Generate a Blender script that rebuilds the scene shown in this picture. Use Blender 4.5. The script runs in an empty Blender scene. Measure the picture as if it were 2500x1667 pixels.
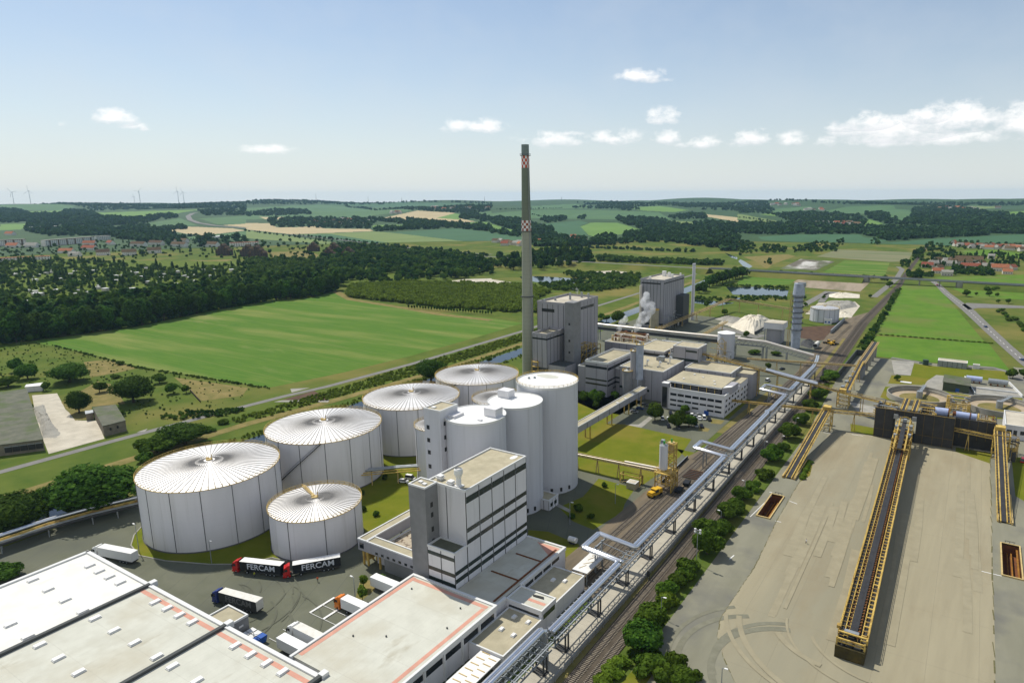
import bpy, bmesh, math, random
import numpy as np
from mathutils import Vector, Matrix
# ------------------------------------------------------------------ camera
S = bpy.context.scene
COL = S.collection
ROT = math.radians(31.4)          # heading of the view, site grid is axis aligned
FPX, PIT, ROL = 1643.7, math.radians(12.287), math.radians(0.225)
CX, CY, CAMH = 1380.0, 833.5, 112.0
cam = bpy.data.cameras.new("camera")
camo = bpy.data.objects.new("camera", cam)
COL.objects.link(camo)
S.camera = camo
cam.sensor_width = 36.0
cam.sensor_fit = 'HORIZONTAL'
cam.lens = FPX / 2500 * 36.0
cam.shift_x = (1250 - CX) / 2500
cam.clip_start, cam.clip_end = 1.0, 60000.0
camo.location = (0, 0, CAMH)
camo.rotation_euler = (Matrix.Rotation(ROT, 3, 'Z') @ Matrix.Rotation(math.pi / 2 - PIT, 3, 'X') @ Matrix.Rotation(-ROL, 3, 'Z')).to_euler()
HAZE_D = 0.000034
# ------------------------------------------------------------------ light
SUN_EL = math.radians(54)
SHX, SHY = 0.96, -0.28          # direction in which shadows fall
to_sun = Vector((-SHX * math.cos(SUN_EL), -SHY * math.cos(SUN_EL), math.sin(SUN_EL)))
sl = bpy.data.lights.new("sun", 'SUN')
sl.energy = 4.3
sl.angle = math.radians(0.55)
sl.color = (1.0, 0.955, 0.86)
so = bpy.data.objects.new("sun", sl)
COL.objects.link(so)
so.rotation_euler = to_sun.to_track_quat('Z', 'Y').to_euler()
S.view_settings.view_transform = 'Standard'
S.view_settings.look = 'None'
S.view_settings.gamma = 1
S.view_settings.exposure = 0.08
S.cycles.max_bounces = 5
S.cycles.diffuse_bounces = 2
S.cycles.glossy_bounces = 2
S.cycles.transmission_bounces = 2
S.cycles.volume_bounces = 1
S.cycles.transparent_max_bounces = 6
S.cycles.sample_clamp_indirect = 4
S.cycles.caustics_reflective = False
S.cycles.caustics_refractive = False
S.cycles.use_denoising = True
world = bpy.data.worlds.new("World")
S.world = world
world.use_nodes = True
wn, wl = world.node_tree.nodes, world.node_tree.links
wn.clear()
def nd(tree, typ, **kw):
 n = tree.nodes.new(typ)
 for k, v in kw.items():
  if k == 'inp':
   for i, val in v.items():
    n.inputs[i].default_value = val
  else:
   setattr(n, k, v)
 return n
def mth(tree, op, a, b=None, c=None, clamp=False):
 n = tree.nodes.new('ShaderNodeMath')
 n.operation = op
 n.use_clamp = clamp
 for i, x in enumerate((a, b, c)):
  if x is None:
   continue
  if isinstance(x, (int, float)):
   n.inputs[i].default_value = x
  else:
   tree.links.new(x, n.inputs[i])
 return n.outputs[0]
def mixc(tree, fac, a, b, mode='MIX'):
 n = tree.nodes.new('ShaderNodeMix')
 n.data_type = 'RGBA'
 n.blend_type = mode
 for i, x in ((0, fac), (6, a), (7, b)):
  if isinstance(x, (int, float)):
   n.inputs[i].default_value = x
  elif isinstance(x, (tuple, list)):
   n.inputs[i].default_value = (*x[:3], 1)
  else:
   tree.links.new(x, n.inputs[i])
 return n.outputs[2]
# ------------------------------------------------------------------ photo measurement: view ray of a photo pixel
VW = {'Z1': (0, 1000, 2.351), 'Z2': (600, 1000, 2.351), 'Z3': (1100, 1000, 2.351), 'Z4': (1700, 1000, 2.351), 'Z5': (0, 700, 2.94),
      'Z6': (600, 750, 2.94), 'Z7': (1250, 620, 2.94), 'Z8': (1800, 620, 3.136), 'F1': (0, 460, 3.92), 'F2': (600, 460, 3.92),
      'F3': (1200, 460, 3.92), 'F4': (1800, 460, 3.36), 'R1': (1380, 1300, 4.2725), 'R2': (1680, 960, 4.355), 'R3': (1960, 640, 4.9),
      'R4': (2100, 560, 5.88), 'M': (0, 0, .9408), 'D': (2000, 860, 4.704), 'E': (1560, 640, 4.704), 'S': (0, 0, 1.0)}
RM = Matrix.Rotation(ROT, 3, 'Z')
def ray(v, x, y):
 a = VW[v]
 px, py = a[0] + x / a[2], a[1] + y / a[2]
 x, y = (px - CX) / FPX, (py - CY) / FPX
 c, s = math.cos(ROL), math.sin(ROL)
 x, y = c * x - s * y, s * x + c * y
 return RM @ Vector((x, math.cos(PIT) - y * math.sin(PIT), -math.sin(PIT) - y * math.cos(PIT)))
HK = (1750, 0), (2200, 1.5), (2700, 8), (3600, 19), (4700, 33), (5700, 45), (6500, 50), (7400, 45), (9000, 10), (13500, -120)
def hill(x, y):
 r = math.hypot(x, y)
 if r < 1750:
  return 0.0
 k = HK
 z = float(np.interp(r, [q[0] for q in k], [q[1] for q in k]))
 amp = min(2.0, max(0.0, (r - 1900) / 1500))
 z += amp * (7 * math.sin(x / 410 + 1.3) * math.cos(y / 560 + .4) + 5 * math.sin((x + y) / 300) + 3 * math.sin((x * .7 - y) / 190 + 2))
 return z if r > 6500 else max(z, 0.0)
def G(v, x, y, z=None):
 """ground point seen at a photo pixel; z = a known height instead of the ground"""
 d = ray(v, x, y)
 if z is not None or d.z < -0.075:
  t = ((z or 0) - CAMH) / d.z
  return Vector((d.x * t, d.y * t, z or 0))
 t, st = 1200.0, 12.0
 while t < 14000:
  p = d * t
  if CAMH + p.z <= hill(p.x, p.y):
   break
  t += st
 if t >= 14000:
  t = 6500 / math.hypot(d.x, d.y)
 p = d * t
 return Vector((p.x, p.y, hill(p.x, p.y)))
def Gs(v, pts, z=None):
 return [G(v, a, b, z)[:2] for a, b in pts]
# ------------------------------------------------------------------ sky: Nishita plus fair-weather clouds by direction
T = world.node_tree
sky = nd(T, 'ShaderNodeTexSky', sky_type='NISHITA', sun_disc=False, sun_elevation=SUN_EL,
         sun_rotation=math.atan2(to_sun.x, to_sun.y), altitude=150.0, air_density=1.0, dust_density=0.5, ozone_density=2.6)
tc = nd(T, 'ShaderNodeTexCoord')
sep = nd(T, 'ShaderNodeSeparateXYZ')
wl.new(tc.outputs['Generated'], sep.inputs[0])
az = mth(T, 'ARCTAN2', sep.outputs[0], sep.outputs[1])
el = mth(T, 'ARCSINE', sep.outputs[2])
cmb = nd(T, 'ShaderNodeCombineXYZ')
wl.new(mth(T, 'MULTIPLY', az, 1.0), cmb.inputs[0])
wl.new(mth(T, 'MULTIPLY', el, 1.5), cmb.inputs[1])
nz = nd(T, 'ShaderNodeTexNoise', inp={'Scale': 36.0, 'Detail': 8.0, 'Roughness': 0.62})
wl.new(cmb.outputs[0], nz.inputs['Vector'])
nz2 = nd(T, 'ShaderNodeTexNoise', inp={'Scale': 9.0, 'Detail': 4.0, 'Roughness': 0.55})
wl.new(cmb.outputs[0], nz2.inputs['Vector'])
CLOUDS = [  # photo pixel centre, half width, half height, strength
 (283, 290, 52, 24, 1.0), (312, 308, 40, 12, .6), (1568, 188, 56, 20, 1.1), (1600, 196, 40, 12, .6), (1622, 290, 44, 25, 1.0), (1630, 338, 40, 19, .95),
 (1158, 312, 70, 22, 1.0), (640, 368, 66, 15, .75), (1840, 338, 62, 22, .9), (2010, 347, 55, 20, .5), (2180, 318, 150, 40, 1.1), (2120, 300, 60, 26, .9), (2260, 285, 50, 24, 1),
 (2340, 292, 110, 42, 1.15), (2490, 302, 70, 44, 1.1), (2290, 340, 200, 24, .8), (1500, 340, 66, 22, .72), (1360, 345, 90, 22, .7), (1720, 352, 80, 16, .65), (1930, 345, 60, 20, .6), (2130, 345, 90, 22, .8), (2060, 312, 50, 14, .7), (145, 303, 14, 9, .45), (350, 315, 14, 8, .45),
 (2080, 320, 60, 18, .6), (1400, 328, 22, 8, .5)]
fmax, lowmax = None, None
for (px, py, hw, hh, st) in CLOUDS:
 d = ray('S', px, py).normalized()
 a0, e0 = math.atan2(d.x, d.y), math.asin(d.z)
 d2 = ray('S', px + hw, py).normalized()
 d3 = ray('S', px, py - hh).normalized()
 ra, re_ = abs(math.atan2(d2.x, d2.y) - a0), abs(math.asin(d3.z) - e0)
 u = mth(T, 'DIVIDE', mth(T, 'SUBTRACT', az, a0), ra)
 v = mth(T, 'DIVIDE', mth(T, 'SUBTRACT', el, e0), re_)
 vn = mth(T, 'MINIMUM', v, 0.0)
 v2 = mth(T, 'ADD', v, mth(T, 'MULTIPLY', vn, 0.6))
 q = mth(T, 'SQRT', mth(T, 'ADD', mth(T, 'MULTIPLY', u, u), mth(T, 'MULTIPLY', v2, v2)))
 fo = mth(T, 'MULTIPLY', mth(T, 'SUBTRACT', 1.38, q), st)
 fmax = fo if fmax is None else mth(T, 'MAXIMUM', fmax, fo)
 lw = mth(T, 'MULTIPLY', mth(T, 'MULTIPLY', mth(T, 'SUBTRACT', 0.25, v, clamp=True), 0.7), mth(T, 'GREATER_THAN', fo, 0.05))
 lowmax = lw if lowmax is None else mth(T, 'MAXIMUM', lowmax, lw)
fn = mth(T, 'ADD', mth(T, 'MAXIMUM', fmax, -1.0), mth(T, 'MULTIPLY', mth(T, 'SUBTRACT', nz.outputs[0], 0.5), 3.4))
ca = mth(T, 'MULTIPLY', mth(T, 'SUBTRACT', fn, 0.18), 1.0, clamp=True)
ca = mth(T, 'MULTIPLY', ca, mth(T, 'MULTIPLY', mth(T, 'ADD', fmax, 0.12), 2.2, clamp=True))
# thin veil of cirrus and low haze bank
veil = mth(T, 'MULTIPLY', mth(T, 'SUBTRACT', nz2.outputs[0], 0.42, clamp=True), 0.55)
ccol = mixc(T, lowmax, (11.5, 11.4, 11.2), (7.6, 7.9, 8.4))
hs = nd(T, 'ShaderNodeHueSaturation', inp={'Saturation': 1.05, 'Value': 1.06})
wl.new(sky.outputs[0], hs.inputs['Color'])
low = mth(T, 'EXPONENT', mth(T, 'MULTIPLY', mth(T, 'MAXIMUM', el, 0.0), -5.0))
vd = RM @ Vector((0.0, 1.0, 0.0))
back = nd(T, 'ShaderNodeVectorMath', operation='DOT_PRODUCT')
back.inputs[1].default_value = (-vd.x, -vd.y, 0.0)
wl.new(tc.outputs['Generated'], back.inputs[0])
bank = mth(T, 'MULTIPLY', mth(T, 'MULTIPLY', mth(T, 'ADD', back.outputs['Value'], -0.05, clamp=True), 2.0, clamp=True), mth(T, 'ADD', nz2.outputs[0], 0.3, clamp=True))  # mask of the unseen fill brightness added to the sky behind the view
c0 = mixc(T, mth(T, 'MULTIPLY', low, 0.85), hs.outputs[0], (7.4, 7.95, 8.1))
c0 = mixc(T, bank, c0, (6.4, 6.7, 7.1))          # made-up bright sky behind the camera, added to lift shaded walls
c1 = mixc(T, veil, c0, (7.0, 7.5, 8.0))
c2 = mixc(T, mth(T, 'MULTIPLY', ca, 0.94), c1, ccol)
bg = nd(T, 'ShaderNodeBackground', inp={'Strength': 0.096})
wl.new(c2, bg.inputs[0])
wo = nd(T, 'ShaderNodeOutputWorld')
wl.new(bg.outputs[0], wo.inputs[0])
# ------------------------------------------------------------------ mesh builder
class MB:
 def __init__(s):
  s.v, s.f, s.m = [], [], []
 def add(s, vs, fs, m=0):
  n = len(s.v)
  s.v.extend(vs)
  for f in fs:
   s.f.append([n + i for i in f])
   s.m.append(m)
  return s
 def box(s, x0, x1, y0, y1, z0, z1, m=0, top=None):
  s.add([(x0, y0, z0), (x1, y0, z0), (x1, y1, z0), (x0, y1, z0), (x0, y0, z1), (x1, y0, z1), (x1, y1, z1), (x0, y1, z1)],
              [(3, 2, 1, 0), (0, 1, 5, 4), (1, 2, 6, 5), (2, 3, 7, 6), (3, 0, 4, 7)], m)
  n = len(s.v)
  s.f.append([n - 4, n - 3, n - 2, n - 1])
  s.m.append(m if top is None else top)
  return s
 def bar(s, p, q, w, h=None, m=0):
  p, q = Vector(p), Vector(q)
  h = h or w
  d = (q - p).normalized()
  up = Vector((0, 0, 1)) if abs(d.z) < .98 else Vector((0, 1, 0))
  r = d.cross(up).normalized() * (w / 2)
  u = r.cross(d).normalized() * (h / 2)
  vs = [e + a * r + b * u for e in (p, q) for a, b in ((-1, -1), (1, -1), (1, 1), (-1, 1))]
  return s.add([tuple(x) for x in vs], [(0, 1, 2, 3), (7, 6, 5, 4), (0, 4, 5, 1), (1, 5, 6, 2), (2, 6, 7, 3), (3, 7, 4, 0)], m)
 def tube(s, pts, r, n=8, m=0, r2=None):
  pts = [Vector(p) for p in pts]
  k = len(s.v)
  prev = None
  for i, p in enumerate(pts):
   a = pts[max(i - 1, 0)]
   b = pts[min(i + 1, len(pts) - 1)]
   d = (b - a).normalized()
   up = Vector((0, 0, 1)) if abs(d.z) < .95 else Vector((1, 0, 0))
   x = d.cross(up).normalized()
   y = x.cross(d).normalized()
   rr = r if r2 is None else r + (r2 - r) * i / max(1, len(pts) - 1)
   if 0 < i < len(pts) - 1:
    c = max(.5, ((p - a).normalized().dot((b - p).normalized()) + 1) / 2) ** .5
    rr = rr / c
   for j in range(n):
    t = 2 * math.pi * j / n
    s.v.append(tuple(p + (x * math.cos(t) + y * math.sin(t)) * rr))
  for i in range(len(pts) - 1):
   for j in range(n):
    j2 = (j + 1) % n
    s.f.append([k + i * n + j, k + i * n + j2, k + (i + 1) * n + j2, k + (i + 1) * n + j])
    s.m.append(m)
  s.f.append([k + j for j in range(n)][::-1])
  s.f.append([k + (len(pts) - 1) * n + j for j in range(n)])
  s.m += [m, m]
  return s
 def cyl(s, x, y, z0, z1, r0, r1=None, n=24, m=0, cap=True, capm=None):
  r1 = r0 if r1 is None else r1
  k = len(s.v)
  for z, r in ((z0, r0), (z1, r1)):
   for j in range(n):
    t = 2 * math.pi * j / n
    s.v.append((x + r * math.cos(t), y + r * math.sin(t), z))
  for j in range(n):
   j2 = (j + 1) % n
   s.f.append([k + j, k + j2, k + n + j2, k + n + j])
   s.m.append(m)
  if cap:
   s.f.append([k + n + j for j in range(n)])
   s.m.append(m if capm is None else capm)
   s.f.append([k + j for j in range(n)][::-1])
   s.m.append(m)
  return s
 def cone(s, x, y, z0, z1, r0, n=24, m=0):
  k = len(s.v)
  for j in range(n):
   t = 2 * math.pi * j / n
   s.v.append((x + r0 * math.cos(t), y + r0 * math.sin(t), z0))
  s.v.append((x, y, z1))
  for j in range(n):
   s.f.append([k + j, k + (j + 1) % n, k + n])
   s.m.append(m)
  return s
 def ring(s, x, y, z, r, w, n=48, m=0, h=None):
  h = h or w
  k = len(s.v)
  for j in range(n):
   t = 2 * math.pi * j / n
   c, q = math.cos(t), math.sin(t)
   for a, b in ((-.5, -.5), (.5, -.5), (.5, .5), (-.5, .5)):
    s.v.append((x + (r + a * w) * c, y + (r + a * w) * q, z + b * h))
  for j in range(n):
   j2 = (j + 1) % n
   for a in range(4):
    b = (a + 1) % 4
    s.f.append([k + j * 4 + a, k + j * 4 + b, k + j2 * 4 + b, k + j2 * 4 + a])
    s.m.append(m)
  return s
 def prism(s, pts, z0, z1, m=0, top=None):
  pts = [tuple(p[:2]) for p in pts]
  a = sum(pts[i][0] * pts[(i + 1) % len(pts)][1] - pts[(i + 1) % len(pts)][0] * pts[i][1] for i in range(len(pts)))
  if a < 0:
   pts = pts[::-1]
  n = len(pts)
  s.add([(*p, z0) for p in pts] + [(*p, z1) for p in pts], [tuple(range(n))[::-1]] + [(i, (i + 1) % n, n + (i + 1) % n, n + i) for i in range(n)], m)
  k = len(s.v)
  s.f.append([k - n + i for i in range(n)])
  s.m.append(m if top is None else top)
  return s
 def flat(s, pts, z, m=0):
  pts = [tuple(p[:2]) for p in pts]
  a = sum(pts[i][0] * pts[(i + 1) % len(pts)][1] - pts[(i + 1) % len(pts)][0] * pts[i][1] for i in range(len(pts)))
  if a < 0:
   pts = pts[::-1]
  return s.add([(*p, z) for p in pts], [tuple(range(len(pts)))], m)
 def strip(s, line, w, z, m=0):
  """a ribbon of width w along a ground polyline"""
  pts = [Vector(p[:2]) for p in line]
  L, R = [], []
  for i, p in enumerate(pts):
   d = (pts[min(i + 1, len(pts) - 1)] - pts[max(i - 1, 0)]).normalized()
   nrm = Vector((-d.y, d.x)) * ((w[i] if isinstance(w, (list, tuple)) else w) / 2)
   L.append((*(p + nrm), z))
   R.append((*(p - nrm), z))
  k = len(pts)
  return s.add(R + L, [(i, i + 1, k + i + 1, k + i) for i in range(k - 1)], m)
 def obj(s, name, mats, parent=None, base=None, smooth=False, label=None):
  b = Vector((0, 0, 0))
  if parent is not None:
   r = parent
   while r is not None:
    b += r.location
    r = r.parent
  if base is not None:
   b = Vector(base)
  me = bpy.data.meshes.new(name)
  V = np.array(s.v, dtype=np.float64) - np.array(b) if s.v else np.zeros((0, 3))
  me.from_pydata(V.tolist(), [], s.f)
  mats = mats if isinstance(mats, (list, tuple)) else [mats]
  for mt in mats:
   me.materials.append(mt)
  if len(mats) > 1:
   me.polygons.foreach_set('material_index', s.m)
  if smooth:
   me.polygons.foreach_set('use_smooth', [True] * len(me.polygons))
   if smooth != 'all':
    me.set_sharp_from_angle(angle=math.radians(35))
  me.update()
  o = bpy.data.objects.new(name, me)
  COL.objects.link(o)
  if parent is not None:
   o.parent = parent
  elif base is not None:
   o.location = b
  if label:
   o['label'] = label
  return o
def tag(o, label=None, cat=None, group=None, kind=None):
 for k, v in (('label', label), ('category', cat), ('group', group), ('kind', kind)):
  if v:
   o[k] = v
 return o
def thing(name, label, cat, loc, group=None):
 o = bpy.data.objects.new(name, None)
 COL.objects.link(o)
 o.empty_display_size = .5
 o.location = (loc[0], loc[1], loc[2] if len(loc) > 2 else 0)
 return tag(o, label, cat, group)
def kids(o):
 return [c for c in o.children]
def dup(root, loc, rz=0.0, label=None, group=None, scale=None):
 r = root.copy()
 COL.objects.link(r)
 r.location = loc
 r.rotation_euler = (0, 0, rz)
 if scale:
  r.scale = scale if isinstance(scale, tuple) else (scale,) * 3
 tag(r, label, None, group)
 for ch in kids(root):
  c = ch.copy()
  COL.objects.link(c)
  c.parent = r
  for g in kids(ch):
   d = g.copy()
   COL.objects.link(d)
   d.parent = c
 return r
def struct(name, mb, mats):
 return tag(mb.obj(name, mats), kind='structure')
# ------------------------------------------------------------------ materials
def rgb(h):
 h = h.lstrip('#')
 c = [int(h[i:i + 2], 16) / 255 for i in (0, 2, 4)]
 return tuple(x / 12.92 if x < .04045 else ((x + .055) / 1.055) ** 2.4 for x in c)
def mat(name, col, col2=None, sc=.3, rough=.85, metal=0.0, det=5.0, lo=.35, hi=.65, col3=None, sc3=.03, stretch=None, spec=.12, bump=0.0, bsc=3.0, lines=None, rand=0.0, transl=0.0, coat=0.0, dirt=None):
 """procedural principled material: noise between col and col2, a second large noise to col3, optional line pattern"""
 m = bpy.data.materials.new(name)
 m.use_nodes = True
 t = m.node_tree
 p = t.nodes['Principled BSDF']
 p.inputs['Roughness'].default_value = rough
 p.inputs['Metallic'].default_value = metal
 p.inputs['Specular IOR Level'].default_value = spec
 if coat:
  p.inputs['Coat Weight'].default_value = coat
 geo = nd(t, 'ShaderNodeNewGeometry')
 pos = geo.outputs['Position']
 if stretch:
  mp = nd(t, 'ShaderNodeMapping')
  mp.inputs['Scale'].default_value = stretch[:3]
  if len(stretch) > 3:
   mp.vector_type = 'TEXTURE' if False else 'POINT'
   rt = nd(t, 'ShaderNodeVectorRotate', rotation_type='Z_AXIS')
   rt.inputs['Angle'].default_value = math.radians(stretch[3])
   t.links.new(pos, rt.inputs['Vector'])
   t.links.new(rt.outputs[0], mp.inputs['Vector'])
  else:
   t.links.new(pos, mp.inputs['Vector'])
  vec = mp.outputs[0]
 else:
  vec = pos
 c = None
 if col2 is not None:
  n = nd(t, 'ShaderNodeTexNoise', inp={'Scale': sc, 'Detail': det, 'Roughness': .6})
  t.links.new(vec, n.inputs['Vector'])
  mr = nd(t, 'ShaderNodeMapRange', inp={'From Min': lo, 'From Max': hi})
  t.links.new(n.outputs[0], mr.inputs[0])
  c = mixc(t, mr.outputs[0], col, col2)
 if col3 is not None:
  n = nd(t, 'ShaderNodeTexNoise', inp={'Scale': sc3, 'Detail': 4.0, 'Roughness': .55})
  t.links.new(vec if sc3 > .5 or stretch and len(stretch) > 3 else pos, n.inputs['Vector'])
  mr = nd(t, 'ShaderNodeMapRange', inp={'From Min': .48, 'From Max': .70})
  t.links.new(n.outputs[0], mr.inputs[0])
  c = mixc(t, mr.outputs[0], c if c is not None else col, col3)
 if lines:   # (axis vector, spacing, width fraction, colour, strength)
  for (ax, sp, wd, lc, stg) in lines:
   dt = nd(t, 'ShaderNodeVectorMath', operation='DOT_PRODUCT')
   dt.inputs[1].default_value = ax
   t.links.new(pos, dt.inputs[0])
   fr = mth(t, 'FRACT', mth(t, 'DIVIDE', dt.outputs['Value'], sp))
   f = mth(t, 'MULTIPLY', mth(t, 'LESS_THAN', fr, wd), stg)
   c = mixc(t, f, c if c is not None else col, lc)
 if dirt:   # (colour, scale, stretch, from, to, strength): streaks and stains with a shape of their own
  mp2 = nd(t, 'ShaderNodeMapping')
  mp2.inputs['Scale'].default_value = dirt[2]
  t.links.new(pos, mp2.inputs['Vector'])
  n = nd(t, 'ShaderNodeTexNoise', inp={'Scale': dirt[1], 'Detail': 6.0, 'Roughness': .65})
  t.links.new(mp2.outputs[0], n.inputs['Vector'])
  mr = nd(t, 'ShaderNodeMapRange', inp={'From Min': dirt[3], 'From Max': dirt[4], 'To Max': dirt[5]})
  t.links.new(n.outputs[0], mr.inputs[0])
  c = mixc(t, mr.outputs[0], c if c is not None else col, dirt[0])
 if rand:
  oi = nd(t, 'ShaderNodeObjectInfo')
  hv = nd(t, 'ShaderNodeHueSaturation')
  t.links.new(mth(t, 'ADD', mth(t, 'MULTIPLY', oi.outputs['Random'], rand * .05), .5 - rand * .03), hv.inputs['Hue'])
  t.links.new(mth(t, 'ADD', mth(t, 'MULTIPLY', oi.outputs['Random'], rand), 1 - rand / 2), hv.inputs['Value'])
  if c is not None:
   t.links.new(c, hv.inputs['Color'])
  else:
   hv.inputs['Color'].default_value = (*col, 1)
  c = hv.outputs[0]
 if c is None:
  p.inputs['Base Color'].default_value = (*col, 1)
 else:
  t.links.new(c, p.inputs['Base Color'])
 if bump:
  n = nd(t, 'ShaderNodeTexNoise', inp={'Scale': bsc, 'Detail': 4.0})
  t.links.new(pos, n.inputs['Vector'])
  b = nd(t, 'ShaderNodeBump', inp={'Strength': bump, 'Distance': .1})
  t.links.new(n.outputs[0], b.inputs['Height'])
  t.links.new(b.outputs[0], p.inputs['Normal'])
 if transl:
  tr = nd(t, 'ShaderNodeBsdfTranslucent')
  if c is None:
   tr.inputs[0].default_value = (*col, 1)
  else:
   t.links.new(c, tr.inputs[0])
  mx = nd(t, 'ShaderNodeMixShader', inp={0: transl})
  t.links.new(p.outputs[0], mx.inputs[1])
  t.links.new(tr.outputs[0], mx.inputs[2])
  t.links.new(mx.outputs[0], t.nodes['Material Output'].inputs[0])
 return m
X3, Y3, Z3_ = (1, 0, 0), (0, 1, 0), (0, 0, 1)
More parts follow.
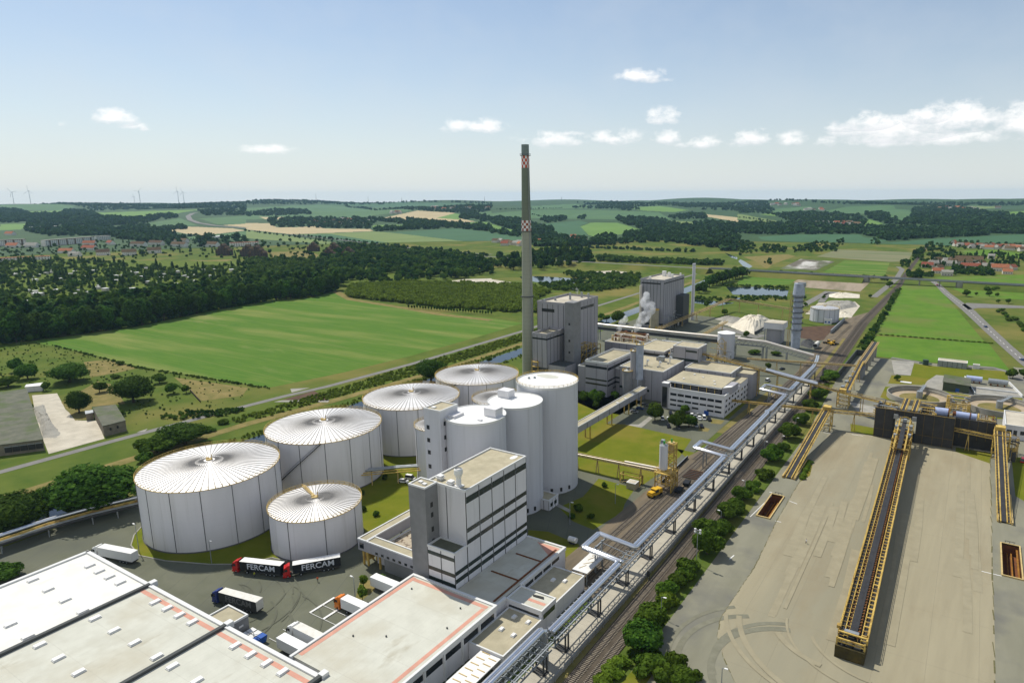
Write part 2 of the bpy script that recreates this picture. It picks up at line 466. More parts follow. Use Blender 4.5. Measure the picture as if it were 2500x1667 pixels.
K = dict(
 meadow=mat('meadow', (.065, .105, .018), (.11, .14, .028), .05, col3=(.19, .165, .05), sc3=.012, bump=.3, bsc=.8, spec=.02),
 field=mat('crop field', (.070, .150, .022), (.105, .180, .030), .30, stretch=(.14, 1, 1, -3), lo=.3, hi=.7, col3=(.19, .22, .06), sc3=.045, spec=.02, lines=[((.03, 1, 0), 3.4, .16, (.055, .115, .020), .35), ((.03, 1, 0), 27.0, .03, (.17, .19, .06), .5)], dirt=((.26, .25, .10), .02, (.35, 1.2, 1), .60, .74, .7), bump=.4, bsc=1.2),
 lawn=mat('lawn', (.115, .140, .012), (.15, .160, .018), .12, col3=(.19, .16, .03), sc3=.03, bump=.3, bsc=1.5, spec=.02),
 pasture=mat('pasture', (.085, .170, .022), (.115, .20, .028), .06, col3=(.14, .165, .045), sc3=.02, bump=.2, bsc=.7, spec=.02),
 shrubland=mat('shrub ground', (.075, .115, .018), (.13, .165, .03), .12, bump=.6, bsc=.5, spec=.02),
 drygrass=mat('dry grass', (.24, .19, .075), (.15, .14, .045), .15, bump=.3, spec=.02),
 asphalt=mat('asphalt', (.115, .12, .082), (.145, .148, .105), .10, col3=(.10, .105, .08), sc3=.05, lines=[((.9, .43, 0), 7.0, .02, (.07, .07, .07), .5)], bump=.1, bsc=4),
 yard=mat('yard concrete', (.285, .252, .168), (.325, .288, .192), .30, stretch=(1, .07, 1, 2), col3=(.24, .225, .16), sc3=.025, dirt=((.235, .19, .115), .035, (1, .35, 1), .50, .72, .75), lines=[((1, .0, 0), 11.0, .006, (.17, .15, .11), .7), ((0, 1, 0), 24.0, .003, (.17, .15, .11), .6)], bump=.15, bsc=2),
 yardedge=mat('yard edge asphalt', (.195, .188, .135), (.235, .225, .165), .15, stretch=(1, .2, 1), col3=(.13, .128, .115), sc3=.04, bump=.15, bsc=2),
 concrete=mat('concrete', (.36, .34, .29), (.28, .27, .235), .3, col3=(.24, .23, .2), sc3=.1),
 pale=mat('pale gravel', (.55, .50, .40), (.42, .38, .30), .15),
 white=mat('white heap', (.72, .66, .54), (.62, .56, .44), .25, bump=.6, bsc=.6),
 soil=mat('brown soil', (.115, .07, .042), (.075, .045, .03), .2, bump=.4),
 ballast=mat('track ballast', (.105, .085, .062), (.07, .057, .042), .5, bump=.5, bsc=2.5),
 gravelrail=mat('siding gravel', (.19, .15, .10), (.12, .10, .07), .3, stretch=(1, .2, 1), bump=.4),
 water=mat('water', (.012, .022, .030), rough=.06, spec=.5, bump=.03, bsc=.7),
 roadgrey=mat('road', (.21, .20, .18), (.17, .165, .15), .2),
 wallw=mat('white panel wall', (.73, .715, .72), (.66, .65, .655), .12, stretch=(1, 1, .25), rough=.6, dirt=((.38, .37, .34), .5, (1, 1, .05), .55, .8, .6)),
 tankw=mat('tank wall', (.72, .705, .715), (.64, .63, .635), .10, stretch=(1, 1, .2), rough=.55, dirt=((.42, .40, .37), .45, (1, 1, .03), .54, .8, .65), lines=[(Z3_, 2.1, .012, (.5, .5, .5), .45)]),
 tankroof=mat('tank roof sheet', (.70, .685, .665), (.60, .585, .57), .2, rough=.46, spec=.5, metal=.55),
 tyremark=mat('tyre marks', (.098, .101, .074), (.125, .128, .092), .5, stretch=(.3, .3, 1)),
 edgemark=mat('margin tyre marks', (.165, .16, .115), (.205, .198, .145), .4),
 yardstain=mat('worn yard lane', (.272, .241, .161), (.312, .277, .186), .25),
 rib=mat('roof rib', (.30, .285, .265), rough=.6),
 seam=mat('tank seam', (.13, .13, .13), rough=.7),
 joint=mat('dark joint', (.045, .045, .042), rough=.8),
 silow=mat('silo wall', (.62, .625, .65), (.55, .555, .58), .09, stretch=(1, 1, .15), rough=.7, dirt=((.34, .34, .34), .5, (1, 1, .03), .54, .8, .6), lines=[(Z3_, 1.2, .02, (.36, .36, .36), .35)]),
 siloroof=mat('silo roof', (.80, .80, .77), (.72, .71, .67), .15, rough=.6),
 greywall=mat('grey panel wall', (.37, .36, .38), (.31, .305, .32), .15, stretch=(1, 1, .2), rough=.7, dirt=((.20, .195, .19), .5, (1, 1, .05), .54, .8, .6)),
 darkwall=mat('dark grey render', (.25, .25, .25), (.20, .20, .20), .2, rough=.8),
 blackwall=mat('dark steel cladding', (.058, .056, .054), (.043, .042, .04), .3, rough=.6, lines=[(X3, 1.0, .05, (.03, .03, .03), .6)]),
 tarroof=mat('gravel roof', (.46, .41, .285), (.38, .335, .23), .45, col3=(.31, .28, .19), sc3=.06, bump=.3),
 membrane=mat('grey roof membrane', (.57, .565, .485), (.51, .505, .43), .2, col3=(.47, .44, .345), sc3=.05, dirt=((.33, .29, .20), .16, (1, .35, 1), .60, .76, .7), lines=[(X3, 2.4, .012, (.33, .32, .29), .8), ((0, 1, 0), 9.5, .004, (.30, .28, .24), .8)]),
 whitemembrane=mat('white roof membrane', (.76, .75, .70), (.70, .68, .61), .2, col3=(.62, .58, .49), sc3=.03, dirt=((.52, .46, .36), .14, (1, .4, 1), .60, .76, .6), lines=[(X3, 2.4, .01, (.6, .59, .55), .7)]),
 redstripe=mat('red roof strip', (.62, .32, .235), (.52, .27, .20), .4),
 trim=mat('pale metal trim', (.66, .66, .64), rough=.5),
 darktrim=mat('dark trim', (.075, .08, .078), rough=.7),
 greenband=mat('dark green window band', (.022, .036, .028), (.016, .026, .022), .3, rough=.25, spec=.5),
 glass=mat('window glass', (.018, .022, .027), rough=.12, spec=.6),
 yellow=mat('yellow steel', (.62, .45, .13), (.46, .31, .075), .9, rough=.6, col3=(.26, .16, .05), sc3=.35),
 palewood=mat('faded yellow steel', (.60, .45, .20), (.45, .33, .14), .7, rough=.7),
 rust=mat('rusty steel', (.20, .075, .03), (.12, .055, .028), .8, rough=.85),
 belt=mat('conveyor belt', (.035, .035, .037), (.05, .05, .052), .5, rough=.55),
 gunmetal=mat('dark machinery', (.05, .052, .055), (.075, .072, .065), .8, rough=.6),
 galv=mat('galvanised steel', (.36, .38, .39), (.27, .29, .30), .8, rough=.5, metal=.4),
 pipe=mat('silver pipe cladding', (.78, .79, .80), (.70, .71, .73), .4, rough=.28, metal=.85),
 pipew=mat('pale pipe cladding', (.74, .68, .60), (.66, .60, .52), .3, rough=.35, metal=.25),
 chim=mat('chimney concrete', (.34, .345, .27), (.29, .30, .24), .3, stretch=(1, 1, .15), lines=[(Z3_, 2.6, .035, (.19, .19, .15), .6)]),
 chimdark=mat('sooty chimney concrete', (.18, .205, .15), (.145, .17, .125), .3, stretch=(1, 1, .15), lines=[(Z3_, 2.6, .035, (.10, .11, .09), .6)]),
 chimcap=mat('chimney cap', (.22, .27, .25), (.17, .21, .20), .6),
 red=mat('red paint', (.55, .075, .03), (.45, .07, .03), .7),
 white_p=mat('white paint', (.78, .77, .74), (.70, .69, .66), .6, rough=.5),
 truckred=mat('truck red', (.50, .02, .02), rough=.3, coat=.4),
 truckblue=mat('truck blue', (.03, .05, .20), rough=.3, coat=.4),
 truckorange=mat('truck orange', (.72, .20, .02), rough=.3, coat=.4),
 truckwhite=mat('truck white', (.80, .80, .78), rough=.35, coat=.3),
 tarp=mat('dark trailer tarpaulin', (.018, .02, .024), (.028, .03, .034), .9, rough=.6),
 tarpgrey=mat('faded dark tarpaulin', (.045, .045, .043), (.06, .06, .056), .9, rough=.6),
 trailertop=mat('trailer roof', (.70, .68, .62), (.62, .60, .53), .8, rough=.5),
 tyre=mat('tyre', (.02, .02, .02), rough=.9),
 letter=mat('letter white', (.62, .66, .72), rough=.6),
 letterdim=mat('letter faded', (.17, .17, .165), rough=.6),
 blue=mat('blue paint', (.03, .10, .36), rough=.4),
 drumblue=mat('pale blue drum', (.42, .48, .68), (.36, .41, .58), .5, rough=.4),
 copper=mat('beige tank', (.40, .36, .26), (.30, .27, .19), .3, rough=.5),
 kilnw=mat('blue grey kiln shell', (.42, .46, .54), (.30, .33, .38), .3, rough=.5),
 oldroof=mat('mossy old roof', (.145, .145, .105), (.10, .105, .075), .2, col3=(.08, .11, .035), sc3=.12, stretch=(1, 1, 1)),
 oldwall=mat('old masonry', (.26, .23, .175), (.19, .165, .125), .5),
 trunk=mat('bark', (.07, .052, .036), (.05, .038, .026), 2.0),
 skin=mat('skin', (.45, .26, .18), rough=.6),
 hair=mat('dark hair', (.03, .02, .015), rough=.7),
 cloth_dark=mat('dark cloth', (.03, .035, .05), rough=.9),
 cloth_white=mat('white cloth', (.7, .7, .7), rough=.9),
 hivis_or=mat('orange vest', (.75, .12, .03), rough=.8),
 hivis_ye=mat('yellow vest', (.62, .68, .05), rough=.8),
 tile=mat('red roof tile', (.36, .135, .07), (.28, .10, .055), .4, rand=.35),
 tilebrown=mat('brown roof tile', (.15, .10, .055), (.11, .075, .042), .4, rand=.3),
 plaster=mat('house plaster', (.62, .58, .50), (.55, .51, .44), .3, rand=.3),
 facade=mat('apartment facade', (.74, .72, .66), (.68, .66, .60), .2),
 brown_brick=mat('dark brown brick', (.085, .06, .045), (.065, .046, .036), .6),
)
def foliage(name, a, b, rnd, tr=.3):
 return mat(name, a, b, .16, rough=.75, spec=.03, rand=rnd, transl=tr, lo=.3, hi=.7, col3=tuple(x * 1.7 for x in b), sc3=.75)
K['leafd'] = foliage('dark foliage', (.024, .070, .010), (.062, .122, .015), .5, .4)
K['leafm'] = foliage('green foliage', (.040, .090, .010), (.080, .135, .016), .5, .4)
K['leafl'] = foliage('light foliage', (.085, .165, .014), (.13, .20, .022), .4, .4)
K['leafy'] = foliage('yellow green shrub', (.085, .135, .014), (.15, .20, .026), .0, .35)
K['leaffar'] = foliage('far foliage', (.022, .046, .014), (.042, .074, .020), .0, .15)
# ================================================================== GROUND
HOLES = [(-57.0, -52.8, 224.0, 244.2), (16.8, 21.6, 223.6, 245.6)]   # loading pits sunk in the yard
def rect_holes(mb, x0, x1, y0, y1, z, m=0):
 xs = sorted({x0, x1, *[h for q in HOLES for h in q[:2] if x0 < h < x1]})
 ys = sorted({y0, y1, *[h for q in HOLES for h in q[2:] if y0 < h < y1]})
 for i in range(len(xs) - 1):
  for j in range(len(ys) - 1):
   cx, cy = (xs[i] + xs[i + 1]) / 2, (ys[j] + ys[j + 1]) / 2
   if any(a < cx < b and c < cy < d for a, b, c, d in HOLES):
    continue
   mb.add([(xs[i], ys[j], z), (xs[i + 1], ys[j], z), (xs[i + 1], ys[j + 1], z), (xs[i], ys[j + 1], z)], [(0, 1, 2, 3)], m)
 return mb
mb = MB()
rect_holes(mb, -2600, 2600, -500, 2600, 0.0)
struct('ground', mb, K['meadow'])
ZL = [0.03]
def sheet(name, mt, polys=(), lines=(), z=None):
 ZL[0] += 0.004
 zz = ZL[0] if z is None else z
 b = MB()
 for p in polys:
  b.flat(p, zz)
 for ln, w in lines:
  b.strip(ln, w, zz)
 return struct(name, b, mt)
def rc(x0, x1, y0, y1):
 return [(x0, y0), (x1, y0), (x1, y1), (x0, y1)]
# --- hills: polar height field with its patchwork of crops
HM = [((.046, .088, .028), (.036, .072, .024)), ((.080, .150, .052), (.066, .132, .048)), ((.13, .225, .045), (.11, .20, .04)), ((.43, .345, .19), (.38, .305, .165)),
      ((.056, .125, .055), (.048, .11, .048)), ((.16, .21, .065), (.135, .185, .055)), ((.030, .052, .024), (.024, .044, .020)), ((.62, .60, .55), (.5, .48, .44))]
hmats = [mat('hill land %s' % n, a, b_, .012, det=4, stretch=(1, .4, 1)) for n, (a, b_) in zip(('rough', 'dull green', 'bright green', 'ripe grain', 'blue green', 'pale green', 'wooded', 'bare'), HM)]
HF = [('F1', 1, [(0, 150), (300, 130), (720, 170), (650, 210), (200, 210), (0, 180)]), ('F1', 2, [(210, 225), (590, 210), (580, 240), (330, 250)]),
      ('F1', 2, [(920, 235), (1900, 205), (1700, 240), (1330, 285), (940, 275)]), ('F1', 2, [(0, 345), (320, 340), (200, 395), (0, 405)]),
      ('F1', 1, [(1290, 355), (1720, 285), (1900, 360), (1400, 362)]), ('F1', 1, [(1900, 290), (2352, 265), (2352, 345), (2080, 345)]),
      ('F1', 3, [(1390, 370), (1900, 370), (1900, 385), (1650, 415), (1500, 395)]), ('F1', 3, [(1650, 412), (1900, 372), (2230, 385), (2352, 405), (1900, 460)]),
      ('F1', 3, [(2130, 355), (2352, 340), (2352, 375)]), ('F1', 1, [(1700, 480), (1900, 463), (2352, 410), (2352, 490)]), ('F1', 2, [(560, 365), (930, 360), (930, 385), (560, 395)]),
      ('F2', 1, [(0, 190), (700, 155), (1600, 215), (1350, 245), (1000, 290), (0, 300)]), ('F2', 4, [(700, 150), (1500, 135), (2352, 150), (2352, 185), (1700, 200)]),
      ('F2', 3, [(1290, 290), (1640, 215), (2000, 235), (2050, 290), (2200, 320), (1960, 335), (1600, 305), (1340, 310)]), ('F2', 2, [(1830, 285), (2000, 240), (2070, 255), (2040, 300)]),
      ('F2', 3, [(0, 335), (220, 335), (300, 375), (480, 375), (700, 360), (740, 385), (1190, 393), (1225, 412), (430, 442), (0, 395)]), ('F2', 3, [(130, 275), (380, 275), (430, 295), (200, 302)]),
      ('F2', 5, [(430, 447), (1220, 415), (1380, 425), (2352, 540), (2352, 612), (1000, 520)]), ('F2', 4, [(520, 449), (800, 440), (1600, 560), (2352, 615), (2352, 632), (1500, 575), (900, 510)]),
      ('F2', 4, [(1385, 425), (2000, 385), (2352, 420), (2352, 540)]), ('F2', 2, [(1210, 355), (1550, 350), (1520, 395), (1230, 395)]), ('F2', 1, [(2180, 240), (2352, 220), (2352, 290)]),
      ('F2', 2, [(1980, 340), (2260, 320), (2352, 335), (2352, 380)]), ('F2', 5, [(0, 400), (250, 430), (900, 530), (1600, 590), (1400, 590), (700, 530), (0, 480)]),
      ('F3', 1, [(0, 240), (290, 215), (560, 205), (1000, 208), (1600, 230), (1720, 300), (1200, 300), (450, 290), (0, 280)]), ('F3', 2, [(850, 370), (950, 330), (1200, 330), (1440, 400), (1250, 440), (1000, 470), (930, 450)]),
      ('F3', 4, [(420, 350), (840, 310), (920, 330), (850, 365), (920, 450), (680, 455), (560, 380)]), ('F3', 2, [(1300, 185), (1620, 170), (1880, 210), (1750, 230), (1450, 215)]),
      ('F3', 2, [(0, 345), (280, 420), (450, 465), (0, 420)]), ('F3', 4, [(0, 425), (290, 470), (290, 510), (0, 505)]), ('F3', 3, [(1970, 240), (2352, 280), (2352, 322), (2050, 272)]), ('F3', 5, [(1700, 310), (2260, 340), (1900, 370), (1700, 340)]),
      ('F3', 1, [(380, 170), (800, 150), (1050, 190), (400, 200)]),
      ('F4', 4, [(170, 400), (500, 380), (1000, 380), (1040, 405), (1250, 430), (1100, 455), (850, 445), (420, 440), (200, 425)]), ('F4', 4, [(850, 462), (1250, 450), (1560, 420), (2352, 380), (2352, 440), (1500, 490), (1450, 520), (820, 495)]),
      ('F4', 1, [(640, 205), (900, 150), (1280, 140), (1300, 170), (1420, 180), (1420, 270), (1300, 260), (1100, 210)]), ('F4', 2, [(990, 230), (1200, 290), (1060, 320)]),
      ('F4', 5, [(0, 210), (500, 300), (330, 300), (0, 255)]), ('F4', 3, [(0, 260), (190, 295), (0, 277)]), ('F4', 5, [(1880, 145), (2160, 150), (2160, 165), (1890, 170)]), ('F4', 5, [(1550, 138), (1760, 138), (1700, 152), (1560, 152)]),
      ('F4', 2, [(2070, 205), (2352, 188), (2352, 215), (2110, 220)]), ('F4', 1, [(280, 170), (600, 150), (640, 180), (300, 215)]), ('F4', 2, [(180, 215), (420, 195), (330, 230)])]
def inpoly(X, Y, poly):
 r = np.zeros(X.shape, bool)
 n = len(poly)
 for i in range(n):
  x1, y1 = poly[i]
  x2, y2 = poly[(i + 1) % n]
  if y1 == y2:
   continue
  c = ((y1 > Y) != (y2 > Y)) & (X < (x2 - x1) * (Y - y1) / (y2 - y1) + x1)
  r ^= c
 return r
rad = [1700.0]
while rad[-1] < 13000:
 rad.append(rad[-1] * 1.0075)
rad = np.array(rad)
th = np.arange(-0.90, 0.86, 0.0016) - ROT      # azimuth from +Y clockwise
NR, NT = len(rad), len(th)
RR, TT = np.meshgrid(rad, th, indexing='ij')
HX, HY = RR * np.sin(TT), RR * np.cos(TT)
k = np.array(HK)
HZ = np.interp(RR, k[:, 0], k[:, 1])
amp = np.clip((RR - 1900) / 1500, 0, 2)
HZ = HZ + amp * (7 * np.sin(HX / 410 + 1.3) * np.cos(HY / 560 + .4) + 5 * np.sin((HX + HY) / 300) + 3 * np.sin((HX * .7 - HY) / 190 + 2))
HZ = np.where(RR > 6500, HZ, np.maximum(HZ, 0)) + .4
ii, jj = np.meshgrid(np.arange(NR - 1), np.arange(NT - 1), indexing='ij')
a = (ii * NT + jj).ravel()
F = np.stack([a, a + 1, a + NT + 1, a + NT], 1)[:, ::-1]
cxm = (HX[:-1, :-1] + HX[1:, 1:]).ravel() / 2
cym = (HY[:-1, :-1] + HY[1:, 1:]).ravel() / 2
mi = np.zeros(len(F), np.int32)
for v, m_, pl in HF:
 dense = []
 for i in range(len(pl)):
  p, q = pl[i], pl[(i + 1) % len(pl)]
  for s_ in range(4):
   dense.append(G(v, p[0] + (q[0] - p[0]) * s_ / 4, p[1] + (q[1] - p[1]) * s_ / 4)[:2])
 mi[inpoly(cxm, cym, dense)] = m_
def np_mesh(name, V, F, mats, mi=None, smooth=True):
 me = bpy.data.meshes.new(name)
 me.vertices.add(len(V))
 me.vertices.foreach_set('co', np.ascontiguousarray(V, np.float32).ravel())
 nf, ns = F.shape
 me.loops.add(nf * ns)
 me.loops.foreach_set('vertex_index', np.ascontiguousarray(F, np.int32).ravel())
 me.polygons.add(nf)
 me.polygons.foreach_set('loop_start', np.arange(0, nf * ns, ns, dtype=np.int32))
 for mt in mats:
  me.materials.append(mt)
 if mi is not None:
  me.polygons.foreach_set('material_index', np.ascontiguousarray(mi, np.int32))
 me.update(calc_edges=True)
 if smooth:
  me.polygons.foreach_set('use_smooth', np.ones(nf, bool))
 return me
me = np_mesh('hills', np.stack([HX.ravel(), HY.ravel(), HZ.ravel()], 1), F, hmats, mi)
o = bpy.data.objects.new('hills', me)
COL.objects.link(o)
tag(o, kind='structure')
# --- flat crops and meadows
sheet('crop_field', K['field'], [[*Gs('Z5', [(215, 393), (400, 432), (640, 480), (1000, 575), (1400, 640), (1760, 700), (1940, 722)]), (-352, 243), (-343, 285), (-338, 340), (-337.5, 420), (-341, 486),
      *Gs('F2', [(2350, 1240), (1800, 1188), (1550, 1140), (1000, 1058), (870, 985), (640, 1045), (250, 1080), (0, 1110)]), *Gs('F1', [(2000, 1180), (1300, 1330), (800, 1400), (360, 1455)])]])
sheet('pasture', K['pasture'], [[(-66, 590), (12, 600), (-38, 944), (-76, 928)], [(-64, 508), (26, 508), (14.5, 596), (-67, 583)]])
sheet('pasture', K['field'], [Gs('F4', [(880, 590), (1250, 610), (1210, 720), (700, 690)]), Gs('F4', [(60, 715), (500, 730), (430, 790), (0, 800), (0, 770)])])
sheet('pasture', K['pasture'], [Gs('R4', [(1060, 690), (2352, 650), (2352, 790), (1250, 745)]), Gs('F4', [(1830, 510), (2120, 500), (2352, 540), (2352, 570), (1900, 545)]), Gs('Z8', [(1640, 260), (2195, 290), (2195, 350), (1800, 335)])])
sheet('meadow', K['drygrass'], [Gs('F1', [(1000, 690), (1280, 720), (2230, 678), (2120, 715), (1500, 760), (1200, 735)]), Gs('F2', [(240, 620), (590, 595), (700, 640), (650, 680), (250, 680)]), Gs('F4', [(50, 562), (400, 540), (480, 555), (300, 620), (240, 660), (150, 600)]),
        Gs('Z5', [(600, 540), (760, 525), (1000, 580), (830, 620), (650, 650)]), Gs('Z5', [(1250, 650), (1780, 725), (1740, 780), (1450, 820)])])
sheet('field_margin', K['drygrass'], [], [(Gs('F2', [(860, 985), (1000, 1062), (1550, 1150), (1850, 1205), (2350, 1262)]), 9)])
sheet('shrubland', K['shrubland'], [Gs('F2', [(970, 950), (1500, 905), (2352, 920), (2352, 1180), (1900, 1160), (1500, 1100), (1000, 1045)]), Gs('F3', [(0, 925), (290, 930), (600, 980), (430, 1070), (430, 1200), (0, 1190)]),
         [(-316, 190), (-306, 190), (-297, 300), (-296, 480), (-313, 480), (-316, 320)]])
sheet('garden_ground', K['shrubland'], [Gs('F1', [(0, 640), (900, 690), (2352, 700), (2352, 1000), (1000, 1060), (0, 1250)]), Gs('F2', [(0, 680), (800, 680), (1900, 620), (2300, 680), (1600, 900), (900, 950), (0, 1080)])])
# --- water
sheet('canal', K['water'], [[(-284.5, 40), (-271, 40), (-270.5, 300), (-271, 480), (-277, 640), (-292, 860), (-290, 930), (-310, 930), (-307, 850), (-290, 620), (-284, 480)]])
sheet('pond', K['water'], [Gs('E', [(1000, 285), (1300, 285), (1720, 318), (1695, 402), (1400, 385), (1080, 372)]), Gs('E', [(1060, 405), (1245, 415), (1240, 440), (1060, 432)]), Gs('F3', [(270, 845), (450, 840), (800, 862), (930, 878), (830, 908), (500, 905), (300, 880)]),
                           Gs('E', [(640, 430), (900, 450), (1100, 470), (900, 500), (640, 470)]), Gs('F4', [(20, 580), (60, 600), (125, 640), (100, 655), (50, 640), (10, 600)])])
sheet('river', K['water'], [Gs('F3', [(2230, 615), (2300, 640), (2352, 660), (2352, 680), (2290, 660)])])
# --- tracks, roads
sheet('farm_track', K['roadgrey'], [], [([(-340, 60), (-338.2, 101), (-337, 143), (-334, 190), (-330, 232), (-325.2, 258), (-320.6, 324), (-320, 455), (-328.6, 606), (-331, 710), (-342, 878), (-345, 975)], 4.6)])
sheet('sand_path', K['drygrass'], [], [([(-307, 60), (-304.7, 191), (-298.6, 242), (-293.5, 302), (-292.2, 336), (-292.7, 416), (-299, 600), (-316, 860)], 6.5)])
sheet('track_apron', K['soil'], [Gs('Z6', [(260, 665), (490, 600), (600, 668)])])
sheet('track_apron', K['concrete'], [Gs('Z6', [(200, 680), (260, 668), (600, 668), (590, 682)]), Gs('Z6', [(320, 585), (460, 578), (330, 612)]), Gs('Z5', [(980, 1045), (1060, 1018), (1040, 1040)])])
sheet('pale_court', K['pale'], [Gs('Z5', [(230, 780), (410, 765), (470, 880), (560, 960), (700, 960), (750, 1090), (350, 1200), (270, 1000)])])
sheet('bare_ground', K['drygrass'], [Gs('Z5', [(440, 830), (700, 680), (800, 700), (900, 840), (660, 860), (650, 950), (540, 960)])])
# --- plant ground
sheet('asphalt', K['asphalt'], [[(-262, 60), (-84, 60), (-84, 160), (-98, 200), (-98, 322), (-86, 400), (-80, 560), (-205, 600), (-262, 600), (-262, 420), (-215, 400), (-215, 300), (-262, 250)]])
sheet('lawn', K['lawn'], [[*Gs('Z1', [(840, 640), (770, 720), (752, 780), (800, 838), (950, 868), (1200, 888), (1400, 888), (1560, 850), (1640, 868), (1900, 832), (2040, 780)]), (-160, 175), (-155, 190), (-160, 215), (-150, 235), (-150, 330), (-260, 330), (-268, 200)],
                          [(-150, 244), (-103, 243), (-101.5, 262), (-105, 285), (-141, 288), (-150, 284)], [(-150, 226), (-103, 227), (-102, 241), (-150, 241)],
                          Gs('Z3', [(850, 395), (1060, 450), (1000, 540), (985, 590), (900, 640), (820, 690), (700, 640), (620, 560), (760, 500)]), Gs('Z3', [(445, 690), (560, 700), (740, 775), (735, 810), (665, 885), (600, 800), (445, 740)]),
                          [(-102, 322), (-99.5, 322), (-99.5, 400), (-102, 400)], Gs('S', [(1650, 1095), (1800, 1128), (1790, 1140), (1690, 1130)], 0), [(-165, 300), (-150, 300), (-150, 330), (-190, 330), (-190, 312)]])
sheet('lawn', K['drygrass'], [Gs('Z2', [(655, 985), (740, 975), (770, 1010), (690, 1075), (655, 1110), (630, 1080)]), Gs('R2', [(250, 270), (390, 290), (350, 330), (240, 320)]), Gs('R2', [(130, 350), (230, 380), (210, 410), (100, 400)]), [(-98, 300), (-93, 300), (-90, 400), (-95, 400)]])
sheet('footpath', K['concrete'], [Gs('Z3', [(1000, 85), (1095, 105), (1160, 50), (1140, 40), (1080, 85)]), Gs('Z3', [(580, 540), (680, 590), (690, 575), (600, 530)])])
sheet('siding_gravel', K['gravelrail'], [[(-101, 150), (-80, 150), (-80, 560), (-84, 700), (-100, 640), (-93, 480), (-90, 400), (-92, 300), (-99, 262)]])
sheet('plant_ground', K['pale'], [Gs('Z7', [(1480, 500), (1560, 450), (1640, 480), (1880, 470), (1740, 580), (1600, 530)]), Gs('Z8', [(520, 460), (620, 375), (900, 365), (940, 400), (870, 490), (760, 480)]), Gs('Z8', [(690, 310), (760, 300), (940, 310), (930, 340), (720, 335)])])
sheet('plant_ground', K['soil'], [Gs('Z8', [(475, 560), (770, 545), (690, 620), (660, 660), (600, 665), (470, 640)])])
sheet('sludge_beds', mat('sludge bed', (.32, .26, .19), (.22, .18, .12), .05, stretch=(.9, .12, 1, -8), lo=.42, hi=.6, col3=(.12, .13, .05), sc3=.04), [Gs('Z8', [(490, 185), (850, 205), (1010, 225), (940, 290), (800, 280), (480, 255), (430, 215)])])
sheet('sludge_beds', mat('drained basin', (.13, .115, .085), (.50, .48, .44), .02, stretch=(1, .35, 1, -8), lo=.5, hi=.6, col3=(.10, .13, .05), sc3=.03), [Gs('F4', [(520, 580), (800, 600), (640, 675), (350, 660)])])
sheet('strip_fields', mat('strip crop', (.12, .15, .06), (.22, .20, .11), .03, stretch=(.15, 2.2, 1, 0)), [Gs('F4', [(820, 502), (1440, 525), (1400, 600), (1250, 605), (650, 560)])])
sheet('sand_bank', K['pale'], [Gs('F2', [(1750, 915), (2080, 870), (2352, 862), (2352, 930), (2000, 925)]), Gs('F3', [(0, 870), (290, 915), (290, 935), (0, 935)]), Gs('F3', [(920, 800), (1150, 788), (1300, 800), (1200, 822), (1000, 825)])])
sheet('gravel_lane', K['roadgrey'], [], [(Gs('Z8', [(640, 370), (690, 310), (760, 290)]), 7), (Gs('R3', [(850, 420), (1000, 300), (1110, 215), (1190, 90), (1140, 55)]), 7), (Gs('R3', [(0, 520), (310, 350)]), 8), (Gs('Z7', [(1450, 520), (1620, 560), (1760, 600), (1800, 580)]), 9)])
# --- railway
sheet('verge', K['drygrass'], [[(-74.2, 60), (-71.2, 60), (-72.2, 173), (-76, 420), (-79, 560), (-84, 560), (-80, 420), (-75, 220), (-74.2, 180)]])
sheet('ballast', K['ballast'], [], [([(-68.5, 60), (-69.6, 173), (-72, 300), (-74.5, 475), (-80, 640), (-79, 920), (-83, 1032), (-92, 1485), (-97, 1700)], [6.6, 7.2, 8.4, 9, 9, 7, 6.5, 6, 6])])
sheet('ground_strip', K['meadow'], [[(-65.5, 60), (-58, 60), (-59.5, 150), (-60.5, 240), (-62, 330), (-66, 440), (-66, 520), (-71, 560), (-69, 450), (-66.5, 300), (-64, 170)]])
sheet('slip_road', K['yardedge'], [[(60, 330), (60, 520), (28, 520), (29, 507), (-55, 503), (-65, 502), (-66, 430), (-61, 330)]])
yb = MB()
rect_holes(yb, -60.3, 60, 100, 330, ZL[0], 0)
struct('slip_road', yb, K['yardedge'])
yb = MB()
rect_holes(yb, -60.3, -47.5, 160, 330, ZL[0] + .006, 0)
rect_holes(yb, 14, 34, 150, 330, ZL[0] + .006, 0)
struct('yard_margin', yb, K['yardedge'])
yb = MB()
edge = [(14, 330), (14.4, 190), (14.2, 120), (-28, 120), (-38, 138), (-43, 145), (-47, 152), (-48.8, 160), (-48.2, 190), (-50, 222), (-51.2, 279), (-51.5, 325), (-45, 333), (-33, 334)]
yb.flat(edge, ZL[0] + .012)
struct('yard', yb, K['yard'])
ZL[0] += .014
sheet('lawn', K['lawn'], [[(-43, 334), (-33, 333), (-33, 345), (-45, 346)], [(1, 330), (14, 322), (15, 336), (1, 336)], [(-50, 282), (-48.5, 270), (-50.5, 262), (-52, 282)], [(22, 290), (30, 280), (32, 340), (22, 335)], [(-64, 60), (-55, 60), (-55.5, 131), (-60, 133)],
                          Gs('D', [(760, 395), (1180, 420), (1740, 480), (1760, 500), (2330, 530), (2352, 640), (2330, 760), (1990, 770), (1700, 560), (1500, 560), (860, 570), (700, 520)], 0), Gs('D', [(830, 265), (1050, 270), (1090, 130), (1350, 165), (2160, 220), (2170, 345), (1340, 265), (1340, 330), (1200, 380), (790, 360)], 0)])
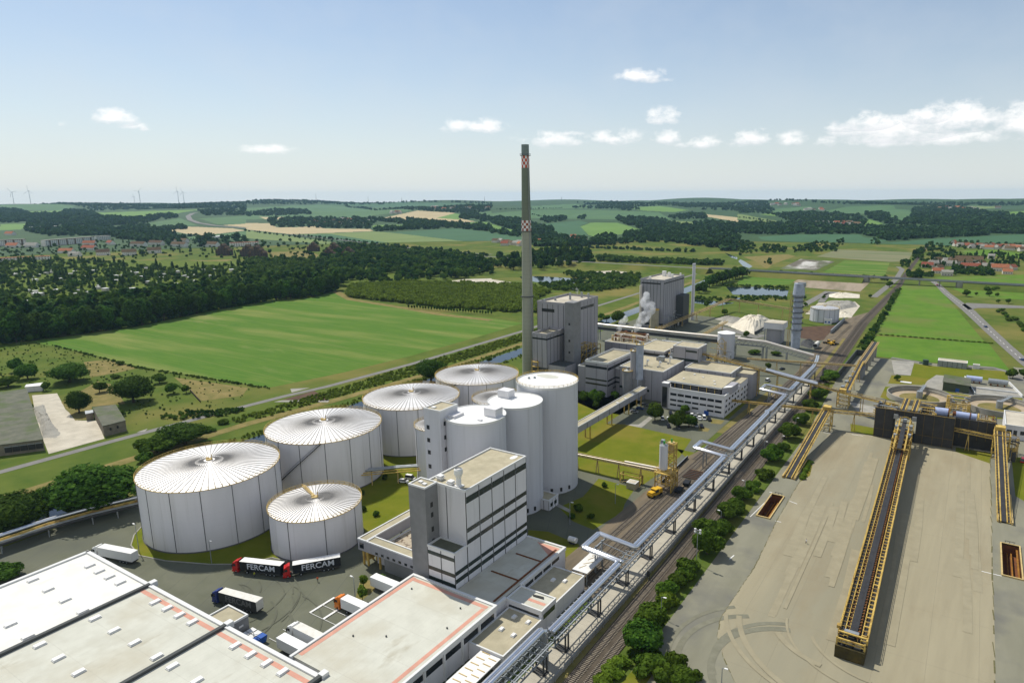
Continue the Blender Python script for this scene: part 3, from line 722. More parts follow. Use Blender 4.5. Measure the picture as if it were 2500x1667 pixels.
sheet('paved_court', K['concrete'], [Gs('D', [(1345, 262), (1700, 300), (1760, 500), (1360, 430), (1200, 385), (1240, 330)], 0), [(-44, 366), (-27, 366), (-27, 380), (-52, 384)], Gs('D', [(1090, 110), (1050, 268), (860, 250), (830, 95)], 0), Gs('D', [(1760, 490), (2330, 525), (2250, 400), (1740, 395)], 0)])
mk = MB()
zz = ZL[0] + .02
for a_, b_, w_ in [((-58.9, 222), (-56.9, 243), .25), ((-56.2, 190.5), (-55.7, 193.5), .35), ((-54, 326), (-50, 326), .3), ((9.5, 223), (16.5, 223), .3), ((-58.5, 246), (-57.5, 246), .4), ((-50.5, 223.5), (-48.5, 223.6), .3), ((-50, 242), (-47, 241), .3), ((-42, 330), (-37, 330.3), .3)]:
 mk.strip([a_, b_], w_, zz)
for y in (87.2, 91.4, 95.6, 99.8, 104, 108.2, 112.4):
 mk.strip([(-146, y), (-128, y)], .13, .3)
for x in (-146, -140.5):
 mk.strip([(x, 104), (x, 112.4)], .7, .3)
struct('road_markings', mk, K['white_p'])
kb = MB()
cl = Gs('Z1', [(840, 640), (770, 720), (752, 780), (800, 838), (950, 868), (1200, 888), (1400, 888), (1560, 850), (1640, 868), (1900, 832), (2040, 780)])
for i in range(len(cl) - 1):
 kb.bar((*cl[i], .1), (*cl[i + 1], .1), .35, .3)
ed2 = edge[2:12]
for i in range(len(ed2) - 1):
 n_ = max(1, int((Vector(ed2[i + 1]) - Vector(ed2[i])).length / 6))
struct('kerb', kb, K['concrete'])
cr = MB()
rnd = random.Random(4)
line = [(-28, 121), (-38, 138), (-43, 145), (-47, 152), (-48.8, 160), (-48.2, 190), (-50, 222), (-51.2, 279)]
for i in range(len(line) - 1):
 p, q = Vector(line[i]), Vector(line[i + 1])
 n_ = max(2, int((q - p).length / 2.2))
 for j in range(n_):
  c_ = p + (q - p) * (j / n_) + Vector((rnd.uniform(-.15, .15), rnd.uniform(-.2, .2)))
  e_ = p + (q - p) * ((j + rnd.uniform(.6, 1.02)) / n_) + Vector((rnd.uniform(-.15, .15), 0))
  cr.strip([c_, e_], rnd.uniform(.06, .28), zz + .012)
for i in range(28):
 y = 330 - i * 8
 cr.strip([(14 + rnd.uniform(-.2, .2), y), (14.2 + rnd.uniform(-.2, .2), y - rnd.uniform(4, 8))], rnd.uniform(.12, .4), zz + .012)
struct('joint_weeds', cr, mat('weedy joint', (.10, .10, .04), (.16, .14, .07), 1.5))
tm = MB()
zt_ = ZL[0] + .03
def arc(cx, cy, r, a0, a1, w_, z):
 z += len(tm.v) * .00006
 tm.strip([(cx + r * math.cos(math.radians(a0 + (a1 - a0) * i / 14)), cy + r * math.sin(math.radians(a0 + (a1 - a0) * i / 14))) for i in range(15)], w_, z)
for i in range(16):
 a_ = rnd.uniform(-20, 60)
 arc(-165 + rnd.uniform(-12, 12), 92 + rnd.uniform(-4, 4), rnd.uniform(9, 21), a_, a_ + rnd.uniform(30, 70), rnd.uniform(.25, .6), .22)
struct('tyre_marks', tm, K['tyremark'])
tm = MB()
for i in range(4):
 arc(-30 + rnd.uniform(-4, 4), 148 + rnd.uniform(-4, 4), rnd.uniform(19, 28), 100 + rnd.uniform(0, 30), 190 + rnd.uniform(0, 30), rnd.uniform(.8, 2.2), zt_)
struct('tyre_marks', tm, K['edgemark'])
tm = MB()
for i in range(34):
 x_, y_ = rnd.uniform(-45, 12), rnd.uniform(165, 250)
 if -21 < x_ < -11:
  continue
 L_ = rnd.uniform(25, 75)
 tm.strip([(x_, y_), (x_ - .4, y_ + L_ / 2), (x_ - 1.0 - rnd.uniform(0, 1), y_ + L_)], rnd.uniform(1.0, 3.2), zt_ + i * .002)
for i in range(5):
 arc(-14 + rnd.uniform(-6, 6), 172, rnd.uniform(18, 33), 185 + rnd.uniform(0, 30), 245 + rnd.uniform(0, 40), rnd.uniform(.5, 1.9), zt_ + .07)
struct('tyre_marks', tm, K['yardstain'])
# rails and sleepers
def track(line, sleep=True, gauge=1.435, y1=1e9):
 b = MB()
 pts = [Vector(p) for p in line]
 for i in range(len(pts) - 1):
  p, q = pts[i], pts[i + 1]
  d = (q - p).normalized()
  nr = Vector((-d.y, d.x))
  for s_ in (-1, 1):
   a_, c_ = p + nr * s_ * gauge / 2, q + nr * s_ * gauge / 2
   b.bar((a_.x, a_.y, .34), (c_.x, c_.y, .34), .14, .16, 0)
  if sleep:
   L = (q - p).length
   st = .62 if p.y < 360 else 1.3
   for j in range(int(L / st)):
    c_ = p + d * (j * st)
    if c_.y > y1:
     break
    b.bar((*(c_ - nr * 1.3), .25), (*(c_ + nr * 1.3), .25), .30, .14, 1)
 return b
RM_ = [mat('rail steel', (.055, .045, .038), rough=.5), mat('sleeper', (.25, .215, .165), (.18, .15, .115), 1.0)]
struct('railway_track', track([(-70.4, 60), (-71.3, 173), (-74.3, 320), (-76.6, 475), (-81.5, 640), (-79.5, 920), (-83.3, 1032), (-92, 1485)], y1=700), RM_)
struct('railway_track', track([(-66.6, 60), (-67.4, 173), (-69.8, 320), (-72.4, 475), (-78, 640)], y1=600), RM_)
for ln in ([(-94.3, 150), (-94.6, 190), (-93, 260), (-91, 330), (-88.5, 480), (-87, 620)], [(-90.4, 150), (-90.2, 186), (-91.5, 262), (-89, 330), (-86, 480)], [(-87, 150), (-87.4, 192), (-87.4, 240), (-87.5, 320), (-84.5, 420)], [(-94.6, 262), (-93.5, 300), (-90, 380)]):
 struct('siding_track', track(ln, y1=420), RM_)
# main road on the right and the road bridge across the valley
ml = [(-47, 1010), (-44, 984), (-37.9, 956), (-25.5, 879), (-1.3, 757), (14, 662), (26, 590), (36, 535), (60, 420), (90, 300)]
sheet('main_road', K['roadgrey'], [[(-4, 812), (60, 819), (300, 830), (300, 822), (60, 809), (6, 780), (2, 770), (-2, 765), (-8, 795)]], [(ml, [7, 7, 7, 8, 11, 9, 8, 8, 8, 8]), (Gs('Z8', [(1180, 795), (1400, 830)], 0), 4), (Gs('D', [(1710, 160), (2000, 180), (2170, 225), (2300, 290), (2352, 340)], 0), 4.5)])
mk = MB()
for i in range(len(ml) - 1):
 p, q = Vector(ml[i]), Vector(ml[i + 1])
 for j in range(int((q - p).length / 12)):
  d = (q - p).normalized()
  mk.strip([p + d * j * 12, p + d * (j * 12 + 5)], .35, ZL[0] + .02)
struct('road_markings', mk, K['white_p'])
# motorway and country road far off
def hillstrip(name, v, pts, w, mt):
 b = MB()
 P_ = []
 for i in range(len(pts) - 1):
  for s_ in range(6):
   P_.append(G(v, pts[i][0] + (pts[i + 1][0] - pts[i][0]) * s_ / 6, pts[i][1] + (pts[i + 1][1] - pts[i][1]) * s_ / 6))
 P_.append(G(v, *pts[-1]))
 L, R = [], []
 for i, p in enumerate(P_):
  d = (P_[min(i + 1, len(P_) - 1)] - P_[max(i - 1, 0)])
  d.z = 0
  d.normalize()
  n_ = Vector((-d.y, d.x, 0)) * w / 2
  L.append(tuple(p + n_ + Vector((0, 0, 1.6))))
  R.append(tuple(p - n_ + Vector((0, 0, 1.6))))
 kk = len(P_)
 b.add(R + L, [(i, i + 1, kk + i + 1, kk + i) for i in range(kk - 1)])
 return struct(name, b, mt)
hillstrip('motorway', 'F1', [(1880, 238), (1840, 245), (1800, 270), (1820, 305), (1900, 335), (2050, 360), (2352, 385)], 20, K['roadgrey'])
hillstrip('country_road', 'F2', [(430, 447), (900, 500), (1400, 560), (1900, 610), (2352, 640)], 8, K['roadgrey'])
# ================================================================== LARGE STRUCTURES
def joints(mb, x0, x1, y0, y1, z0, z1, nx, ny, w=.22, m=1, e=.03):
 for i in range(nx + 1):
  x = x0 + (x1 - x0) * i / nx if nx else 0
  for y in ((y0, y1) if nx else ()):
   mb.box(max(x0, x - w / 2), min(x1, x + w / 2), y - e, y + e, z0, z1, m)
 for i in range(ny + 1):
  y = y0 + (y1 - y0) * i / ny if ny else 0
  for x in ((x0, x1) if ny else ()):
   mb.box(x - e, x + e, max(y0, y - w / 2), min(y1, y + w / 2), z0, z1, m)
def roof(t, x0, x1, y0, y1, h, roofm, pm, ph=.55, pw=.35, name='roof'):
 r = MB().box(x0 + pw, x1 - pw, y0 + pw, y1 - pw, h - .05, h + .12)
 ro = r.obj(name, roofm, t)
 p = MB()
 p.box(x0 - .06, x1 + .06, y0 - .06, y0 + pw, h - .02, h + ph)
 p.box(x0 - .06, x1 + .06, y1 - pw, y1 + .06, h - .02, h + ph)
 p.box(x0 - .06, x0 + pw, y0 + pw, y1 - pw, h - .02, h + ph)
 p.box(x1 - pw, x1 + .06, y0 + pw, y1 - pw, h - .02, h + ph)
 p.obj('parapet', pm, t)
 return ro
def bandmb(mb, face, x0, x1, y0, y1, z0, z1, a0=0.0, a1=1.0, e=.05):
 if face in 'fb':
  a, b = x0 + (x1 - x0) * a0, x0 + (x1 - x0) * a1
  y = y0 if face == 'f' else y1
  mb.box(a, b, y - e, y + e, z0, z1)
 else:
  a, b = y0 + (y1 - y0) * a0, y0 + (y1 - y0) * a1
  x = x0 if face == 'l' else x1
  mb.box(x - e, x + e, a, b, z0, z1)
def building(name, label, cat, x0, x1, y0, y1, h, wall='wallw', roofm='tarroof', trim='trim', nx=0, ny=0, bands=(), z0=0.0, ph=.55, band='greenband', group=None, jw=.22):
 t = thing(name, label, cat, ((x0 + x1) / 2, (y0 + y1) / 2, z0), group)
 w = MB().box(x0, x1, y0, y1, z0, h)
 joints(w, x0, x1, y0, y1, z0, h, nx, ny, jw)
 w.obj('wall', [K[wall], K['joint']], t)
 roof(t, x0, x1, y0, y1, h, K[roofm], K[trim], ph)
 for bd in bands:
  b = MB()
  bandmb(b, bd[0], x0, x1, y0, y1, *bd[1:])
  b.obj('window_band', K[band], t)
 return t
# ---------------------------------------------------------------- storage tanks
def tank(name, label, x, y, r, h, nrib=66, nseam=15, rise=2.2, wall='tankw', group=None, rail=True, ladder=None, ribs=True, gantry=None):
 t = thing(name, label, 'tank', (x, y, 0), group)
 w = MB().cyl(x, y, 0, h, r, n=96, cap=False)
 w.obj('wall', K[wall], t, smooth=True)
 s = MB()
 for i in range(nseam):
  a = 2 * math.pi * (i + .37) / nseam
  c, q = math.cos(a), math.sin(a)
  s.bar((x + (r + .02) * c, y + (r + .02) * q, .1), (x + (r + .02) * c, y + (r + .02) * q, h - .2), .22, .14)
 s.ring(x, y, .2, r + .1, .35, 72, h=.4)
 s.obj('wall_seam', K['seam'], t)
 R = MB().cone(x, y, h, h + rise, r + .12, 96, 0)
 R.obj('roof', K['tankroof'], t, smooth='all')
 if ribs:
  b = MB()
  for i in range(nrib):
   a = 2 * math.pi * i / nrib
   c, q = math.cos(a), math.sin(a)
   r0 = r * (.08 if i % 2 == 0 else .2)
   z_ = lambda rr: h + rise * (1 - rr / (r + .12)) + .05
   w0, w1, ra, rb = .05, .15, r0, r - .1
   b.add([(x + rr * c + sg * ww * -q, y + rr * q + sg * ww * c, z_(rr) + dz) for rr, ww in ((ra, w0), (rb, w1)) for dz in (-.06, .08) for sg in (-1, 1)], [(2, 3, 7, 6), (0, 2, 6, 4), (3, 1, 5, 7), (4, 6, 7, 5)])
  b.obj('roof_rib', K['rib'], t)
 hub = MB().cyl(x, y, h + rise - .35, h + rise + .25, 1.2, 1.0, 16)
 hub.cyl(x + .9, y + .4, h + rise - .2, h + rise + 1.9, .16, n=8)
 hub.box(x - 1.3, x - .5, y - .5, y + .3, h + rise - .2, h + rise + .55)
 hub.obj('roof_vent', K['palewood'], t)
 if rail:
  q = MB()
  n = max(28, int(r * 3.0))
  for z_, wd in ((h + 1.05, .09), (h + .55, .06), (h + .12, .16)):
   q.ring(x, y, z_, r + .25, wd, n * 2, h=wd)
  for i in range(n):
   a = 2 * math.pi * i / n
   q.bar((x + (r + .25) * math.cos(a), y + (r + .25) * math.sin(a), h), (x + (r + .25) * math.cos(a), y + (r + .25) * math.sin(a), h + 1.05), .09)
  q.obj('railing', K['yellow'], t)
 if ladder is not None:
  st = MB()
  a0, a1 = ladder
  prev = None
  for i in range(41):
   f = i / 40
   a = math.radians(a0 + (a1 - a0) * f)
   zz_ = .5 + (h - .3) * f
   p = (x + (r + .55) * math.cos(a), y + (r + .55) * math.sin(a), zz_)
   if prev:
    st.bar(prev, p, .9, .18)
    st.bar((prev[0], prev[1], prev[2] + 1), (p[0], p[1], p[2] + 1), .08)
   prev = p
  st.obj('stairway', K['joint'], t)
 if gantry:
  g = MB()
  for dx in (-.5, .5):
   g.bar((x - 1 + dx, y, h + rise + .3), (x + gantry[0] + dx, y + gantry[1], h + 1.1), .12)
  g.bar((x, y, h + rise), (x + gantry[0], y + gantry[1], h + .7), 1.1, .1)
  g.obj('roof_walkway', K['palewood'], t)
 return t
c_, s_ = math.cos(ROT), math.sin(ROT)
W2 = lambda x, y: (x * c_ - y * s_, x * s_ + y * c_)
x, y = W2(-123.2, 218.8)
tank('storage_tank', 'widest white storage tank, beside the white lorry and the big tree', x, y, 22.1, 21.0)
x, y = W2(-97.9, 259.6)
tank('storage_tank', 'large white storage tank with a dark stairway slanting down its wall', x, y, 22.2, 21.3, ladder=(258, 318))
x, y = W2(-71.3, 299.4)
tank('storage_tank', 'large white storage tank behind the windowed stair tower', x, y, 21.7, 21.3)
x, y = W2(-45.8, 338.0)
tank('storage_tank', 'farthest large white storage tank, at the foot of the chimney', x, y, 21.3, 21.3, ladder=(225, 280))
x, y = W2(-82.7, 206.0)
tank('storage_tank', 'low small white tank right behind the two red lorries', x, y, 14.45, 13.3, nrib=64, nseam=8, rise=1.8, gantry=(-13, 5.5))
x, y = W2(-30.0, 297.0)
tank('storage_tank', 'white rib-roofed tank mostly hidden behind the flat-topped silos', x, y, 12.7, 21, nrib=60, nseam=7, rise=1.5)
x, y = W2(-51.5, 257.5)
tank('storage_tank', 'slim white tank peeping out left of the windowed stair tower', x, y, 9.0, 22.2, nrib=44, nseam=5, rise=1.2)
# ---------------------------------------------------------------- concrete sugar silos
def silo(label, x, y, r, h, rail=False, extras=()):
 t = thing('concrete_silo', label, 'silo', (x, y, 0), 'tall flat-topped silos')
 MB().cyl(x, y, 0, h, r, n=80, cap=False).obj('wall', K['silow'], t, smooth=True)
 MB().cyl(x, y, h - .3, h + .15, r + .12, n=80).obj('roof', K['siloroof'], t)
 rr = MB().ring(x, y, h + .2, r + .05, .3, 80, h=.35)
 rr.obj('parapet', K['trim'], t)
 for i in range(16):
  b = MB()
  a = math.radians(-150 + i * 9)
  cx_, cy_ = x + r * math.cos(a), y + r * math.sin(a)
  if i % 2:
   b.bar((cx_, cy_, 1.2), (cx_, cy_, 2.6), 1.1, .5)
   b.obj('vent_opening', K['joint'], t)
 if rail:
  q = MB()
  for z_ in (h + 1.2, h + .7):
   q.ring(x, y, z_, r + .1, .09, 64)
  for i in range(40):
   a = 2 * math.pi * i / 40
   q.bar((x + (r + .1) * math.cos(a), y + (r + .1) * math.sin(a), h), (x + (r + .1) * math.cos(a), y + (r + .1) * math.sin(a), h + 1.2), .09)
  q.obj('railing', K['yellow'], t)
 for e in extras:
  m_ = MB().box(*e[:6])
  m_.obj('roof_box', K['wallw'], t)
 return t
xA, yA = W2(-7, 250.5)
xB, yB = W2(-18, 231)
xC, yC = W2(-30.3, 215.5)
t = silo('tallest rear silo with a yellow guard rail around its top', xA, yA, 11.8, 42, True)
v = MB()
for dx in (0, 1.6):
 v.cyl(xA - 7.5 + dx, yA - 1.5 + dx, 42, 42.8, .55, .4, 12)
v.obj('roof_fan', K['galv'], t)
dk = MB().flat([(xA - 3 + 5 * math.cos(a / 8 * math.pi), yA + 5 + 2.6 * math.sin(a / 8 * math.pi)) for a in range(16)], 42.17)
dk.obj('stained_patch', K['membrane'], t)
silo('middle flat-topped silo with one grey box on its left rim', xB, yB, 9.7, 40, False, [(xB - 8.0, xB - 3.2, yB + .2, yB + 4.2, 40.1, 42.9)])
silo('nearest flat-topped silo, next to the windowed stair tower', xC, yC, 10.2, 40, False, [(xC + 3.4, xC + 8.2, yC + .4, yC + 4.4, 40.1, 43.0), (xC + 4.6, xC + 6, yC - 4.6, yC - 3.6, 40.1, 40.6)])
b = building('lean_to_shed', 'low white shed between the feet of two silos', 'shed', xB + 6.2, xB + 13, yB + 1.5, yB + 8, 3.6, nx=3, ny=3, bands=[('r', 1.2, 2.6, .15, .4), ('r', 1.2, 2.6, .55, .8)])
# stair tower with square windows
t = thing('stair_tower', 'slim white stair tower with small square windows beside the silos', 'tower', (-147.5, 161.5, 0))
x0, x1, y0, y1, h = -151, -143.9, 157.2, 166, 43
w = MB().box(x0, x1, y0, y1, 0, h)
w.obj('wall', [K['silow'], K['joint']], t)
roof(t, x0, x1, y0, y1, h, K['tarroof'], K['trim'], .5)
def window(t, face, a, z, w_=1.2, h_=1.4, x0=x0, x1=x1, y0=y0, y1=y1):
 f, g = MB(), MB()
 if face == 'f':
  f.box(a - w_ / 2, a + w_ / 2, y0 - .10, y0, z - h_ / 2, z + h_ / 2)
  g.box(a - w_ / 2 + .1, a + w_ / 2 - .1, y0 - .13, y0 - .1, z - h_ / 2 + .1, z + h_ / 2 - .1)
 else:
  f.box(x1, x1 + .10, a - w_ / 2, a + w_ / 2, z - h_ / 2, z + h_ / 2)
  g.box(x1 + .1, x1 + .13, a - w_ / 2 + .1, a + w_ / 2 - .1, z - h_ / 2 + .1, z + h_ / 2 - .1)
 o = f.obj('window', K['joint'], t)
 g.obj('pane', K['glass'], o)
for z in (37, 32.5, 28.2, 23.2, 18, 13):
 window(t, 'f', -149.3, z)
for yy, zs in ((159.4, (38.6, 33.8, 29.6)), (161.6, (38.8, 34.0, 29.8, 20))):
 for z in zs:
  window(t, 'r', yy, z)
MB().box(-143.9, -141.2, 161, 166, 36, 41).obj('link_corridor', K['wallw'], t)
MB().box(-149.5, -148, 159, 160.3, 43.05, 43.5).obj('roof_hatch', K['white_p'], t)
for i in range(4):
 MB().box(-143.9, -143.75, 163.2, 164.8, 30 - i * 2.2, 31.6 - i * 2.2).obj('vent_panel', K['joint'], t)
# ---------------------------------------------------------------- chimney
t = thing('factory_chimney', 'very tall tapered concrete chimney with red and white chequered bands', 'chimney', (-232, 336, 0))
cx_, cy_ = -232.0, 336.0
rz = lambda z: 4.0 - 1.85 * (z / 141)
zs = [(0, 26, 'chim'), (26, 42, 'chim'), (42, 74, 'chim'), (74, 80.5, 0), (80.5, 101, 'chimdark'), (101, 126.0, 'chimdark')]
sh = MB()
sh.cyl(cx_, cy_, 0, 96.8, rz(0), rz(96.8), 40, 0, cap=False)
sh.cyl(cx_, cy_, 96.8, 127.5, rz(96.8), rz(127.5), 40, 1, cap=False)
sh.obj('shaft', [K['chim'], K['chimdark']], t, smooth=True)
def checks(z0, z1, rows, n=10):
 k = MB()
 for r in range(rows):
  for i in range(n):
   a0_, a1_ = 2 * math.pi * i / n, 2 * math.pi * (i + 1) / n
   za, zb = z0 + (z1 - z0) * r / rows, z0 + (z1 - z0) * (r + 1) / rows
   vs = []
   for s2 in range(4):
    a = a0_ + (a1_ - a0_) * s2 / 3
    for zc in (za, zb):
     R_ = rz(zc) + .06
     vs.append((cx_ + R_ * math.cos(a), cy_ + R_ * math.sin(a), zc))
   k.add(vs, [(2 * s2, 2 * s2 + 2, 2 * s2 + 3, 2 * s2 + 1) for s2 in range(3)], (r + i) % 2)
 return k
CHK = [K['red'], K['white_p']]
checks(127.4, 134.3, 4, 12).obj('chequered_band', CHK, t, label='bright red and white chequered band under the cap')
checks(91.0, 97.2, 4, 12).obj('chequered_band', [mat('weathered red', (.24, .06, .03), (.30, .10, .06), .7), K['white_p']], t, label='weathered red and white chequered band half way up')
MB().cyl(cx_, cy_, 134.3, 140.6, 2.25, 2.2, 32).obj('cap', K['chimcap'], t, smooth=True)
g = MB().ring(cx_, cy_, 134.4, 2.7, .9, 32, h=.2)
g.ring(cx_, cy_, 135.4, 3.1, .08, 32)
for i in range(12):
 a = i * math.pi / 6
 g.bar((cx_ + 3.1 * math.cos(a), cy_ + 3.1 * math.sin(a), 134.4), (cx_ + 3.1 * math.cos(a), cy_ + 3.1 * math.sin(a), 135.4), .07)
g.ring(cx_, cy_, 90.7, rz(90) + .3, .8, 32, h=.3)
g.ring(cx_, cy_, 51.5, rz(51) + .25, .7, 32, h=.5)
g.obj('gallery_ring', K['darktrim'], t)
ld = MB()
for z in range(0, 134, 2):
 R_ = rz(z) + .25
 ld.bar((cx_ + R_ * .95, cy_ - R_ * .3, z), (cx_ + (R_ - .03) * .95, cy_ - (R_ - .03) * .3, z + 2), .35, .1)
ld.obj('ladder', K['galv'], t)
# ---------------------------------------------------------------- packing block
t = thing('packing_block', 'tall white panelled packing building with dark green window bands', 'building', (-118, 143, 0))
def panelled(t, x0, x1, y0, y1, z0, z1, nx, ny, nm='wall', m='wallw'):
 w = MB().box(x0, x1, y0, y1, z0, z1)
 joints(w, x0, x1, y0, y1, z0, z1, nx, ny, .28)
 return w.obj(nm, [K[m], K['joint']], t)
X0, X1, Y0, Y1, H_ = -125.2, -111.5, 130.4, 159.3, 34.0
panelled(t, X0, X1, Y0, Y1, 0, H_ - .55, 2, 5)
roof(t, X0, X1, Y0, Y1, H_ - .55, K['tarroof'], K['trim'], .55)
for z0, z1 in ((30.0, 31.9), (21.4, 22.7), (17.9, 19.2), (11.0, 12.2), (8.6, 9.9)):
 b = MB()
 for i in range(5):
  bandmb(b, 'r', X0, X1, Y0, Y1, z0, z1, i / 5 + .008, (i + 1) / 5 - .008)
 b.obj('window_band', K['greenband'], t)
sid = MB()
for i in range(50):
 sid.box(X0 + 3.7, X1 - .4, Y0 - .04, Y0 + .02, 17.9 + i * .31, 17.9 + i * .31 + .04)
sid.obj('siding', K['greywall'], t)
# low front block
panelled(t, -121.2, X1 - .02, 125.0, Y0 - .02, 0, 17.3, 2, 1, 'front_wing')
roof(t, -121.2, X1 - .02, 125.0, Y0 - .02, 17.3, K['oldroof'], K['trim'], .6, name='front_wing_roof')
for z0, z1 in ((15.3, 16.4), (10.6, 11.7), (7.5, 8.6)):
 b = MB()
 for i in range(2):
  bandmb(b, 'f', -121.2, X1, 125, 130, z0, z1, i / 2 + .012, (i + 1) / 2 - .012)
 b.obj('window_band', K['greenband'], t)
for z0, z1 in ((11.0, 12.2), (8.6, 9.9)):
 b = MB()
 bandmb(b, 'r', -121.2, X1 - .02, 125, 130.4, z0, z1, .04, .98)
 b.obj('window_band', K['greenband'], t)
# stair core
MB().box(-127.6, -121.5, 125.4, 130.38, 0, 33.9).obj('stair_core', K['darkwall'], t)
roof(t, -127.6, -121.5, 125.4, 130.38, 33.9, K['tarroof'], K['trim'], .45, name='stair_core_roof')
for z in (28.5, 25.5, 21.2, 17.6):
 f = MB().box(-121.5, -121.42, 127.3, 128.2, z - .7, z + .7)
 f.obj('window', K['joint'], t)
for x_, y_ in ((-125.6, 128.2), (-123.6, 127.6)):
 MB().box(x_ - .6, x_ + .6, y_ - .5, y_ + .5, 33.9, 34.4).obj('skylight', K['white_p'], t)
for x_, y_ in ((-122.8, 133.2), (-117.8, 131.9)):
 o = MB().box(x_ - .7, x_ + .7, y_ - .7, y_ + .7, 33.5, 34.1)
 o.box(x_ - 1.0, x_ + 1.0, y_ - 1.0, y_ + 1.0, 34.2, 34.45).box(x_ - .8, x_ + .8, y_ - .8, y_ + .8, 34.55, 34.9)
 o.obj('roof_fan', K['white_p'], t)
o = MB().box(-116.6, -114.2, 131.4, 133.4, 33.55, 33.9).cyl(-115.4, 132.4, 33.9, 36.2, .75, .7, 16).cyl(-115.4, 132.4, 36.2, 37.4, .75, 1.25, 16).cyl(-115.4, 132.4, 37.4, 38.5, 1.25, 1.2, 16).cyl(-115.4, 132.4, 38.5, 38.9, 1.2, .9, 16, cap=False)
o.obj('exhaust_stack', K['white_p'], t, smooth=True)
MB().flat([(-114.6 + .9 * math.cos(a / 10 * math.pi), 157.2 + 1.7 * math.sin(a / 10 * math.pi)) for a in range(20)], H_ - .40).obj('puddle_stain', K['white_p'], t)
# courtyard wing: raised gallery round a gravel roof
t = thing('courtyard_wing', 'low L-shaped gallery on yellow legs left of the packing building', 'building', (-148, 135, 0))
def wing(x0, x1, y0, y1, z0, z1):
 MB().box(x0, x1, y0, y1, z0, z1).obj('wall', K['greywall'], t)
 roof(t, x0, x1, y0, y1, z1, K['tarroof'], K['trim'], .4)
wing(-153.5, -149.9, 128.4, 160, 5.4, 8.8)
wing(-149.88, -127.7, 128.4, 132.0, 5.4, 8.8)
MB().box(-149.5, -127.7, 132.1, 150, 0, 5.0).obj('courtyard_base', K['wallw'], t)
MB().box(-148.6, -127.7, 132.6, 149.5, 5.0, 5.12).obj('courtyard_roof', mat('patchy gravel roof', (.42, .36, .27), (.14, .10, .07), .55, lo=.52, hi=.6), t)
MB().box(-149.2, -148.6, 132.6, 149.5, 5.0, 5.5).obj('parapet', K['trim'], t)
MB().box(-153.56, -153.45, 129.2, 134, 6.3, 7.8).obj('window', K['glass'], t)
MB().box(-152.8, -151, 128.32, 128.42, 6.2, 8.0).obj('window', K['glass'], t)
for i in range(7):
 MB().box(-146 + i * 2.4, -145 + i * 2.4, 128.30, 128.42, 5.9, 6.6).obj('window', K['glass'], t)
for x_, y_ in ((-152.5, 129.5), (-150.6, 129.5), (-152.5, 133), (-150.6, 133), (-146, 130), (-152, 145)):
 MB().box(x_ - .25, x_ + .25, y_ - .25, y_ + .25, 0, 5.4).obj('leg', K['yellow'], t)
MB().box(-151.8, -151.2, 129.6, 133, 1.5, 4.6).obj('brace_panel', K['yellow'], t)
MB().box(-144, -128, 132.0 - 2.2, 132.1, 0, 5.4).obj('lower_wall', K['darkwall'], t)
# ---------------------------------------------------------------- warehouses
t = thing('warehouse', 'huge flat-roofed warehouse in three bays, one white and two grey', 'warehouse', (-166, 50, 0))
MB().box(-217.9, -113.9, 10, 82.5, 0, 7.4).obj('wall', K['wallw'], t)
bays = ((-217.9, -183.7, 'whitemembrane', 'white bay of the roof'), (-183.7, -149.0, 'membrane', 'grey bay of the roof'), (-149.0, -113.9, 'membrane', None))
for a, b_, m_, lb in bays:
 MB().box(a + .5, b_ - .5, 10, 81.6, 7.4, 8.0).obj('roof', K[m_], t, label=lb)
for x_ in (-183.7, -149.0, -113.9):
 MB().box(x_ - .5, x_ + .5, 10, 83.0, 7.4, 8.75).obj('firewall', K['darktrim'], t)
 MB().box(x_ - .8, x_ + .8, 82.2, 84.0, 7.3, 8.9).obj('firewall_end', K['trim'], t)
MB().box(-218.2, -113.9, 81.6, 82.6, 7.2, 8.45).obj('parapet', K['trim'], t)
MB().box(-218.4, -217.4, 10, 82.6, 7.2, 8.45).obj('parapet', K['trim'], t)
MB().box(-217.9, -114, 82.6, 83.3, 6.0, 7.0).obj('gutter', K['darktrim'], t)
MB().box(-183.2, -149.5, 79.3, 80.5, 8.0, 8.03).obj('red_strip', K['redstripe'], t)
MB().box(-148.5, -114.4, 79.3, 80.5, 8.0, 8.03).obj('red_strip', K['redstripe'], t)
sk = []
def skylight(x, y, z, lx=.75, ly=1.3, p=None):
 o = MB().box(x - lx, x + lx, y - ly, y + ly, z, z + .25).box(x - lx + .12, x + lx - .12, y - ly + .12, y + ly - .12, z + .25, z + .5)
 return o.obj('skylight', K['white_p'], p or t, smooth=False)
SKP = {'Z1': [(515, 893), (570, 925), (628, 957), (690, 990), (188, 975), (277, 1030), (374, 1090), (475, 1155), (60, 1230), (160, 1300), (545, 1195), (655, 1265), (228, 1348), (336, 1424), (452, 1505), (773, 1335), (900, 1415),
              (890, 1102), (960, 1138), (1030, 1177), (1104, 1217), (990, 1470), (1350, 1352), (1438, 1403), (1530, 1452), (1622, 1503), (1130, 1553)]}
for x_, y_ in SKP['Z1']:
 p = G('Z1', x_, y_, 8.2)
 if abs(p.x + 183.7) > 1.6 and abs(p.x + 149) > 1.6:
  skylight(p.x, p.y, 8.0)
b = building('loading_kiosk', 'small flat-roofed block against the warehouse next to the bins', 'building', -160.6, -152.2, 83.4, 90.2, 5.2, wall='darkwall', ph=.5)
for i in range(2):
 MB().box(-152.2, -152.1, 85 + i * 2.4, 86.2 + i * 2.4, 3.2, 3.7).obj('lamp_strip', K['white_p'], b)
t = thing('dispatch_hall', 'flat grey dispatch hall with red roof edging and truck docks', 'warehouse', (-111, 90, 0))
MB().box(-125.7, -96.7, 83.3, 123.6, 0, 7.3).obj('wall', K['wallw'], t)
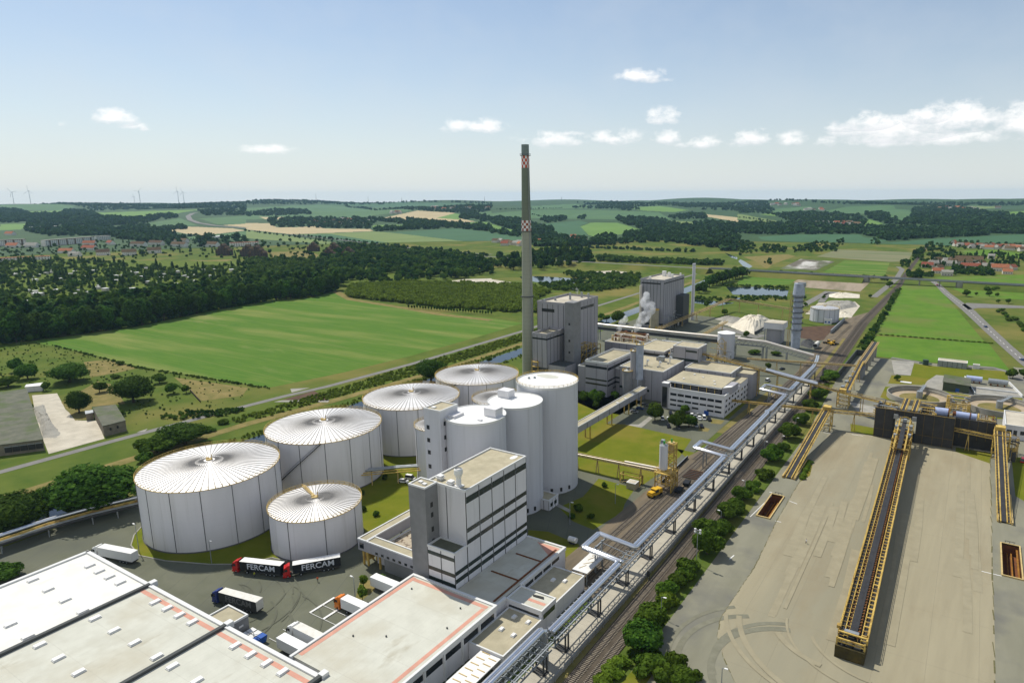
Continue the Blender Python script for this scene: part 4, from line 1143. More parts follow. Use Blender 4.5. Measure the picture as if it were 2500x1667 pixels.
MB().box(-113.3, -96.7, 20, 83.3, 0, 7.3).obj('wall', K['wallw'], t)
MB().box(-125.2, -97.2, 83.8, 123.0, 7.3, 8.0).obj('roof', K['membrane'], t)
MB().box(-113.0, -97.2, 20, 83.8, 7.3, 7.98).obj('roof', K['membrane'], t)
pp = MB().box(-125.9, -125.2, 83.2, 123.8, 7.1, 8.3).box(-97.2, -96.5, 20, 123.8, 7.1, 8.3).box(-125.2, -97.2, 123.0, 123.8, 7.1, 8.3)
pp.obj('parapet', K['trim'], t)
rs = MB().box(-124.9, -123.7, 85, 122.6, 8.0, 8.03)
rs.obj('red_strip', K['redstripe'], t)
MB().box(-99.4, -98.3, 20, 121, 8.0, 8.03).obj('red_strip', K['redstripe'], t)
MB().box(-123.6, -98.2, 121.2, 122.4, 8.0, 8.03).obj('red_strip', K['redstripe'], t)
for i in range(15):
 y_ = 24 + i * 6.6
 bb = MB()
 bb.box(-96.7, -96.62, y_ + .5, y_ + 6.1, 5.0, 6.6)
 bb.obj('window_band', K['glass'], t)
 MB().box(-96.75, -96.4, y_ - .2, y_ + .3, 0, 7.2).obj('pilaster', K['trim'], t)
for i in range(8):
 y_ = 86 + i * 4.4
 MB().box(-125.82, -125.7, y_, y_ + 3, 1.0, 4.2).obj('dock_door', K['darktrim'], t)
dr = MB()
for i, (x_, y_) in enumerate([(-121, 118), (-112, 100), (-104, 118), (-108, 60), (-119, 96), (-101.5, 110)]):
 dr.cyl(x_, y_, 8.0, 8.35, .22, n=8)
dr.obj('roof_outlet', K['darktrim'], t)
# extension roof below the packing building
t = thing('low_annex', 'low shaded annex below the packing building with rusty pipe runs on its roof', 'building', (-104, 140, 0))
MB().box(-111.4, -97.6, 123.9, 159.4, 0, 6.5).obj('wall', K['wallw'], t)
MB().box(-111.3, -98.1, 123.9, 158.9, 6.5, 7.0).obj('roof', K['membrane'], t)
MB().box(-125, -111.52, 123.9, 124.95, 0, 6.9).obj('wall', K['wallw'], t)
pq = MB().box(-98.1, -97.4, 123.9, 129, 6.3, 7.35).box(-98.1, -97.4, 136, 159.6, 6.3, 7.35).box(-111.4, -98.1, 158.9, 159.6, 6.3, 7.35)
pq.obj('parapet', K['trim'], t)
MB().prism([(-107, 158.2), (-98.8, 158.2), (-98.8, 152.6)], 7.0, 7.04).obj('red_strip', K['redstripe'], t)
rp = MB().bar((-99.4, 126, 7.12), (-99.4, 157, 7.12), .55, .2).bar((-108.5, 149, 7.12), (-99.6, 149, 7.12), .45, .2).bar((-109, 137.5, 7.12), (-99.6, 137.5, 7.12), .45, .2)
rp.obj('rusty_pipe', K['rust'], t)
MB().box(-97.58, -86.2, 129, 136, 0, 6.6).obj('side_wing', K['wallw'], t)
roof(t, -97.58, -86.2, 129, 136, 6.6, K['membrane'], K['trim'], .45, name='side_wing_roof')
MB().box(-92.5, -87.2, 131.6, 132.7, 6.72, 6.75).obj('red_strip', K['redstripe'], t)
MB().prism([(-92.6, 134.4), (-89.4, 134.9), (-88.8, 134.0), (-92.0, 133.7)], 6.72, 6.9).obj('torn_patch', K['joint'], t)
for f_, a0_, a1_ in (('f', .08, .92), ('r', .1, .9)):
 bb = MB()
 bandmb(bb, f_, -97.58, -86.2, 129, 136, 4.2, 5.6, a0_, a1_)
 bb.obj('window_band', K['glass'], t)
bb = MB()
for i in range(4):
 bb.box(-97.6, -97.54, 138 + i * 4.6, 142 + i * 4.6, 5.0, 6.1)
bb.obj('window_band', K['glass'], t)
def annex(label, x0, x1, y0, y1, h, skyl):
 t = building('side_annex', label, 'building', x0, x1, y0, y1, h, ph=.35, nx=0, ny=0)
 for x_, y_ in skyl:
  skylight(x_, y_, h + .1, .55, .75, t)
 return t
annex('flat tarred annex with two roof lights, nearer the second white canopy', -97.5, -86.9, 136.1, 152.5, 4.4, [(-93.5, 146), (-90.3, 147.2)])
annex('flat tarred annex with four roof lights below the dispatch hall wall', -96.55, -86.0, 112, 128.9, 4.6, [(-92.6, 120.2), (-92.8, 126), (-88.4, 126), (-88.6, 119.8)])
def canopy(label, x0, x1, y0, y1, z, ribs, vbr=False):
 t = thing('canopy', label, 'canopy', ((x0 + x1) / 2, (y0 + y1) / 2, 0))
 MB().box(x0, x1, y0, y1, z - .25, z).obj('roof', K['white_p'], t)
 r = MB()
 for i in range(ribs):
  y_ = y0 + (y1 - y0) * (i + .5) / ribs
  if vbr:
   r.bar((x0 + 1.5, y_, z + .06), (x0 + 2.6 + (i % 2), y_ + 2.5, z + .06), .12, .1)
  else:
   r.box(x0 + (.6 if i % 2 else 3.4), x0 + (3.0 if i % 2 else 5.6), y_, y_ + .22, z, z + .12)
 r.obj('roof_rib', K['palewood'], t)
 for x_ in (x0 + .3, x1 - .3):
  for y_ in (y0 + .4, y1 - .4):
   MB().box(x_ - .12, x_ + .12, y_ - .12, y_ + .12, 0, z - .25).obj('leg', K['galv'], t)
canopy('white loading canopy with slatted roof at the bottom edge', -92.6, -86.6, 99, 112.0, 4.2, 12)
canopy('white loading canopy with V-braces under the pipe loop', -92.2, -87.2, 154.5, 165.2, 4.2, 4, True)
# ---------------------------------------------------------------- boiler house and its neighbours
t = building('boiler_house', 'tall grey ribbed boiler house with a flat roof, right of the chimney', 'building', -227, -204.3, 339, 375, 47.4, wall='greywall', roofm='pale', trim='greywall', nx=6, ny=8, ph=1.4, bands=[('f', 42.5, 44.5, .15, .55), ('r', 43, 44.6, .02, .85)], band='glass', jw=.3)
panelled(t, -218, -207.8, 320, 338.95, 13, 32, 3, 5, 'side_bay', 'greywall')
roof(t, -218, -207.8, 320, 338.95, 32, K['tarroof'], K['greywall'], 1.4, name='side_bay_roof')
bb = MB()
bandmb(bb, 'f', -218, -207.8, 320, 339, 29.6, 30.6)
bandmb(bb, 'r', -218, -207.8, 320, 339, 29.6, 30.6)
bb.obj('window_band', K['glass'], t)
MB().box(-203.5, -197.3, 333, 341, 0, 50.5).obj('stair_core', K['darkwall'], t)
for z in (37, 27, 20, 13):
 MB().box(-201, -199.8, 332.92, 333.0, z, z + 1.4).obj('window', K['joint'], t)
MB().box(-207.7, -196, 321, 332.9, 0, 15).obj('low_front', K['greywall'], t)
MB().box(-207.6, -196.1, 321.1, 332.8, 15, 15.2).obj('low_front_roof', K['darktrim'], t)
MB().box(-218, -207.8, 320, 339, 0, 13).obj('lower_wall', K['darktrim'], t)
fr = MB()
for z in range(4, 18, 3):
 fr.box(-217.5, -213, 318.2, 319.9, z, z + .25)
for x_ in (-217.4, -213.1):
 fr.bar((x_, 318.3, 0), (x_, 318.3, 17.5), .3)
fr.obj('access_stair', K['yellow'], t)
for (x_, y_, hh) in ((-214, 371, 3.6), (-209, 371, 3.2), (-216, 360, 4.5), (-222, 352, 2), (-226, 345, 1.5)):
 MB().cyl(x_, y_, 47.4, 47.4 + hh, .7, n=12).obj('roof_vent', K['galv'], t)
t = building('lime_store', 'farther tall grey ribbed block next to the thin steel stack', 'building', -242.8, -221, 521, 566, 41.0, wall='greywall', roofm='pale', trim='greywall', nx=7, ny=11, ph=1.2, bands=[('f', 38, 39.3, .05, .85), ('r', 38.6, 39.5, 0, 1)], band='joint', jw=.3)
for (x_, y_, w_, hh) in ((-236, 556, 3, 4.5), (-230, 553, 2.2, 4), (-226, 550, 2, 3), (-238, 530, 1.6, 2.4), (-223, 562, 1.2, 3)):
 MB().box(x_ - w_ / 2, x_ + w_ / 2, y_ - w_ / 2, y_ + w_ / 2, 41.1, 41 + hh).obj('roof_unit', K['white_p'], t)
MB().cyl(-241.5, 519.4, 4, 36.5, 1.1, 1.1, 12).obj('side_duct', K['pipew'], t, smooth=True)
MB().box(-220.9, -214, 548, 562, 0, 26).obj('dark_annex', K['darktrim'], t)
MB().box(-242.8, -221.2, 520.8, 521, 3, 5).obj('window_band', K['joint'], t)
t = thing('steel_stack', 'thin pale grey steel stack beside the farther grey block', 'chimney', (-215.5, 575, 0))
MB().cyl(-215.5, 575, 0, 51.5, 1.5, 1.4, 20).obj('shaft', K['silow'], t, smooth=True)
MB().ring(-215.5, 575, 50.5, 1.6, .3, 20).obj('collar', K['galv'], t)
t = thing('process_tank', 'beige upright tank in front of the farther grey block', 'tank', (-226, 514, 0))
MB().cyl(-226, 514, 0, 17.5, 3.8, n=28).obj('wall', K['copper'], t, smooth=True)
MB().ring(-226, 514, 17.9, 3.7, .2, 24, h=.8).obj('railing', K['yellow'], t)
MB().box(-229.6, -222.4, 511, 518, 0, 4).obj('base_frame', K['yellow'], t)
# ---------------------------------------------------------------- main factory blocks
building('evaporation_hall', 'broad grey factory hall with ducts standing on its beige roof', 'building', -166.5, -140, 332, 363, 16.8, wall='greywall', nx=4, ny=5, ph=.45, bands=[('f', 4.5, 5.8, 0, .7)])
building('window_strip_block', 'grey factory block with three dark window strips near the silos', 'building', -184.6, -170, 324, 358, 19.0, wall='greywall', nx=2, ny=4, ph=1.2, bands=[('f', 16.0, 17.4, .03, .97), ('r', 15.4, 17.0, 0, 1), ('f', 9.0, 9.9, .03, .97), ('f', 6.3, 7.3, .03, .97), ('r', 9.0, 9.9, 0, 1), ('r', 6.3, 7.3, 0, 1), ('r', 3.6, 4.5, .2, 1)], band='glass')
building('link_block', 'low grey block squeezed between two factory halls', 'building', -169.95, -163, 334, 358, 14.6, wall='greywall', nx=1, ny=2, bands=[('f', 9, 9.9, 0, 1), ('f', 6.3, 7.3, 0, 1)], band='glass')
building('side_block', 'narrow grey block left of the window-strip factory block', 'building', -191, -184.7, 327, 345, 15, wall='greywall', nx=1, ny=2)
building('beige_roof_hall', 'long hall with a wide beige roof behind the roof ducts', 'building', -171.5, -152.8, 363.1, 392, 20.2, wall='greywall', nx=3, ny=4, ph=.5, bands=[('r', 17.0, 18.8, 0, 1), ('f', 17.2, 18.9, .0, .95)], band='joint')
building('rear_hall', 'grey hall with stained tan roof behind the steel frame', 'building', -198, -172, 373, 396, 20, wall='greywall', nx=5, ny=3, ph=.4, roofm='copper')
t = building('roof_house', 'small grey penthouse where the long yellow conveyor starts', 'building', -147.5, -132, 364, 378, 24.6, wall='greywall', nx=2, ny=2, ph=.5, z0=0, bands=[('f', 22.0, 23.2, .5, .95), ('f', 16.4, 18.0, 0, 1)])
building('terrace_hall', 'grey hall with dark glass strip behind the office roof', 'building', -134.8, -108, 350.5, 371, 16, wall='greywall', nx=6, ny=4, ph=.5, bands=[('f', 11.2, 13.2, 0, .98), ('l', 12, 13, .1, .5)], band='glass')
t = building('flat_store', 'white flat-roofed store with four round roof fans behind the beige hall', 'building', -178, -160, 398, 420, 14, wall='wallw', roofm='whitemembrane', nx=2, ny=2)
for x_, y_ in ((-174, 404), (-168, 403), (-170, 412), (-163.5, 411)):
 MB().cyl(x_, y_, 14, 15.4, 1.1, n=14).obj('roof_fan', K['galv'], t)
# ducts on the evaporation hall
for (x_, y_, hh, lab) in ((-158.5, 340, 3.4, 'bent silver roof duct, left one of the front row'), (-153.5, 340.5, 3.6, 'bent silver roof duct beside the small hatch, middle of the front row'), (-146.2, 341.5, 3.2, 'bent silver roof duct at the corner of the hall roof'), (-144.5, 352, 4.2, 'taller silver roof duct near the penthouse')):
 o = MB().tube([(x_, y_, 16.9), (x_, y_, 16.9 + hh * .7), (x_ + .3, y_ - .3, 16.9 + hh * .95), (x_ + 1.3, y_ - .9, 16.9 + hh)], .55, 10)
 tag(o.obj('roof_duct', K['pipe'], base=(x_, y_, 16.9), smooth=True), lab, 'duct')
 for i in range(1):
  tag(MB().box(x_ - 1, x_ - .2, y_ - 1.6, y_ - .8, 16.95, 17.6).obj('roof_unit', K['galv'], base=(x_, y_, 16.95)), 'small grey box unit at the foot of a roof duct', 'roof unit', 'box units beside the roof ducts')
o = MB().cyl(-154, 355.5, 16.9, 19, .5, n=10).box(-153, -149.5, 354, 356.6, 17.2, 19.2).box(-152.6, -149.2, 353.8, 356.8, 19.4, 19.9)
tag(o.obj('air_handler', K['galv'], base=(-152, 355, 16.9)), 'silver air handler on the hall roof under the beige hall', 'air handler')
# upright silos in front of the hall
def upright(label, x, y, r, z0, h, m, n=12, top='copper'):
 t = thing('process_silo', label, 'silo', (x, y, z0))
 MB().cyl(x, y, z0, h, r, n=n).obj('shell', K[m], t)
 q = MB().ring(x, y, h + .9, r, .1, n).ring(x, y, h + .1, r, .5, n, h=.25)
 for i in range(n):
  a = 2 * math.pi * i / n
  q.bar((x + r * math.cos(a), y + r * math.sin(a), h), (x + r * math.cos(a), y + r * math.sin(a), h + .9), .08)
 q.obj('railing', K['yellow'], t)
 k_ = MB().cone(x, y, h + .02, h + .9, r * .8, 12).box(x - .5, x + .5, y - .4, y + .4, h + .4, h + 1.8)
 k_.obj('top_machine', K['galv'], t)
upright('short stained silo with a rusty top at the gallery', -159, 327, 2.9, 0, 16.6, 'darkwall', 20)
upright('slim grey silo of middle height, before the hall', -156.5, 329.5, 1.95, 8, 27.6, 'greywall', 20)
upright('tallest slim grey silo with railings on top, at the hall corner', -153, 329.5, 2.2, 0, 31.6, 'kilnw', 8)
tag(MB().box(-157.5, -150.5, 327.4, 331.8, 0, 12).obj('silo_plinth', K['darkwall'], base=(-154, 329, 0)), 'stained concrete plinth under the slim silos', 'plinth')
# roofed footbridge gallery
t = thing('footbridge', 'long covered footbridge on legs crossing behind the lawn', 'footbridge', (-147.5, 290, 0))
g = MB().box(-149.6, -145.8, 247, 324, 6.4, 9.3)
for i in range(1, 7):
 g.box(-145.84, -145.76, 247 + i * 11, 247.25 + i * 11, 6.4, 9.3, 1)
g.obj('body', [K['greywall'], K['joint']], t)
MB().box(-149.5, -145.9, 247, 324, 9.3, 9.42).obj('roof', K['tarroof'], t)
MB().box(-145.95, -145.7, 247, 324, 9.3, 9.75).obj('parapet', K['trim'], t)
MB().box(-149.7, -149.5, 247, 324, 9.3, 9.75).obj('parapet', K['trim'], t)
for i, y_ in enumerate((262, 284, 303, 318)):
 for x_ in (-149, -146.4):
  MB().box(x_ - .25, x_ + .25, y_ - .25, y_ + .25, 0, 6.4).obj('leg', K['yellow'], t)
for i in range(3):
 MB().box(-147.5, -146.2, 290 + i * 9, 291 + i * 9, 9.42, 9.9).obj('skylight', K['white_p'], t)
# ---------------------------------------------------------------- office
t = thing('office_building', 'three-storey pale office building with terrace, dark windows and yellow posts', 'office', (-118, 335, 0))
MB().box(-135.5, -102, 322.5, 348, 0, 11.0).obj('wall', K['wallw'], t)
MB().box(-108.5, -101.5, 348, 374, 0, 12).obj('side_wing', K['wallw'], t)
MB().box(-108.4, -101.6, 348.1, 373.9, 12, 12.3).obj('side_wing_roof', K['tarroof'], t)
MB().box(-108.5, -99, 361, 374.5, 0, 14.2).obj('end_tower', K['greywall'], t)
MB().box(-108.4, -99.1, 361.1, 374.4, 14.2, 14.5).obj('end_tower_roof', K['tarroof'], t)
pp = MB().box(-135.6, -101.8, 322.3, 322.8, 10.8, 12.0).box(-102.4, -101.8, 322.8, 337, 10.8, 12.0)
pp.obj('parapet', K['trim'], t)
MB().box(-133, -105.5, 326.5, 347, 11.0, 14.2).obj('penthouse', K['glass'], t)
MB().box(-134.6, -104.6, 325, 348, 14.2, 14.9).obj('penthouse_roof', K['tarroof'], t)
MB().box(-134.7, -104.5, 324.8, 325, 14.1, 15.0).obj('fascia', K['trim'], t)
MB().prism([(-104.6, 326), (-100.8, 330), (-100.8, 341), (-104.6, 341)], 11.0, 14.6).obj('corner_bay', K['greywall'], t)
MB().prism([(-104.4, 326.2), (-101.0, 330), (-101.0, 333), (-104.4, 331)], 14.6, 14.75).obj('corner_bay_roof', K['white_p'], t)
MB().box(-136.2, -132.6, 321.6, 325, 0, 14.0).obj('glass_stair', K['greywall'], t)
MB().box(-135.8, -133, 321.5, 321.62, .8, 12.2).obj('stair_window', K['glass'], t)
MB().box(-136.3, -132.5, 321.5, 325.1, 14.0, 14.2).obj('stair_roof', K['white_p'], t)
for i in range(6):
 MB().box(-130.5 + i * 4.4, -130.25 + i * 4.4, 325.6, 325.85, 11.0, 14.1).obj('yellow_post', K['yellow'], t)
for z in (8.4, 5.4, 2.8):
 bb = MB()
 for i in range(7):
  if z == 2.8 and i in (2, 4):
   continue
  bb.box(-131.5 + i * 4.1, -128 + i * 4.1, 322.4, 322.56, z - .55, z + (.75 if z > 8 else .45))
 bb.obj('window_band', K['glass'], t)
bb = MB()
for z in (8.4, 5.4, 2.4):
 for i in range(10):
  bb.box(-102.06 if i < 5 else -101.56, -101.94 if i < 5 else -101.44, 324.5 + i * 5, 327 + i * 5, z - .5, z + .7)
bb.obj('window', K['glass'], t)
MB().box(-112.5, -110, 322.4, 322.5, .1, 2.4).obj('door', K['blue'], t)
for (x_, y_) in ((-128, 332), (-120, 340), (-112, 335), (-110, 330), (-126, 343)):
 MB().box(x_ - .5, x_ + .5, y_ - .5, y_ + .5, 14.9, 15.3).obj('roof_hatch', K['white_p'], t)
# ---------------------------------------------------------------- evaporator steel frame with vessels
t = thing('steel_rack', 'tall yellow steel rack full of pipes between boiler house and hall', 'rack', (-203, 355, 0))
f = MB()
xs_, ys_ = [-209, -204, -199.5], [346, 352, 358, 364, 370]
for x_ in xs_:
 for y_ in ys_:
  f.bar((x_, y_, 0), (x_, y_, 22 if y_ < 360 else 19), .38)
for z in (4, 8, 12, 16, 19, 22):
 for y_ in ys_:
  if z < 22 or y_ < 360:
   f.bar((xs_[0], y_, z), (xs_[-1], y_, z), .28)
 for x_ in xs_:
  f.bar((x_, 346, z), (x_, 370 if z < 20 else 358, z), .28)
for z in (4, 8, 12, 16):
 f.bar((-199.5, 346, z), (-199.5, 352, z + 4), .2)
 f.bar((-199.5, 358, z), (-199.5, 364, z + 4), .2)
f.obj('frame', K['yellow'], t)
for i, (x_, y_, r_, z0, z1) in enumerate([(-206.5, 349, 1.3, 1, 20), (-202, 355, 1.2, 2, 18), (-206.5, 361, 1.4, 1, 17), (-202, 367, 1.2, 1, 16), (-202, 348.5, .6, 0, 21.5), (-200.4, 360, .5, 0, 18)]):
 MB().cyl(x_, y_, z0, z1, r_, n=14).obj('vessel', K['galv'] if i % 2 else K['copper'], t, smooth=True)
MB().box(-208.8, -199.7, 346.2, 357.8, 12.05, 12.2).box(-208.8, -199.7, 346.2, 369.8, 16.1, 16.2).obj('grating', K['gunmetal'], t)
rd = random.Random(7)
pb = MB()
for i in range(26):
 x_, y_, z_ = rd.uniform(-209, -199.5), rd.uniform(346, 369), rd.uniform(3, 18)
 if i % 2:
  pb.tube([(x_, y_, z_), (x_, y_ + rd.uniform(4, 9), z_), (x_, y_ + 9, z_ + rd.uniform(-3, 3))], .22, 6)
 else:
  pb.tube([(x_, y_, z_), (x_ + rd.uniform(-4, 4), y_, z_)], .25, 6)
pb.obj('pipework', K['pipe'], t)
def clutter(name, label, cat, x0, x1, y0, y1, z0, zt, n, seed, mats_=('yellow', 'galv', 'pipe'), r=(.15, .5)):
 """a cluster of process pipework, vessels and catwalks that stand together on one skid"""
 t = thing(name, label, cat, ((x0 + x1) / 2, (y0 + y1) / 2, z0))
 R = random.Random(seed)
 ms = [MB() for _ in mats_]
 for i in range(n):
  x_, y_ = R.uniform(x0, x1), R.uniform(y0, y1)
  z1 = z0 + (zt - z0) * R.uniform(.25, 1)
  m_ = ms[i % len(ms)]
  kq = R.random()
  rr = R.uniform(*r)
  if kq < .3:
   m_.bar((x_, y_, z0), (x_, y_, z1), rr * .6)
   m_.bar((x_, y_, z1), (min(x1, x_ + R.uniform(1, 5)), y_, z1), rr * .5)
  elif kq < .55:
   e_ = min(y1, y_ + R.uniform(2, 8))
   m_.tube([(x_, y_, z0), (x_, y_, z1 - .4), (x_, y_ + .4, z1), (x_, e_, z1)], rr * .7, 7)
  elif kq < .8:
   m_.tube([(x0, y_, z1), (R.uniform((x0 + x1) / 2, x1), y_, z1), (x1, y_, z1 - R.uniform(0, 1.5))], rr * .7, 7)
  else:
   m_.cyl(x_, y_, z0, z1, rr * 1.8, n=10)
 for m_, nm, mm in zip(ms, ('frame', 'vessel', 'pipework'), mats_):
  m_.obj(nm, K[mm], t, smooth=True)
 return t
clutter('evaporator_set', 'cluster of bright steam pipes on the rear hall roof under the plumes', 'pipework', -196, -174, 378, 395, 20.1, 24.5, 46, 3, ('palewood', 'pipew', 'rust'), (.3, .7))
clutter('pipe_cluster', 'pipework beside the penthouse at the hall roof edge', 'pipework', -151, -147.8, 364, 378, 16.9, 22.5, 22, 5)
clutter('pipe_cluster', 'pipes and small tanks behind the penthouse, in front of the round silo', 'pipework', -150, -132, 384, 436, 0, 9, 60, 8, ('yellow', 'gunmetal', 'galv'))
clutter('pipe_cluster', 'dark pipework at the foot of the farther grey block', 'pipework', -220, -214, 520, 546, 0, 14, 34, 9, ('galv', 'gunmetal', 'pipe'))
clutter('pipe_cluster', 'tangle of pipes and pumps between the storage tanks and the slim tank', 'pipework', -180, -164, 186, 200, .2, 5, 50, 12, ('yellow', 'pipew', 'palewood'))
# round silo with yellow frame
t = thing('round_silo', 'round grey silo with a pale cone roof amid the pipe gallery', 'silo', (-143.4, 450.5, 0))
MB().cyl(-143.4, 450.5, 0, 17.8, 5.9, n=40, cap=False).obj('wall', K['silow'], t, smooth=True)
MB().cone(-143.4, 450.5, 17.8, 19.4, 6.1, 40).obj('roof', K['siloroof'], t, smooth='all')
f = MB()
for x_ in (-146, -141):
 for y_ in (440, 443):
  f.bar((x_, y_, 0), (x_, y_, 13), .4)
for z in (4, 8, 12):
 f.bar((-146, 440, z), (-141, 440, z), .3)
 f.bar((-151, 440, z), (-146, 440, z), .3)
f.bar((-146, 440, 0), (-141, 440, 6), .28).bar((-141, 440, 6), (-146, 440, 12), .28)
f.bar((-146, 440, 13), (-143, 440, 16), .3).bar((-143, 440, 16), (-140.5, 440, 13), .3)
tag(f.obj('yellow_frame', K['yellow'], base=(-143.5, 440, 0)), 'bright yellow braced steel frame before the round grey silo', 'frame')
# ---------------------------------------------------------------- lime kiln, store and heaps
t = thing('lime_kiln', 'tall ringed blue-grey lime kiln tower', 'tower', (-108.5, 506, 0))
x_, y_ = -108.5, 506
MB().cyl(x_, y_, 0, 14, 3.2, 3.4, 24).cyl(x_, y_, 14, 38, 3.5, 3.3, 24).obj('shell', K['kilnw'], t, smooth=True)
MB().cyl(x_, y_, 38, 40, 3.4, 4.3, 24).cyl(x_, y_, 40, 48.2, 4.3, 3.6, 24).obj('head', K['kilnw'], t, smooth=True)
r_ = MB()
for z in (14, 19, 23, 27, 31, 35, 38.2):
 r_.ring(x_, y_, z, 3.9, 1.1, 24, h=.25).ring(x_, y_, z + 1, 4.4, .08, 24)
 for i in range(10):
  a = i * math.pi / 5
  r_.bar((x_ + 4.4 * math.cos(a), y_ + 4.4 * math.sin(a), z), (x_ + 4.4 * math.cos(a), y_ + 4.4 * math.sin(a), z + 1), .08)
r_.obj('platform_ring', K['gunmetal'], t)
lf = MB()
for dx in (-6.2, -5.0):
 for dy in (-.6, .6):
  lf.bar((x_ + dx, y_ + dy, 0), (x_ + dx + .8, y_ + dy, 42), .22)
for i in range(20):
 lf.bar((x_ - 6.2 + .04 * i, y_ - .6, i * 2), (x_ - 5.0 + .04 * i, y_ - .6, i * 2 + 2), .14)
lf.obj('skip_hoist', K['palewood'], t)
MB().box(x_ - 1, x_ + 4.4, y_ - 1.5, y_ + 1.5, 46, 49).obj('top_frame', K['galv'], t)
t = building('kiln_building', 'grey block with a jutting top storey beside the lime kiln', 'building', -132.5, -121.5, 515, 526, 11, wall='greywall', nx=0, ny=0)
MB().box(-134.5, -119.8, 513.5, 527.5, 11, 15.5).obj('top_storey', K['wallw'], t)
MB().box(-134.5, -119.8, 513.5, 527.5, 15.5, 15.8).obj('top_roof', K['pale'], t)
for x_ in (-133.5, -121):
 MB().box(x_ - .3, x_ + .3, 513.8, 514.4, 0, 11).obj('pillar', K['galv'], t)
tank('molasses_tank', 'grey-violet round tank beside the brown soil yard', -112, 632, 12.2, 11.9, wall='silow', nseam=16, ribs=False, rise=1.6)
building('pump_house', 'tiny white pump house in front of the grey-violet round tank', 'hut', -109, -103, 616, 619, 4.2, bands=[('f', 1.2, 2.6, .1, .35), ('f', 1.2, 2.6, .55, .85)], band='blue')
def heap(name, label, foot, h, mt, topin=.45, seed=1):
 R = random.Random(seed)
 c = Vector((sum(p[0] for p in foot) / len(foot), sum(p[1] for p in foot) / len(foot)))
 b = MB()
 rings = []
 NA, NRr = 48, 9
 # densify outline
 out = []
 per = len(foot)
 for i in range(NA):
  f = i / NA * per
  a = Vector(foot[int(f) % per][:2])
  e = Vector(foot[(int(f) + 1) % per][:2])
  out.append(a + (e - a) * (f - int(f)))
 for j in range(NRr):
  f = j / (NRr - 1)
  zz_ = h * min(1, f / (1 - topin)) if topin < 1 else h * f
  row = []
  for i in range(NA):
   p = out[i] + (c - out[i]) * f
   row.append((p.x + R.uniform(-.5, .5), p.y + R.uniform(-.5, .5), max(0, zz_ * R.uniform(.86, 1.06)) if j else .02))
  rings.append(row)
 vs = [p for row in rings for p in row]
 fs = [(j * NA + i, j * NA + (i + 1) % NA, (j + 1) * NA + (i + 1) % NA, (j + 1) * NA + i) for j in range(NRr - 1) for i in range(NA)]
 b.add(vs, fs)
 b.f.append([(NRr - 1) * NA + i for i in range(NA)])
 b.m.append(0)
 return tag(b.obj(name, mt, base=(c.x, c.y, 0), smooth=False), label, 'heap')
heap('lime_heap', 'big flat-topped heap of cream lime behind the round silo', [(-149, 541), (-146, 570), (-148, 604), (-170, 606), (-178, 585), (-176, 562), (-160, 545)], 8.5, K['white'], .4)
heap('stone_heap', 'brown rubble heap against the cream lime heap', [(-178, 575), (-176, 606), (-196, 612), (-200, 590)], 3.0, K['concrete'], .2, 3)
gp = Gs('Z8', [(690, 365), (900, 368), (920, 405), (780, 432), (640, 395)])
heap('gravel_heap', 'wide flat grey gravel heap behind the grey-violet tank', gp, 3.0, K['concrete'], .6, 4)
gp = Gs('Z8', [(755, 470), (790, 445), (860, 450), (880, 485), (770, 490)])
heap('gravel_heap', 'small white heap right of the grey-violet tank', gp, 3.4, K['white'], .1, 5)
gp = Gs('Z8', [(700, 312), (760, 300), (930, 308), (940, 335), (760, 338), (700, 330)])
heap('gravel_heap', 'long low white heap by the sludge beds', gp, 3.5, K['white'], .25, 6)
gp = Gs('Z8', [(480, 700), (500, 660), (560, 650), (610, 690), (560, 725)])
heap('coke_heap', 'black heap near the yellow wheel loader', gp, 3.0, K['gunmetal'], .1, 7)
tag(MB().bar((-148.4, 540, 1.1), (-147.0, 598, 1.1), .5, 2.2).obj('retaining_wall', K['darktrim'], base=(-148, 570, 0)), 'dark retaining wall holding the cream lime heap', 'wall')
tag(MB().bar((*G('Z8', 715, 610)[:2], 1.5), (*G('Z8', 820, 512)[:2], 1.5), .8, 3).obj('retaining_wall', K['galv'], base=G('Z8', 760, 570)), 'pale retaining wall beside the brown soil yard', 'wall')
# ---------------------------------------------------------------- cross-site pipe gallery
t = thing('pipe_gallery', 'long pale pipe on a grey truss crossing the plant to the tracks', 'pipe bridge', (-165, 456, 0))
MB().tube([(-250, 457, 12.6), (-186, 457, 12.6), (-150.5, 457, 13.0)], .95, 10).obj('pipe', K['pipew'], t, smooth=True)
MB().tube([(-150.5, 457, 13.0), (-150.5, 463, 13.0), (-137, 463, 13.2), (-137, 457, 13.2)], .6, 8).obj('pipe', K['pipew'], t, smooth=True)
MB().tube([(-137, 456.5, 13.2), (-118, 456.5, 13.0), (-85.4, 456.5, 7.2)], .95, 10).obj('pipe', K['pipew'], t, smooth=True)
tr = MB()
def zt(x): return 12.0 if x < -118 else 12.0 - 5.8 * (x + 118) / 32.6
for yy in (455, 458):
 for dz in (0, -2.6):
  tr.bar((-250, yy, 11.4 + dz), (-150, yy, 11.4 + dz), .28).bar((-150, yy, 11.6 + dz), (-118, yy, 12 + dz), .28).bar((-118, yy, 12 + dz), (-85.4, yy, 6.2 + dz), .28)
 x_ = -148
 while x_ < -88:
  tr.bar((x_, yy, zt(x_) - 2.6), (x_ + 1.5, yy, zt(x_ + 1.5)), .16).bar((x_ + 1.5, yy, zt(x_ + 1.5)), (x_ + 3, yy, zt(x_ + 3) - 2.6), .16)
  x_ += 3
tr.obj('truss', K['galv'], t)
MB().box(-150, -118, 455, 458, 9.2, 9.3).box(-250, -150, 455.2, 457.8, 8.8, 11.0).obj('service_tray', K['gunmetal'], t)
